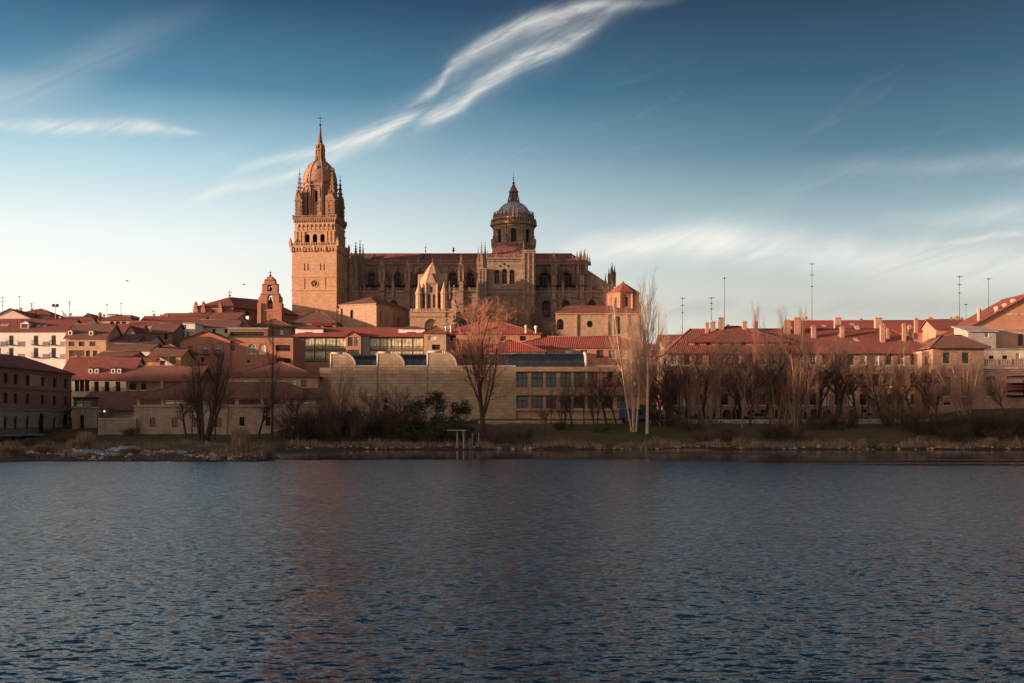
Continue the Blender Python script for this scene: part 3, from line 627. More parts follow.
# dome, lantern, spire, cross
zd0, zd1 = zm(184), zm(160.5); rd = 6.0; mb = MB(TM)
prof = [(rd * max(0, 1 - t ** 2.1) ** .5, zd0 + (zd1 - zd0) * t) for t in (0, .12, .24, .36, .48, .58, .68, .76, .83, .89, .93, .955)]
mb.lathe(0, 0, prof, 32, 0, 0, True)
dome = mb.build('dome', ['dome_stone'], tower)
for i in range(8):
    mb = MB(TM); a = math.pi / 8 + i * math.pi / 4
    for (r_, z_), (r2, z2) in zip(prof, prof[1:]): mb.tube((math.cos(a) * r_, math.sin(a) * r_, z_), (math.cos(a) * r2, math.sin(a) * r2, z2), .27, .27, 5)
    mb.build('dome_rib', ['carved_stone'], tower)
    a = i * math.pi / 4; r_, z_ = prof[5]; mb = MB(TM); mb.lathe(math.cos(a) * r_, math.sin(a) * r_, [(.5, z_ - .6), (.45, z_ + .3), (.05, z_ + .9)], 6); mb.build('dormer', ['tower_stone'], tower)
mb = MB(TM); zl = prof[-1][1]
mb.lathe(0, 0, [(1.95, zl - .8), (1.9, zl + .35), (1.0, zl + .4), (1.0, zm(151)), (1.75, zm(151) + .05), (1.85, zm(149.5)), (1.25, zm(149) + .1), (1.4, zm(147.5)), (1.25, zm(145.5)), (.8, zm(142.8))], 8, math.pi / 8)
for i in range(8):
    a = math.pi / 8 + i * math.pi / 4; mb.lathe(1.55 * math.cos(a), 1.55 * math.sin(a), [(.28, zl), (.24, zm(151))], 6); mb.lathe(1.5 * math.cos(a), 1.5 * math.sin(a), [(.25, zm(149.5)), (.28, zm(148)), (.03, zm(144))], 5)
    b = a; mb.lathe(1.85 * math.cos(b), 1.85 * math.sin(b), [(.2, zl), (.18, zl + .9), (.03, zl + 1.5)], 5)
mb.build('lantern', ['carved_stone'], tower)
mb = MB(TM); mb.lathe(0, 0, [(1.0, zm(143.5)), (.62, zm(139)), (.4, zm(132)), (.22, zm(126))], 8); mb.build('spire', ['nave_tiles'], tower)
mb = MB(TM); mb.ball((0, 0, zm(125)), .42); mb.tube((0, 0, zm(125)), (0, 0, zm(115)), .1, .07, 5); mb.box(-.85, -.07, zm(118.6), .85, .07, zm(118.1)); mb.ball((0, 0, zm(121)), .22)
mb.build('cross', ['iron'], tower)

# --- nave: clerestory, aisle, chapels
YC, YA, YK = 412.0, 403.0, 397.0                    # clerestory wall, aisle wall, chapel wall
xa, xb = X(346, YC), X(588, YC); zg = 28
zE = Z(263.5, YC); zR = Z(254, 420)
mb = MB(OFF); L = xb - xa
wins = []
def wu(p, Y, x0): return X(p, Y) - x0
for p in (372, 398, 420, 453, 470): wins.append((wu(p - 4.5, YC, xa), Z(289, YC) - zg, wu(p + 4.5, YC, xa), Z(272, YC) - zg, 'arch'))
for p in (545, 566.5): wins.append((wu(p - 6, YC, xa), Z(286, YC) - zg, wu(p + 6, YC, xa), Z(272, YC) - zg, 'arch'))
for p in (372, 398, 420, 453, 470, 545, 566.5): wins.append((wu(p - 1.1, YC, xa), Z(271.6, YC) - zg, wu(p + 1.1, YC, xa), Z(268.2, YC) - zg, 'round'))
mb.wall((xa, YC, zg), (1, 0, 0), L, zE - zg, wins, .8)
mb.wall((xb, YC, zg), (0, 1, 0), 16, zE - zg, (), .8); mb.wall((xb, YC + 16, zg), (-1, 0, 0), L, zE - zg, (), .8); mb.wall((xa, YC + 16, zg), (0, -1, 0), 16, zE - zg, (), .8)
mb.box(xa - .3, YC - .45, zE - .8, xb + .3, YC - .004, zE - .4); mb.box(xa - .3, YC - .8, zE - .39, xb + .3, YC + .3, zE)
for w_ in wins:
    if w_[2] - w_[0] > 2:                            # hood mould
        out = outline((w_[0] - .45, w_[1], w_[2] + .45, w_[3] + .45, 'arch'))[2:]
        for a, b in zip(out, out[1:]): mb.tube((xa + a[0], YC - .1, zg + a[1]), (xa + b[0], YC - .1, zg + b[1]), .16, .16, 4)
nave = mb.build('nave', ['cathedral_stone'], cath)
for w_ in wins: window(w_, (xa, YC, zg), (1, 0, 0), .75, 'tracery' if w_[2] - w_[0] > 2 else 'plain', OFF, .2).build('window', ['cathedral_stone', 'church_glass'], nave)
mb = MB(OFF); balustrade(mb, [(xa, YC - .5), (xb, YC - .5), (xb, YC + 16)], zE, 1.2, .55)
for k in range(11):
    x = xa + L * (k + .3) / 11; pinnacle(mb, x, YC - .55, zE, zE + 1.4, zE + 3.0, .5)
mb.build('balustrade', ['cathedral_stone'], nave)
mb = MB(OFF); xh = X(572, 420)
mb.mesh([(xa, YC - .2, zE + .2), (xb, YC - .2, zE + .2), (xb, YC + 16, zE + .2), (xa, YC + 16, zE + .2), (xa, 420, zR), (xh, 420, zR)], [(0, 1, 5, 4), (1, 2, 5), (2, 3, 4, 5), (3, 0, 4), (3, 2, 1, 0)])
mb.box(xa, 419.8, zR - .1, xh, 420.2, zR + .25)
nroof = mb.build('roof', ['nave_tiles'], nave)
for p in (421.5, 372): 
    mb = MB(OFF); x = X(p, 414); mb.mesh([(x - .9, YC - .1, zE + .9), (x - .3, YC - .1, zE + .9), (x + .9, 417.5, zR - .25), (x + .3, 417.5, zR - .25), (x - .9, YC - .1, zE + .2), (x - .3, YC - .1, zE + .2), (x + .9, 417.5, zR - 1.6), (x + .3, 417.5, zR - 1.6)], [(0, 1, 2, 3), (0, 3, 7, 4), (1, 5, 6, 2), (0, 4, 5, 1)]); mb.build('roof_hatch', ['lead'], nroof)
for p, t in ((425.5, 245), (453.5, 247.5)):
    mb = MB(OFF); x = X(p, 420); mb.tube((x, 420, zR), (x, 420, Z(t, 420)), .09, .06, 5)
    if p < 430: mb.box(x - .5, 419.9, Z(248, 420), x + .5, 420.1, Z(247.6, 420)); mb.ball((x, 420, Z(251, 420)), .3)
    else: mb.lathe(x, 420, [(.1, zR + .8), (.55, zR + 1.2), (.55, zR + 1.5), (.1, zR + 1.7)], 6); mb.ball((x, 420, Z(248.5, 420)), .4)
    mb.build('roof_finial', ['iron'], nroof)
# aisle with its terrace ledge
mb = MB(OFF); zA = Z(291, YA); aw = []
for p in (394, 420): aw.append((wu(p - 4, YA, xa), Z(318, YA) - zg, wu(p + 4, YA, xa), Z(300, YA) - zg, 'arch'))
for p in (546, 566, 592): aw.append((wu(p - 4.2, YA, xa), Z(318, YA) - zg, wu(p + 4.2, YA, xa), Z(300, YA) - zg, 'arch'))
xq = X(608, YA)
mb.wall((xa, YA, zg), (1, 0, 0), xq - xa, zA - zg, aw, .7); mb.wall((xq, YA, zg), (0, 1, 0), 20, zA - zg, (), .7)
mb.box(xa, YA - .4, zA - .55, xq + .4, YA + .3, zA)
mb.box(xa, YA - .25, Z(297, YA) - .2, xq + .2, YA - .004, Z(297, YA) + .15)
aisle = mb.build('aisle', ['cathedral_stone'], cath)
mb = MB(OFF); mb.mesh([(xa, YA + .9, zA - .02), (xq, YA + .9, zA - .02), (xb, YC - .02, zA + 3.4), (xa, YC - .02, zA + 3.4)], [(0, 1, 2, 3)]); mb.build('roof', ['zinc'], aisle)  # aisle roof, pitched up and dark to stand for the shaded band here
for w_ in aw: window(w_, (xa, YA, zg), (1, 0, 0), .65, 'tracery', OFF, .25).build('window', ['dark_stone', 'church_glass'], aisle)
mb = MB(OFF); balustrade(mb, [(xa, YA - .2), (xq, YA - .2)], zA, 1.1, .55); mb.build('balustrade', ['cathedral_stone'], aisle)
for k in range(19):
    x = xa + 3 + (xq - xa - 4) * k / 18; q = MB(OFF); big = k % 3 == 0
    if any(abs(x - X(p, YA)) < 1.6 for p in (382, 407.5, 434, 461, 554, 582)) or X(484, YA) < x < X(534, YA): continue
    pinnacle(q, x, YA - .25, zA - 3, zA + (2.6 if big else 1.5), zA + (6.2 if big else 4.0), .95 if big else .6); q.build('pinnacle', ['cathedral_stone'], aisle)
for p in (365.5, 376, 389, 402, 412.5, 428, 440, 447.5, 466, 476.5, 538.5, 559.5, 574):
    q = MB(OFF); x = X(p, YC); q.box(x - .3, YC - .55, zg, x + .3, YC - .004, zE - .82); q.box(x - .5, YC - .8, Z(281, YC), x + .5, YC - .003, Z(280.4, YC)); q.lathe(x, YC - .5, [(.3, Z(279, YC)), (.42, Z(276, YC)), (.05, Z(272, YC))], 6); q.build('pilaster', ['carved_stone'], nave)
# pier buttresses with flyers and pinnacles
def pier(p, wpx, top, Yf, Yb, pin=None, base=22, name='buttress', spk=1):
    mb = MB(OFF); w_ = wpx * .365; x = X(p, Yf); zt = Z(top, Yf)
    mb.box(x - w_ / 2, Yf, base, x + w_ / 2, Yb, zt - (zt - base) * .35); mb.box(x - w_ * .43, Yf + .6, zt - (zt - base) * .35 + .01, x + w_ * .43, Yb, zt)
    mb.mesh([(x - w_ / 2, Yf, zt - (zt - base) * .35), (x + w_ / 2, Yf, zt - (zt - base) * .35), (x + w_ * .43, Yf + .6, zt - (zt - base) * .35 + .9), (x - w_ * .43, Yf + .6, zt - (zt - base) * .35 + .9)], [(0, 1, 2, 3), (0, 3, 2, 1)])
    for k in range(3): zz = base + (zt - base) * (.5 + .15 * k); mb.box(x - w_ / 2 - .18, Yf - .18, zz, x + w_ / 2 + .18, Yb, zz + .35)
    n = 7
    for k in range(n):                                # flyer: a quarter arch to the clerestory
        t0, t1 = k / n, (k + 1) / n; y0, y1 = Yb + (YC - Yb) * t0, Yb + (YC - Yb) * t1; a0, a1 = zt - 1.2 + 2.2 * t0, zt - 1.2 + 2.2 * t1; b0, b1 = zt - 4.5 + 4.2 * math.sin(t0 * 1.57), zt - 4.5 + 4.2 * math.sin(t1 * 1.57)
        c = w_ * .3; mb.mesh([(x - c, y0, b0), (x + c, y0, b0), (x + c, y1, b1), (x - c, y1, b1), (x - c, y0, a0), (x + c, y0, a0), (x + c, y1, a1), (x - c, y1, a1)], [(3, 2, 1, 0), (4, 5, 6, 7), (0, 4, 7, 3), (1, 2, 6, 5), (0, 1, 5, 4), (2, 3, 7, 6)])
    b = mb.build(name, ['cathedral_stone'], cath)
    for (pq, sh, ap_, pw) in (pin or []):
        q = MB(OFF); pinnacle(q, X(pq, Yf + 1.2), Yf + 1.2, zt, Z(sh, Yf), Z(ap_, Yf), pw * .365)
        for sx in (-1, 1): pinnacle(q, X(pq, Yf) + sx * w_ * .4, Yf + .3, zt - 4, zt - .5, zt + 2.2, .6)
        q.build('pinnacle', ['cathedral_stone'], b)
    return b
for p, pins in ((382, [(382, 264.5, 257, 3.2)]), (407.5, [(407.5, 265, 258, 3)]), (434, [(434, 263, 256, 3)]), (461, [(461, 265, 254.5, 3.4)])): pier(p, 5, 270, 401.5, 405.5, pins)
for p, pins in ((554, [(554, 259, 251, 3.4)]), (582, [(580, 258, 251, 2.4), (584, 258, 250.5, 2.4)])): pier(p, 5.5, 263, 401.5, 405.5, pins)
# west-end buttress cluster beside the tower, its red lit pinnacles
mb = MB(OFF); mb.box(X(349, 403), 402.2, 24, X(359, 403), 411, Z(290, 403)); mb.box(X(350, 403), 402.9, Z(290, 403) + .01, X(358, 403), 410, Z(277, 403)); b = mb.build('west_buttress', ['cathedral_stone'], cath)
for p, sh, ap_, w_, Yq in ((351.5, 270, 252, 4.2, 403.2), (355.8, 260, 242, 4.4, 404.5), (360, 260, 240, 3.6, 409.5), (363, 262, 244, 3.4, 411), (348.5, 280, 260, 3.4, 404)):
    q = MB(OFF); pinnacle(q, X(p, Yq), Yq, Z(292, Yq), Z(sh, Yq), Z(ap_, Yq), w_ * .37); q.build('pinnacle', ['cathedral_stone'], b)

# --- south transept
YT = 396.0; x0, x1 = X(487, YT), X(524, YT); zt0 = Z(258, YT)
mb = MB(OFF); tw = [(wu(p - 2.6, YT, x0), Z(284, YT) - zg, wu(p + 2.6, YT, x0), Z(269.5 - (1 if p == 504.5 else 0), YT) - zg, 'arch') for p in (497, 504.5, 512)]
tw += [(wu(p - 1.2, YT, x0), Z(q + 1.2, YT) - zg, wu(p + 1.2, YT, x0), Z(q - 1.2, YT) - zg, 'round') for p, q in ((500.6, 266.2), (508.5, 266.2), (504.5, 264.2))]
mb.wall((x0, YT, zg), (1, 0, 0), x1 - x0, zt0 - zg, tw, .9); mb.wall((x1, YT, zg), (0, 1, 0), 18, zt0 - zg, (), .9); mb.wall((x0, YT + 18, zg), (0, -1, 0), 18, zt0 - zg, (), .9)
for q, d in ((258, .6), (260.2, .35), (288.3, .4), (292.5, .6), (294, .35)): mb.box(x0 - .1, YT - d, Z(q, YT) - .45, x1 + .1, YT - .004, Z(q, YT))
random.seed(5)
for k in range(58):                                   # carved niches and panels of the portal front
    p, q = random.uniform(491, 519), random.uniform(297, 333); s_ = random.uniform(.3, .8); mb.box(X(p, YT) - s_ * .5, YT - random.uniform(.15, .5), Z(q, YT) - s_, X(p, YT) + s_ * .5, YT - .005, Z(q, YT) + s_)
for p in (494.5, 500, 509.5, 515.5): mb.box(X(p, YT) - .35, YT - .6, zg, X(p, YT) + .35, YT - .006, Z(296, YT))
tr = mb.build('transept', ['cathedral_stone'], cath)
for w_ in tw: window(w_, (x0, YT, zg), (1, 0, 0), .85, 'tracery' if w_[3] - w_[1] > 2 else 'plain', OFF, .2).build('window', ['cathedral_stone', 'church_glass'], tr)
mb = MB(OFF); balustrade(mb, [(x0, YT - .3), (x1, YT - .3)], zt0, 1.2, .55); mb.build('balustrade', ['cathedral_stone'], tr)
mb = MB(OFF); zr = Z(247.5, 403); xm = (x0 + x1) / 2
mb.mesh([(x0, YT + .5, zt0 + .1), (x1, YT + .5, zt0 + .1), (x1, YT + 18, zt0 + .1), (x0, YT + 18, zt0 + .1), (xm - 3.4, YT + 6, zr), (xm + 3.4, YT + 6, zr), (xm + 3.4, YT + 18, zr), (xm - 3.4, YT + 18, zr)], [(0, 1, 5, 4), (1, 2, 6, 5), (3, 0, 4, 7), (4, 5, 6, 7), (2, 3, 7, 6)])
mb.build('roof', ['nave_tiles'], tr)
def turret(p, w_, top, pins, Yq, dep=5):
    mb = MB(OFF); h = w_ * .362 / 2; x = X(p, Yq)
    mb.box(x - h, Yq, 24, x + h, Yq + dep, Z(top, Yq))
    for k in range(7): z = 30 + (Z(top, Yq) - 30) * (k + 1) / 7; mb.box(x - h - .25, Yq - .25, z - .5, x + h + .25, Yq + dep + .1, z - .1)
    for k in range(-1, 2): mb.box(x + k * h * .7 - .3, Yq - .4, 24, x + k * h * .7 + .3, Yq - .005, Z(top, Yq) - 1)
    b = mb.build('corner_turret', ['cathedral_stone'], tr)
    for pq, sh, ap_, pw in pins:
        q = MB(OFF); pinnacle(q, X(pq, Yq + 1), Yq + 1 + random.uniform(0, 2), Z(top + 4, Yq), Z(sh, Yq), Z(ap_, Yq), pw * .362); 
        o = q.build('pinnacle', ['cathedral_stone'], tr)
turret(482.5, 9, 268, [(478, 261, 246, 2.6), (481.5, 256, 241, 3), (485, 256, 240.5, 3), (487.5, 262, 250, 2.2)], 394.5)
turret(528.5, 13, 250, [(523.5, 252, 241, 2.4)], 394.5, 6)

# --- crossing dome
DC = Vector((X(513.6, 421), 421, 0)); DM = OFF @ Matrix.Translation(DC)
zz = lambda q: Z(q, 421); mb = MB(DM); rr = 20.3 * 421 / 1100; n = 16
z0, z1 = zz(258), zz(227); sd = 2 * rr * math.sin(math.pi / n); ap = rr * math.cos(math.pi / n)
for i in range(n):
    m0 = mb.m; mb.m = DM @ Matrix.Rotation(2 * math.pi / n * i, 4, 'Z')
    mb.wall((-sd / 2, -ap, z0), (1, 0, 0), sd, z1 - z0, [(sd / 2 - 1.05, zz(245) - z0, sd / 2 + 1.05, zz(231.5) - z0, 'arch')] if i % 2 == 0 else (), .8)
    if i % 2:
        for x in (-1.0, 0, 1.0): mb.lathe(x, -ap - .1, [(.3, zz(247)), (.27, zz(229))], 6)
        mb.box(-1.2, -ap - .7, z0, 1.2, -ap + .2, zz(247)); mb.lathe(0, -ap - .5, [(1.1, zz(247)), (1.2, zz(241)), (.5, zz(240)), (.6, zz(238.4)), (.1, zz(236))], 8)
    else:
        out = outline((-1.35, 0, 1.35, zz(231.5) - zz(245) + .35, 'arch'))[2:]
        for a, b in zip(out, out[1:]): mb.tube((a[0], -ap - .06, zz(245) + a[1]), (b[0], -ap - .06, zz(245) + b[1]), .16, .16, 4)
        mb.box(-1.4, -ap - .3, zz(246.2), 1.4, -ap - .004, zz(245.2))
    mb.m = m0
for q, d in ((247.5, .45), (229, .35), (227, .9), (226, 1.2), (221.4, .9)): mb.lathe(0, 0, [(rr + d, zz(q)), (rr + d, zz(q) + .38)], 32)
for i in range(48):
    a = 2 * math.pi * i / 48; c, s_ = math.cos(a), math.sin(a); mb.lathe((rr + .85) * c, (rr + .85) * s_, [(.2, zz(226) + .4), (.17, zz(221.4))], 5)
mb.lathe(0, 0, [(rr - .15, zz(226)), (rr - .15, zz(218))], 32)
crossing = mb.build('crossing_dome', ['cathedral_stone'], cath)
mb = MB(DM); mb.lathe(0, 0, [(rr - 1.0, z0), (rr - 1.0, z1)], 16, math.pi / 16); mb.build('window_backing', ['church_glass'], crossing)
mb = MB(DM)
for i in range(32):
    a = 2 * math.pi * i / 32; c, s_ = math.cos(a), math.sin(a)
    mb.lathe((rr - .25) * c, (rr - .25) * s_, [(.38, zz(220.5)), (.42, zz(216)), (.12, zz(214.6)), (.25, zz(213.6)), (.03, zz(212.6))], 6)
mb.build('arcade_ring', ['dark_stone'], crossing)
mb = MB(DM); zd = zz(219); hd = zz(202.5) - zd; rd = rr - 1.2; pr = [(rd * math.cos(t), zd + hd * 1.04 * math.sin(t)) for t in [i * .085 for i in range(17)]]
pr = [p for p in pr if p[0] > 1.5]; vs = []; N = 128
for r_, z_ in pr:
    for i in range(N):
        a = 2 * math.pi * i / N; q = r_ * (1 + .022 * math.cos(24 * a)); vs.append((q * math.cos(a), q * math.sin(a), z_))
mb.mesh(vs, [(k * N + i, k * N + (i + 1) % N, (k + 1) * N + (i + 1) % N, (k + 1) * N + i) for k in range(len(pr) - 1) for i in range(N)], 0, True)
mb.face([vs[(len(pr) - 1) * N + i] for i in range(N)])
dd = mb.build('dome_shell', ['dome_lead'], crossing)
mb = MB(DM); zl = zz(203.5)
mb.lathe(0, 0, [(2.5, zl - .5), (2.5, zl + .2), (2.0, zl + .6), (1.55, zl + 1.4), (1.4, zz(193)), (1.9, zz(192.6)), (2.0, zz(191.4)), (1.6, zz(191)), (1.1, zz(188)), (.55, zz(185)), (.3, zz(184))], 8, math.pi / 8)
for i in range(8):
    a = math.pi / 8 + i * math.pi / 4; mb.tube((2.35 * math.cos(a), 2.35 * math.sin(a), zl), (1.5 * math.cos(a), 1.5 * math.sin(a), zz(193)), .28, .2, 5)
mb.build('lantern', ['dark_stone'], crossing)
mb = MB(DM); mb.ball((0, 0, zz(183)), .5); mb.ball((0, 0, zz(180)), .3); mb.tube((0, 0, zz(184)), (0, 0, zz(172)), .12, .05, 5); mb.box(-.5, -.06, zz(178), .5, .06, zz(177.6)); mb.build('cross', ['iron'], crossing)

# --- east end: sloping buttress, pinnacle clusters, polygonal chapel
mb = MB(OFF); Y0 = 405
A = [(585, 262), (585, 268), (612, 286), (612, 289), (600, 290), (594, 287.5), (589, 287.6), (585, 291)]
prof = [(X(p, Y0), Z(q, Y0)) for p, q in A][1:]
k = len(prof); f0 = [(x, Y0, z) for x, z in prof]; f1 = [(x, Y0 + 1.6, z) for x, z in prof]
mb.face(f0[::-1]); mb.face(f1)
for i in range(k): j = (i + 1) % k; mb.face([f0[i], f0[j], f1[j], f1[i]])
mb.box(X(606, Y0), Y0 - .2, 30, X(614, Y0), Y0 + 3, Z(284, Y0)); fb = mb.build('flying_buttress', ['cathedral_stone'], cath)
for p, sh, ap_, w_, dy_ in ((609, 276, 268, 2.2, .6), (612, 272, 262, 2.6, 1.2), (614.6, 274, 264, 2.4, 2.2), (611, 275, 266, 2, 2.8)):
    q = MB(OFF); pinnacle(q, X(p, Y0 + dy_), Y0 + dy_, Z(286, Y0), Z(sh, Y0), Z(ap_, Y0), w_ * .37); q.build('pinnacle', ['dark_stone'], fb)
for p, sh, ap_ in ((577, 258, 251), (581, 257, 249.5), (584.5, 256, 249), (588, 258, 251), (590.5, 263, 255)):
    q = MB(OFF); pinnacle(q, X(p, 413), 413 if p < 586 else 417, Z(264, 413), Z(sh, 413), Z(ap_, 413), 2.2 * .37); q.build('pinnacle', ['cathedral_stone'], nave)
# long low chapel of the east end
YL = 388; x0, x1 = X(556, YL), X(640, YL); zt0 = Z(313, YL); mb = MB(OFF)
lw = [(wu(p - w_, YL, x0), Z(q1, YL) - zg, wu(p + w_, YL, x0), Z(q0, YL) - zg, kd) for p, w_, q0, q1, kd in ((560.5, 3.6, 319, 330, 'arch'), (590, 3.2, 320.5, 327.5, 'round'), (617.5, 3.2, 316, 334, 'arch'))]
mb.wall((x0, YL, zg), (1, 0, 0), x1 - x0, zt0 - zg, lw, .7); mb.wall((x1, YL, zg), (0, 1, 0), 12, zt0 - zg, (), .5); mb.wall((x0, YL + 12, zg), (0, -1, 0), 12, zt0 - zg, (), .5)
mb.box(x0 - .3, YL - .45, zt0 - .5, x1 + .3, YL + .1, zt0)
for p in (576.5, 607.5, 627, 639): mb.box(X(p, YL) - .25, YL - .35, zg, X(p, YL) + .25, YL - .004, zt0 - .5)
ch = mb.build('side_chapel', ['old_stone'], cath)
for w_ in lw: window(w_, (x0, YL, zg), (1, 0, 0), .65, 'plain', OFF, .25).build('window', ['dark_stone', 'church_glass'], ch)
mb = MB(OFF); zr = Z(305.5, YL + 6); mb.mesh([(x0 - .5, YL - .6, zt0 + .01), (x1 + .4, YL - .6, zt0 + .01), (x1 + .4, YL + 12, zt0 + .01), (x0 - .5, YL + 12, zt0 + .01), (X(567, YL + 7), YL + 6, zr), (x1 - 6, YL + 6, zr)], [(0, 1, 5, 4), (1, 2, 5), (2, 3, 4, 5), (3, 0, 4), (3, 2, 1, 0)])
mb.build('roof', ['nave_tiles'], ch)
# octagonal chapel lit from the left
PC = Vector((X(623, 397), 397, 0)); PMX = OFF @ Matrix.Translation(PC); r_ = 15.6 * 397 / 1100 * .99; z0, z1 = 28, Z(293, 394); mb = MB(PMX); n = 8; sd = 2 * r_ * math.sin(math.pi / n); ap = r_ * math.cos(math.pi / n); pw = []
for i in range(n):
    m0 = mb.m; mb.m = PMX @ Matrix.Rotation(R(45) * i + R(8), 4, 'Z'); q = (sd / 2 - .5, Z(307, 394) - z0, sd / 2 + .5, Z(297.5, 394) - z0, 'rect'); mb.wall((-sd / 2, -ap, z0), (1, 0, 0), sd, z1 - z0, [q], .45)
    if i in (0, 6, 7, 1): pw.append((q, mb.m.copy()))
    mb.box(-sd / 2, -ap - .3, z1 - .5, sd / 2, -ap + .2, z1 - .02); mb.box(-sd / 2 - .3, -ap - .25, z0, -sd / 2 + .3, -ap + .4, z1 - .5); mb.box(-sd / 2, -ap - .2, Z(310, 394), sd / 2, -ap + .1, Z(309, 394)); mb.m = m0
oc = mb.build('octagonal_chapel', ['salmon_stone'], cath)
for q, mm in pw: window(q, (-sd / 2, -ap, z0), (1, 0, 0), .4, 'sash', mm, .12).build('window', ['wood', 'church_glass'], oc)
mb = MB(PMX); mb.lathe(0, 0, [(r_ + .7, z1), (r_ + .7, z1 + .15), (.25, Z(282.5, 397))], 8, R(8 + 22.5)); mb.ball((0, 0, Z(282, 397)), .35); mb.build('roof', ['bright_tiles'], oc)
mb = MB(OFF); mb.box(X(634, 400), 399, 28, X(641, 400), 408, Z(302, 399)); mb.build('sacristy', ['cathedral_stone'], cath)

# --- old cathedral: scaly lantern tower in front of the nave
OC = Vector((X(432.5, 386), 386, 30)); oldc = root('lantern_tower', 'golden stone lantern tower with scaly pointed cone, turrets and arched windows before the nave', 'tower', OC)
zq = lambda q: Z(q, 383) - 30
mb = MB(); n = 8; r_ = 14.2 * 386 / 1100 * 1.0; sd = 2 * r_ * math.sin(math.pi / n); ap = r_ * math.cos(math.pi / n); z0, z1 = zq(313), zq(284)
ow = []
for i in range(n):
    m0 = mb.m; mb.m = Matrix.Rotation(R(45) * i, 4, 'Z'); ops = [(sd / 2 + c - .42, zq(308) - z0, sd / 2 + c + .42, zq(295) - z0, 'arch') for c in (-.85, .85)] + [(sd / 2 - .38, zq(293) - z0, sd / 2 + .38, zq(287) - z0, 'arch')]
    mb.wall((-sd / 2, -ap, z0), (1, 0, 0), sd, z1 - z0, ops, .5)
    mb.lathe(-sd / 2, -ap - .1, [(.4, z0), (.35, z1)], 6); mb.box(-sd / 2, -ap - .2, z1 - .4, sd / 2, -ap, z1); mb.box(-sd / 2, -ap - .15, zq(294.6), sd / 2, -ap - .003, zq(294)); mb.m = m0
drum = mb.build('drum', ['old_stone'], oldc)
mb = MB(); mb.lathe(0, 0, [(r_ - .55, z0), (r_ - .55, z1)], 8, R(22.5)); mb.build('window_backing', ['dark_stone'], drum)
mb = MB(); zt = zq(262.5); pf = [(r_ * (1 - t) ** .82 + .12, z1 + (zt - z1) * t) for t in [i / 12 for i in range(13)]]
for (a, b), (c, d) in zip(pf, pf[1:]): mb.lathe(0, 0, [(a * 1.0, b), (c + (a - c) * .35 + .12, d), (c, d + .01)], 8, R(22.5), 0, False, False, False)
for i in range(8):
    a = R(22.5 + 45 * i)
    for (r0, h0), (r1, h1) in zip(pf, pf[1:]): mb.tube((r0 * math.cos(a), r0 * math.sin(a), h0), (r1 * math.cos(a), r1 * math.sin(a), h1), .22, .2, 4); mb.box((r0 + .15) * math.cos(a) - .16, (r0 + .15) * math.sin(a) - .16, h0 - .16, (r0 + .15) * math.cos(a) + .16, (r0 + .15) * math.sin(a) + .16, h0 + .2)
mb.ball((0, 0, zt + .2), .3); mb.tube((0, 0, zt), (0, 0, zq(257.5)), .09, .05, 4); mb.build('cone_roof', ['old_stone'], oldc)
for a in (225, 315, 45, 135):
    mb = MB(); c, s_ = math.cos(R(a)) * (r_ + 1.1), math.sin(R(a)) * (r_ + 1.1)
    mb.lathe(c, s_, [(1.25, z0 - 1), (1.2, zq(295)), (1.4, zq(294.6)), (1.35, zq(293.6)), (.8, zq(289)), (.1, zq(282.5))], 10); mb.build('corner_turret', ['old_stone'], oldc)
for i in range(4):                                    # gablets between the turrets
    mb = MB(Matrix.Rotation(R(90) * i, 4, 'Z')); mb.mesh([(-1.5, -ap - .5, z1), (1.5, -ap - .5, z1), (0, -ap - .5, zq(273)), (0, -1.5, zq(273)), (-1.5, -ap + 1, z1), (1.5, -ap + 1, z1)], [(0, 1, 2), (1, 5, 3, 2), (0, 2, 3, 4)]); mb.build('gablet', ['old_stone'], oldc)
mb = MB(); h = r_ + 2.3; mb.wall((-h, -h, -10), (1, 0, 0), 2 * h, zq(312.5) + 10, [(h - 2.2, zq(336) + 10, h + 2.2, zq(320) + 10, 'arch')], .8); mb.wall((h, -h, -10), (0, 1, 0), 2 * h, zq(312.5) + 10, ()); mb.wall((-h, h, -10), (0, -1, 0), 2 * h, zq(312.5) + 10, ())
mb.face([(-h, -h, zq(312.5)), (h, -h, zq(312.5)), (h, h, zq(312.5)), (-h, h, zq(312.5))]); mb.box(-h - .3, -h - .35, zq(318), h + .3, -h - .004, zq(317)); mb.box(-h - .2, -h - .25, zq(313.6), h + .2, -h - .004, zq(312.5))
for k in range(14): x = -h + 2 * h * (k + .5) / 14; mb.box(x - .35, -h - .1, zq(312.5) + .01, x + .35, -h + .4, zq(312.5) + .9)
bb = mb.build('base_block', ['old_stone'], oldc)
mb = MB(); mb.box(-2.6, -h + .82, -10, 2.6, -h + 1, zq(320)); mb.build('arch_backing', ['old_stone'], bb)
mb = MB(); pinnacle(mb, h + .6, -h + .6, -6, zq(306), zq(286), 1.5); pinnacle(mb, h + 1.3, -h + 3, -6, zq(310), zq(294), 1.2); mb.build('pinnacle', ['old_stone'], oldc)

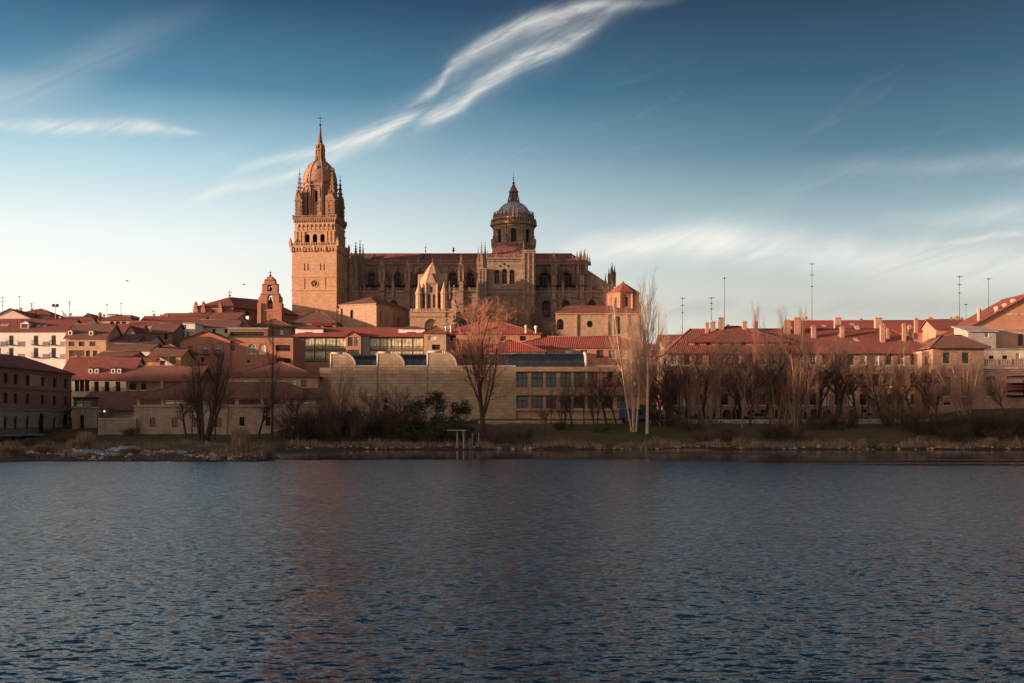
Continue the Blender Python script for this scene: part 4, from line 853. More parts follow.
# --- cloister block with a hipped roof, turned to the sun
KB = Vector((X(376, 380), 380, 28)); clo = root('cloister_block', 'plain golden stone block with low hipped roof between tower and lantern tower', 'church hall', KB, R(-22))
zk = lambda q: Z(q, 380) - 28; wl, dl = 14.6, 24; mb = MB(); zt = zk(303)
ops = [(wl - 10.2, zk(317) + 4, wl - 9.0, zk(308.5) + 4, 'arch')]
mb.wall((-wl, 0, -4), (1, 0, 0), wl, zt + 4, ops, .6); mb.wall((0, 0, -4), (0, 1, 0), dl, zt + 4, [(3, 14, 3.9, 19), (16, 12, 17.2, 18)], .5); mb.wall((0, dl, -4), (-1, 0, 0), wl, zt + 4); mb.wall((-wl, dl, -4), (0, -1, 0), dl, zt + 4)
mb.box(-1.0, -.5, -4, .45, 1.2, zk(306)); mb.box(.01, 7.5, -4, 1.6, 9.3, zk(309)); mb.box(-wl - .45, -.5, -4, -wl + .8, 1.2, zk(307)); mb.box(-wl - .3, -.3, zt - .45, .3, -.004, zt); mb.box(.004, -.3, zt - .45, .3, dl, zt)
kb = mb.build('wall', ['terrace_stone'], clo)
for q, o_, u_ in ((ops[0], (-wl, 0, -4), (1, 0, 0)), ((3, 14, 3.9, 19), (0, 0, -4), (0, 1, 0)), ((16, 12, 17.2, 18), (0, 0, -4), (0, 1, 0))): window(q, o_, u_, .5, 'plain', None, .12).build('window', ['wood', 'church_glass'], kb)
mb = MB(); zr = Z(295.5, 384) - 28; mb.mesh([(-wl - .6, -.6, zt), (.6, -.6, zt), (.6, dl + .5, zt), (-wl - .6, dl + .5, zt), (-wl / 2 + 1, 7, zr), (-wl / 2 + 1, dl - 7, zr)], [(0, 1, 4), (1, 2, 5, 4), (2, 3, 5), (3, 0, 4, 5), (3, 2, 1, 0)]); mb.build('roof', ['brown_tiles'], clo)
# ------------------------------------------------------------------ houses
HILL = 'old town houses stepping up the hill'
def house(name, label, cat, px0, px1, eave, base, Y, dep, kind, ridge, wl, tl, wins=(), ch=(), over=.45, rot=0, dorm=(), sky_=(), group=None, inset=None, below=6, gab=.5, frame='white_paint', band=None, extra=None, glassm='glass', wst='sash'):
    """a house from picture columns px0..px1 at distance Y; kind hip / ridge / gable / shed / flat"""
    z0 = Z(base, Y); h = Z(eave, Y) - z0; cr = math.cos(R(rot)); w_ = (X(px1, Y) - X(px0, Y)) / cr
    o = root(name, label, cat, (X(px0, Y), Y, z0), R(rot), group)
    ux = lambda p: (X(p, Y) - X(px0, Y)) / cr; vz = lambda q: Z(q, Y) - z0
    ops = [(ux(a), vz(d) + below, ux(c), vz(b) + below, *(k[1:] if len(k) > 1 else ())) for a, b, c, d, *k in wins]
    zr = Z(ridge, Y + dep / 2) - z0 if kind not in ('shed', 'flat') else (Z(ridge, Y + dep) - z0 if kind == 'shed' else h)
    mb = MB(); mb.wall((0, 0, -below), (1, 0, 0), w_, h + below, ops, .28)
    mb.wall((w_, 0, -below), (0, 1, 0), dep, h + below); mb.wall((w_, dep, -below), (-1, 0, 0), w_, h + below); mb.wall((0, dep, -below), (0, -1, 0), dep, h + below)
    if kind == 'ridge':
        for x in (0, w_): mb.mesh([(x, 0, h), (x, dep, h), (x, dep / 2, zr)], [(0, 1, 2) if x else (1, 0, 2)])
    if kind == 'gable': mb.face([(0, 0, h), (w_, 0, h), (w_ * gab, 0, zr)])
    if kind == 'gable': mb.face([(w_, dep, h), (0, dep, h), (w_ * gab, dep, zr)])
    if kind == 'shed':
        mb.face([(w_, 0, h), (w_, dep, h), (w_, dep, zr)]); mb.face([(0, dep, h), (0, 0, h), (0, dep, zr)]); mb.face([(w_, dep, h), (0, dep, h), (0, dep, zr), (w_, dep, zr)])
    if band:
        for q in band: mb.box(-.08, -.1, vz(q) - .12, w_ + .08, -.004, vz(q) + .12)
    wall = mb.build('wall', [wl], o)
    for (a, b, c, d, *k), q in zip(wins, ops):
        st = k[0] if k else wst
        if st == 'open': continue
        gm = {'blind': 'blind_glass', 'green': 'green_glass', 'brown': 'brown_glass', 'dark': 'dark_void'}.get(st, glassm)
        hsh = (int(a * 13) + int(b * 7) + len(label)) % 9
        if st == 'sash' and hsh in (0, 4): gm = 'blind_glass'
        elif st == 'sash' and hsh == 7: st = 'shutter'
        f = window(q, (0, 0, -below), (1, 0, 0), .26, 'shutter' if st == 'shutter' else 'sash', None, .08 if q[2] - q[0] < 1.6 else .12)
        wo_ = f.build('window', ['wood' if st in ('shutter', 'dark', 'brown') else frame, gm], wall)
        if st == 'balcony':
            mb = MB(); mb.box(q[0] - .3, -.75, q[1] - below - .18, q[2] + .3, -.005, q[1] - below - .02)
            for i in range(9): x = q[0] - .25 + (q[2] - q[0] + .5) * i / 8; mb.box(x - .025, -.72, q[1] - below, x + .025, -.67, q[1] - below + .95)
            mb.box(q[0] - .28, -.74, q[1] - below + .95, q[2] + .28, -.66, q[1] - below + 1.02); mb.build('balcony', ['iron'], wall)
        elif q[2] - q[0] < 2.2:
            mb = MB(); mb.box(q[0] - .12, -.12, q[1] - below - .14, q[2] + .12, -.004, q[1] - below - .004); mb.build('sill', ['trim_stone'], wall)
    mb = MB(); v, th = over, .22; sl = None
    if kind == 'flat':
        mb.box(-.15, -.15, h + .01, w_ + .15, dep + .15, h + .35); rf = mb.build('roof', [tl], o)
    else:
        e0 = h - (zr - h) * v / (dep / 2 if kind in ('hip', 'ridge') else dep) if kind != 'gable' else h - (zr - h) * v / (w_ / 2)
        e = [(-v, -v), (w_ + v, -v), (w_ + v, dep + v), (-v, dep + v)]
        if kind == 'hip':
            ins = min(dep / 2, w_ / 2) if inset is None else inset; ins = min(ins, w_ / 2 - .05)
            r = [(ins, dep / 2, zr), (w_ - ins, dep / 2, zr)]
            top = lambda d: [(*p, e0 + d) for p in e] + [(a, b, c + d) for a, b, c in r]
            fs = [(0, 1, 5, 4), (1, 2, 5), (2, 3, 4, 5), (3, 0, 4)]
        elif kind == 'ridge':
            top = lambda d: [(*p, e0 + d) for p in e] + [(-v, dep / 2, zr + d), (w_ + v, dep / 2, zr + d)]; fs = [(0, 1, 5, 4), (2, 3, 4, 5)]
        elif kind == 'gable':
            top = lambda d: [(*p, e0 + d) for p in e] + [(w_ * gab, -v, zr + d), (w_ * gab, dep + v, zr + d)]; fs = [(0, 4, 5, 3), (1, 2, 5, 4)]
        else:
            top = lambda d: [(*e[0], e0 + d), (*e[1], e0 + d), (*e[2], zr + d), (*e[3], zr + d)]; fs = [(0, 1, 2, 3)]
        T, B = top(th), top(.012); n = len(T); mb.mesh(T, fs); mb.mesh(B, [tuple(reversed(f)) for f in fs])
        edges = {}
        for f in fs:
            for a, b in zip(f, f[1:] + f[:1]): edges[(a, b)] = 1
        for a, b in edges:
            if (b, a) not in edges: mb.face([B[a], B[b], T[b], T[a]])
        if kind in ('hip', 'ridge', 'gable'): a, b = T[4], T[5]; mb.tube(a, b, .14, .14, 6)
        if kind == 'hip':
            for i, j in ((0, 4), (1, 5), (2, 5), (3, 4)): mb.tube(T[i], T[j], .12, .12, 5)
        rf = mb.build('roof', [tl], o)
    rtop = max(zr, h)
    for p, q, pw, *fr in ch:
        fr = fr[0] if fr else .5; yy = dep * fr; x = (X(p, Y + yy) - X(px0, Y)) ; ww = pw * .85 / F * Y; zt = Z(q, Y + yy) - z0; zb_ = min(h, zt - 1.0) 
        mb = MB(); mb.box(x - ww / 2, yy - ww * .4, zb_, x + ww / 2, yy + ww * .4, zt - .35); mb.box(x - ww / 2 - .12, yy - ww * .4 - .12, zt - .349, x + ww / 2 + .12, yy + ww * .4 + .12, zt - .2)
        for s_ in (-.25, .25): mb.lathe(x + ww * s_, yy, [(.16, zt - .2), (.14, zt + .12)], 6)
        mb.build('chimney', ['chimney_plaster'], rf)
    fy = lambda zz: dep / 2 * max(0, min(1, (zz - h) / max(.01, zr - h))) if kind in ('hip', 'ridge') else dep * max(0, min(1, (zz - h) / max(.01, zr - h)))
    for a, b, c, d in dorm:
        zb_, zt = Z(d, Y + 1) - z0, Z(b, Y + 1) - z0; y0 = max(.3, fy(zb_) - .1); y1 = min(dep * .6, fy(zt) + 1.2) + .6
        x0, x1 = X(a, Y + y0) - X(px0, Y), X(c, Y + y0) - X(px0, Y); dm = MB(); wq = (.18, .25, x1 - x0 - .18, max(.6, (zt - zb_) * .78))
        dm.wall((x0, y0, zb_), (1, 0, 0), x1 - x0, zt - zb_, [wq], .12); dm.wall((x1, y0, zb_), (0, 1, 0), y1 - y0, zt - zb_); dm.wall((x0, y1, zb_), (0, -1, 0), y1 - y0, zt - zb_)
        xm = (x0 + x1) / 2; g = (x1 - x0) * .28; dm.face([(x0, y0, zt), (x1, y0, zt), (xm, y0, zt + g)])
        dmo = dm.build('dormer', ['white_plaster'], rf)
        dm = MB(); dm.mesh([(x0 - .15, y0 - .2, zt - .05), (xm, y0 - .2, zt + g + .05), (x1 + .15, y0 - .2, zt - .05), (x0 - .15, y1, zt - .05), (xm, y1, zt + g + .05), (x1 + .15, y1, zt - .05)], [(0, 1, 4, 3), (1, 2, 5, 4)]); dm.build('dormer_roof', [tl], rf)
        window(wq, (x0, y0, zb_), (1, 0, 0), .1, 'sash', None, .07).build('dormer_window', [frame, 'glass'], rf)
    for p, q in sky_:
        zz = Z(q, Y + dep * .25) - z0; y = fy(zz); x = X(p, Y + y) - X(px0, Y); s_ = (zr - h) / (dep / 2 if kind in ('hip', 'ridge') else dep); q0 = (zr - h) * .0
        mb = MB(); mb.mesh([(x - .45, y - .6, zz - .6 * s_ + th + .08), (x + .45, y - .6, zz - .6 * s_ + th + .08), (x + .45, y + .6, zz + .6 * s_ + th + .08), (x - .45, y + .6, zz + .6 * s_ + th + .08), (x - .45, y - .6, zz - .6 * s_ + .05), (x + .45, y - .6, zz - .6 * s_ + .05), (x + .45, y + .6, zz + .6 * s_ + .05), (x - .45, y + .6, zz + .6 * s_ + .05)], [(0, 1, 2, 3), (4, 5, 1, 0), (5, 6, 2, 1), (7, 4, 0, 3), (6, 7, 3, 2)]); mb.build('skylight', ['pale_metal'], rf)
    return o

def adopt(big, small, names):
    """the parts of a storey built by house() become parts of the building it stands on"""
    d = Matrix.Rotation(-big.rotation_euler.z, 4, 'Z') @ (small.location - big.location)
    for c in list(small.children):
        c.parent = big; c.location = d; c.name = names.get(c.name.split('.')[0], c.name.split('.')[0])
    bpy.data.objects.remove(small)
def W(xs, y0, y1, w_, *k): return [(x - w_ / 2, y0, x + w_ / 2, y1, *k) for x in xs]
# --- brick mill on the left bank, its long side runs away from the river
zb = 2.1; mill = root('brick_mill', 'dark brick riverside mill with stone ground floor and iron walkway', 'mill', (-81.4, 160, zb), R(90))
mu = lambda p: 81.4 * F / (CX - p) - 160; L = mu(71.5); zs, ze = 6.4 - zb, 12.87 - zb; dpt = 13
up = [(mu(p) - .75, 7.2 - zb + f * 3.15, mu(p) + .75, 8.9 - zb + f * 3.15) for f in (0, 1) for p in (-14, -4, 6, 16, 28, 43, 55, 66)]
lo = [(mu(p) - .75, 1.0, mu(p) + .75, 3.1, 'arch') for p in (-14, -4, 6, 16, 28, 55)] + [(mu(p) - 1.3, .2, mu(p) + 1.3, 3.7, 'arch') for p in (42, 66)]
mb = MB(); mb.wall((0, 0, -4), (1, 0, 0), L, zs + 4, [(a, b + 4, c, d + 4, *k) for a, b, c, d, *k in lo], .45); mb.wall((L, 0, -4), (0, 1, 0), dpt, zs + 4); mb.wall((0, dpt, -4), (0, -1, 0), dpt, zs + 4); mb.box(-.1, -.15, zs - .22, L + .1, -.004, zs - .01)
st = mb.build('stone_storey', ['river_stone'], mill)
for q in lo: window(q, (0, 0, 0), (1, 0, 0), .42, 'sash', None, .1).build('window', ['wood', 'dark_void'], st)
mb = MB(); mb.wall((0, 0, zs), (1, 0, 0), L, ze - zs, [(a, b - zs, c, d - zs) for a, b, c, d in up], .35); mb.wall((L, 0, zs), (0, 1, 0), dpt, ze - zs); mb.wall((0, dpt, zs), (0, -1, 0), dpt, ze - zs); mb.wall((L, dpt, zs), (-1, 0, 0), L, ze - zs); mb.box(-.1, -.18, 9.7 - zb, L + .15, -.004, 9.95 - zb); mb.box(-.1, -.2, ze - .35, L + .15, -.004, ze - .02)
bs = mb.build('brick_storeys', ['brick'], mill)
for q in up: window(q, (0, 0, 0), (1, 0, 0), .33, 'sash', None, .1).build('window', ['wood', 'dark_void'], bs)
mb = MB(); mb.box(mu(29.5), -.04, 10.3 - zb, mu(41), -.004, 12.2 - zb); mb.build('plaster_patch', ['tan_plaster'], bs)
mb = MB(); zr = 15.7 - zb; T = [(-.6, -.6, ze), (L + .6, -.6, ze), (L + .6, dpt + .6, ze), (-.6, dpt + .6, ze), (-.6, dpt / 2, zr), (L - 5, dpt / 2, zr)]
mb.mesh([(a, b, c + .25) for a, b, c in T], [(0, 1, 5, 4), (1, 2, 5), (2, 3, 4, 5), (3, 0, 4)]); mb.mesh([(a, b, c + (.25 if i > 5 else 0)) for i, (a, b, c) in enumerate(T[:4] + [(a, b, c + .25) for a, b, c in T[:4]])], [(3, 2, 1, 0), (0, 1, 5, 4), (1, 2, 6, 5), (2, 3, 7, 6), (3, 0, 4, 7)])
mr = mb.build('roof', ['red_tiles'], mill)
for p, yy in ((30, 5.5), (37, 5.0)):
    x = mu(p) - 3; mb = MB(); mb.box(x - .4, yy, ze + 1.5, x + .4, yy + .8, zr + .7); mb.lathe(x, yy + .4, [(.5, zr + .7), (.6, zr + .9), (.2, zr + 1.2)], 6); mb.build('chimney', ['pink_plaster'], mr)
mb = MB(); mb.box(0, -1.7, -.15, L + 1, -.005, .06); mb.build('walkway', ['concrete'], mill)
for i in range(9): mb = MB(); x = L * i / 8.2 + .6; mb.box(x - .18, -1.5, -2.6, x + .18, -1.15, -.15); mb.build('post', ['iron'], mill)
mb = MB()
for i in range(int(L / .35)): x = i * .35 + .1; mb.box(x - .02, -1.64, .06, x + .02, -1.6, 1.05)
mb.box(0, -1.66, 1.05, L + 1, -1.58, 1.12); mb.build('railing', ['iron'], mill)

# --- left bank, front row
house('annex', 'small stone annex with tall dark opening, right of the brick mill', 'building', 72, 98.5, 408.5, 436, 197, 8, 'flat', 408, 'river_stone', 'concrete', [(80, 415, 84, 433, 'dark', 'arch')])
house('shed', 'long low shed with brown pan tiles behind the wall lamps', 'shed', 72, 137, 410, 430, 203, 10, 'shed', 392.5, 'river_stone', 'brown_tiles', over=.5)
house('glazed_lodge', 'dark glazed lean-to beside the brick mill roof end', 'building', 73.5, 92, 399, 410, 200.5, 3, 'flat', 399, 'brown_plaster', 'zinc', [(75, 400, 90.5, 407.5, 'sash')], frame='wood')
house('house', 'cream house with red roof, four white dormers and black balconies, right of brick mill', 'house', 60, 130, 378.5, 400, 216, 12, 'ridge', 358, 'cream_plaster', 'red_tiles', W((77, 82, 87), 380, 391.5, 4.4, 'dark') + W((96.5, 107, 118), 381.5, 392, 4.6, 'balcony'), dorm=[(88.5, 368.5, 92.5, 374), (94.5, 368.5, 98.5, 374), (111, 368.5, 115, 374), (117, 368.5, 121, 374), (121, 368.5, 124, 374)][:4], ch=[(76.5, 355.5, 3)], frame='wood')
house('brick_wing', 'dark red wing with a long brown roof between dormered house and riverside hall', 'house', 126, 196, 380, 402, 214, 12, 'ridge', 367, 'brown_plaster', 'rust_tiles', [(129.5, 383.5, 136, 390, 'dark'), (141, 383.5, 146, 390, 'dark')], over=.7)
house('riverside_hall', 'long stone riverside hall with clerestory glazing under a brown roof', 'hall', 134, 318, 407, 440, 188, 13, 'flat', 407, 'river_stone', 'concrete', W((153, 175, 196.5, 219), 418, 427.5, 6, 'sash') + W((242, 268, 293), 417, 426, 5, 'dark') + [(138, 400.3 + 6.4, 164, 403.2 + 6.6, 'open')][:0], frame='wood', over=.3)
hall = bpy.data.objects['riverside_hall']
cls = house('clerestory', 'glazed clerestory storey with dark strip windows on the riverside hall', 'hall storey', 137, 316, 398, 405.8, 189, 11, 'hip', 384, 'tan_plaster', 'brown_tiles', [(a, 399.6, a + 21, 404.6, 'sash') for a in (140, 164, 189, 214, 239, 264, 290)], inset=6, frame='wood', below=.1, over=.35, ch=[(162, 381.5, 2.4, .4)])
adopt(hall, cls, {'wall': 'clerestory', 'roof': 'roof'})
house('garden_house', 'small pale garden house with hipped brown roof below the salmon facade', 'house', 228, 318, 376.5, 398, 214, 13, 'hip', 363, 'tan_plaster', 'brown_tiles', W((245, 262, 281, 293.5, 304), 379.5, 387, 5.2, 'sash'), inset=8.5, frame='wood')
house('lean_to', 'weathered lean-to roof in front of the pale garden house', 'shed', 226, 316, 400, 418, 204, 8, 'shed', 389, 'grey_plaster', 'brown_tiles', over=.3)
# --- salmon palace and white blocks
house('salmon_palace', 'sunlit salmon stone house with low gable and arched loggia, left of the glass gallery', 'palace', 180, 230, 341, 386, 270, 16, 'gable', 333.5, 'salmon_stone', 'rust_tiles', W((205.5, 218.5), 344.5, 354, 6, 'balcony') + [(188, 346, 192.5, 352, 'shutter'), (201, 357, 204, 362, 'dark'), (203, 335.8, 205.6, 338.6, 'dark')], gab=.49, frame='white_paint', band=(342.5,))
house('salmon_wing', 'sunlit salmon wing with two arched windows and dark loggia strip', 'palace', 229.8, 293, 337.5, 386, 270.5, 16, 'flat', 337, 'salmon_stone', 'zinc', [(247.5, 344, 256, 354, 'sash', 'arch'), (258.5, 344, 266, 354, 'sash', 'arch'), (275.5, 345, 290.5, 351.3, 'dark'), (229.8 + 1.5, 345.5, 235, 351, 'shutter'), (276, 358, 291, 363, 'dark'), (247, 360, 250, 363, 'dark')], band=(342.5,), frame='white_paint')
house('roof_pavilion', 'flat grey roofed penthouse strip above the salmon wing', 'house', 228, 268, 329, 337.8, 280, 8, 'flat', 329, 'brown_plaster', 'concrete', [(230, 332, 264, 336, 'dark')])
house('white_block', 'wide white apartment house with iron balconies, topmost left', 'apartment house', -30, 65.5, 331, 372, 262, 14, 'ridge', 320, 'white_plaster', 'red_tiles', W((-20, -6, 11.3, 36, 53.7), 335.5, 344.5, 4.6, 'balcony') + W((-20, -6, 11.3, 36, 53.7), 348, 357, 4.6, 'balcony'), dorm=[(20.5, 322.5, 28.5, 329)], sky_=[(2.5, 326), (7, 326), (39, 327), (45, 327)], frame='wood', group=HILL)
house('house', 'tan house with wooden gallery and two dormers, next to the white apartment house', 'house', 66, 106, 338, 372, 258, 12, 'ridge', 325, 'tan_plaster', 'brown_tiles', W((71.5, 81.5, 92.5), 341.5, 346.5, 6, 'sash') + [(69, 350.3, 84.5, 358, 'brown')] + W((88, 95), 350.5, 359, 4.5, 'shutter'), dorm=[(68, 330.5, 72, 335.5), (89, 331, 93, 336)], frame='wood', group=HILL)
hs = [
 ('house', 'pale gabled house furthest left on the skyline', -14, 34, 320, 338, 330, 16, 'gable', 312, 'cream_plaster', 'brown_tiles', [], [(17, 309, 2)], {}),
 ('house', 'stepped pink roofed house with many chimneys on the left skyline', 14, 50, 315, 335, 345, 14, 'hip', 309.5, 'pink_plaster', 'red_tiles', W((24, 30, 40), 316, 319, 2, 'sash'), [(21, 308, 2.2), (32, 308.5, 2), (36, 309.5, 1.6)], {}),
 ('house', 'small house with light wall between white block and tan house roofs', 58, 84, 324, 338, 300, 12, 'ridge', 317.5, 'white_plaster', 'red_tiles', W((66, 71), 326, 329, 3, 'sash'), [(60, 316.5, 2)], {}),
 ('house', 'gabled sandy house behind the tan house', 78, 98, 321, 336, 325, 14, 'gable', 316.5, 'tan_plaster', 'brown_tiles', [], [], {}),
 ('house', 'house with red awnings and grey attic on the skyline left of centre', 98, 131, 320, 334, 318, 12, 'hip', 315.5, 'pink_plaster', 'red_tiles', W((112, 118, 124), 321.5, 325.5, 4, 'dark'), [(100, 312.5, 3), (104, 314.5, 2)], {}),
 ('attic', 'boxy grey plaster attic with flat top on the left skyline', 122, 130.5, 316, 325, 330, 8, 'flat', 316, 'grey_plaster', 'concrete', W((126,), 318, 321, 2, 'dark'), [], {}),
 ('attic', 'low cream attic block beside the boxy grey one', 108, 116, 315, 325, 332, 8, 'flat', 315, 'cream_plaster', 'concrete', W((111,), 317.5, 320, 2, 'dark'), [], {}),
 ('house', 'broad red roof with pale gable end in the middle of the hillside', 100, 134, 340, 352, 286, 16, 'ridge', 325, 'tan_plaster', 'red_tiles', [], [(101, 326, 2)], {}),
 ('house', 'house with long ridge and three skylights below the skyline', 122, 172, 334, 350, 298, 16, 'ridge', 322, 'brown_plaster', 'red_tiles', [], [], dict(sky_=[(141, 327), (150, 328), (157, 328)])),
 ('house', 'narrow tan gable house beside the three skylights', 121, 139, 339, 352, 276, 14, 'gable', 329, 'tan_plaster', 'brown_tiles', [], [], {}),
 ('house', 'white house with two arched dormers half way up the hill', 127, 150, 341, 356, 268, 10, 'ridge', 336, 'white_plaster', 'brown_tiles', W((129.5, 136.5), 341.5, 346.5, 3.6, 'sash'), [], {}),
 ('house', 'brown brick gable house left of the white bay windowed block', 152, 172, 333, 352, 282, 14, 'ridge', 324, 'brown_plaster', 'brown_tiles', W((166,), 329 + 5, 338 + 2, 3, 'dark'), [], {}),
 ('white_block', 'white apartment block with glazed bay windows above the salmon gable', 168, 195, 324, 346, 292, 12, 'flat', 324, 'white_plaster', 'concrete', W((184.5,), 325, 328.8, 4, 'sash') + W((173, 177.2, 183, 187.5, 191.5), 332, 338, 3.2, 'sash'), [], {}),
 ('house', 'grey sided house with lean roof under the tan house eaves', 104, 128, 341.5, 362, 260, 10, 'shed', 335, 'grey_plaster', 'brown_tiles', [], [], {}),
 ('house', 'low row house with three small windows and drooping brown eaves', 108, 150, 350.5, 372, 246, 11, 'ridge', 344.5, 'white_plaster', 'brown_tiles', W((113, 124.5, 132.5, 139), 352.5, 357, 2.6, 'sash'), [], {}),
 ('house', 'brown hipped roof house under the white dormer house', 140, 182, 351, 370, 250, 12, 'hip', 345, 'tan_plaster', 'brown_tiles', [], [], {}),
 ('house', 'ochre house with sun on four small windows beside the salmon gable', 150, 181, 356, 374, 240, 9, 'ridge', 350, 'ochre_plaster', 'brown_tiles', [(152, 357.5, 157, 363, 'dark'), (170, 357, 176, 364, 'brown'), (161, 358, 165, 364, 'blind')], [], {}),
 ('house', 'low ochre house with row of lit windows above the brown wing', 128, 153, 361, 376, 234, 8, 'shed', 356.5, 'ochre_plaster', 'rust_tiles', W((131.5, 136.5, 142, 146.5), 361.8, 367, 3, 'blind'), [], {}),
 ('chimney_house', 'bright orange chimney box on the brown wing ridge', 152, 160, 362, 372, 226, 3, 'flat', 362, 'orange_plaster', 'red_tiles', [], [], {}),
 ('house', 'pale wall house behind the cream dormers, left of the low ochre house', 96, 131, 357, 380, 238, 10, 'ridge', 352.5, 'pink_plaster', 'brown_tiles', W((104, 112, 120), 359, 363.5, 3, 'sash'), [], {}),
 ('house', 'long red roof on the skyline with cream strip window storey', 138, 200, 325, 340, 335, 14, 'ridge', 317, 'cream_plaster', 'red_tiles', W((163, 167, 171, 175), 318 + 7.4, 328, 3, 'sash'), [(154, 314, 2), (161, 314.5, 1.6), (167, 313.8, 2.4)], {}),
 ('house', 'upper red roof right behind the cream strip storey', 160, 205, 318, 330, 352, 14, 'ridge', 314, 'tan_plaster', 'rust_tiles', [], [], {}),
 ('house', 'dark roofed house between convent church and salmon palace', 196, 237, 327, 342, 300, 12, 'ridge', 320.5, 'cream_plaster', 'brown_tiles', W((202, 214, 226), 329, 333, 3, 'dark'), [(203.5, 320, 1.5)], {}),
 ('house', 'sunlit plain gable wall with stub chimney under the bell gable', 234, 252, 328, 342, 305, 12, 'gable', 321, 'orange_plaster', 'brown_tiles', [], [(248, 319.5, 4)], {}),
 ('house', 'house with dark eaves and one white window below the bell gable', 250, 292, 327, 345, 315, 14, 'hip', 319.5, 'brown_plaster', 'brown_tiles', [(280, 329.5, 283.2, 334.5, 'blind')], [], {}),
 ('house', 'terrace house with red awnings at the foot of the bell tower', 293, 336, 322, 345, 362, 12, 'hip', 312, 'terrace_stone', 'brown_tiles', [(313, 317.5 + 5, 321, 327, 'dark'), (325, 322.5, 332, 327, 'dark')], [], dict(inset=6)),
 ('house', 'sunlit low wall house left of the bell tower base', 276, 304, 326, 342, 372, 8, 'shed', 320, 'salmon_stone', 'brown_tiles', [], [], {}),
]
for n_, lb, a, b, ev, bs_, Y_, dp, kd, rg, wl, tl, wn, chs, kw in hs: house(n_, lb, 'house' if n_ == 'house' else n_.replace('_', ' '), a, b, ev, bs_, Y_, dp, kd, rg, wl, tl, wn, chs, group=HILL, **kw)
for p0, p1 in ((312, 321), (324, 332)):
    o = root('awning', 'red awning over terrace at the tower foot, ' + ('left one' if p0 == 312 else 'right one'), 'awning', P(p0, 323, 361.6), 0, 'red awnings under the bell tower')
    mb = MB(); ww = (p1 - p0) / F * 361; mb.mesh([(0, 0, 0), (ww, 0, 0), (ww, -1.4, -1.1), (0, -1.4, -1.1), (0, -1.4, -1.5), (ww, -1.4, -1.5)], [(0, 3, 2, 1), (3, 4, 5, 2), (0, 1, 2, 3), (3, 2, 5, 4)]); mb.build('canvas', ['awning_red'], o)
    mb = MB(); mb.tube((.05, -1.4, -1.15), (.05, 0, -1.6), .04, .04, 4); mb.tube((ww - .05, -1.4, -1.15), (ww - .05, 0, -1.6), .04, .04, 4); mb.build('bracket', ['iron'], o)
# stairway ramp wall that drops to the right on the hillside
o = root('stair_wall', 'pale stepped stairway wall slanting down beside the brown wing', 'wall', P(160, 360, 232)); mb = MB(); w_ = 28 / F * 232
for i in range(12): x0, x1 = w_ * i / 12, w_ * (i + 1) / 12; mb.box(x0, 0, -12, x1, 1.2, -3.4 * i / 12 + .2); mb.box(x0, -.06, -3.4 * i / 12 + .202, x1 + .02, 1.26, -3.4 * i / 12 + .4)
mb.build('masonry', ['trim_stone'], o)

# --- convent church on the skyline with buttress pinnacles
o = root('convent_church', 'orange stone convent church with broad red hipped roof and pinnacled buttresses', 'church', P(195, 326, 365)); Yc = 365; q0 = P(195, 326, Yc); mb = MB()
lx = lambda p: X(p, Yc) - q0.x; lz = lambda q: Z(q, Yc) - q0.z
ww = lx(233); mb.wall((0, 0, -12), (1, 0, 0), ww, lz(308) + 12, [(lx(213) - .8, lz(318) + 12, lx(213) + .8, lz(311) + 12, 'arch')], .5); mb.wall((ww, 0, -12), (.5, .87, 0), 34, lz(308) + 12, [(6, 14.5, 8, 17.5, 'arch'), (14, 14.5, 16, 17.5, 'arch'), (22, 14.5, 24, 17.5, 'arch')], .5); mb.wall((0, 24, -12), (0, -1, 0), 24, lz(308) + 12); mb.box(-.2, -.3, lz(309.2), ww + .2, -.004, lz(308))
wa = mb.build('wall', ['salmon_stone'], o); mb = MB(); mb.box(lx(213) - 1, .45, lz(319), lx(213) + 1, .6, lz(310)); mb.build('window', ['dark_void'], wa)
mb = MB(); e = [(-.7, -.7), (ww + .7, -.7), (ww + 17.6, 29), (0, 29)]; zt = lz(307.6); T = [(a, b, zt) for a, b in e] + [(lx(222), 10, Z(297, Yc + 10) - q0.z), (lx(222) + 10, 27, Z(300.5, Yc + 27) - q0.z)]
mb.mesh(T, [(0, 1, 4), (1, 2, 5, 4), (2, 3, 5), (3, 0, 4, 5), (3, 2, 1, 0)]); mb.build('roof', ['red_tiles'], o)
mb = MB(); x = lx(222); zt2 = Z(297, Yc + 10) - q0.z; mb.tube((x, 10, zt2 - .2), (x, 10, zt2 + 2.6), .12, .05, 5); mb.box(x - .55, 9.9, zt2 + 1.5, x + .55, 10.1, zt2 + 1.7); mb.ball((x, 10, zt2 + .5), .35); mb.build('cross', ['iron'], o)
for p, dy_ in ((196, -.9), (204, -1.2), (221, -1.4)):
    mb = MB(); x = lx(p); mb.box(x - .75, dy_, -12, x + .75, .3, lz(309)); pinnacle(mb, x, dy_ + .7, lz(309), lz(305.5), lz(301), .9); mb.build('buttress', ['salmon_stone'], o)
for k in range(3):
    mb = MB(Matrix.Translation((ww, 0, 0)) @ Matrix.Rotation(R(60), 4, 'Z')); x = 3 + 8 * k; mb.box(x - .7, -1.6, -12, x + .7, .2, lz(311)); mb.mesh([(x - .7, -1.6, lz(311)), (x + .7, -1.6, lz(311)), (x + .7, .2, lz(308.5)), (x - .7, .2, lz(308.5))], [(0, 1, 2, 3)]); mb.build('buttress', ['salmon_stone'], o)
house('church_aisle', 'low red lean-to aisle in front of the convent church', 'church aisle', 181, 236, 319.5, 330, 350, 10, 'shed', 313, 'tan_plaster', 'rust_tiles', group=None)
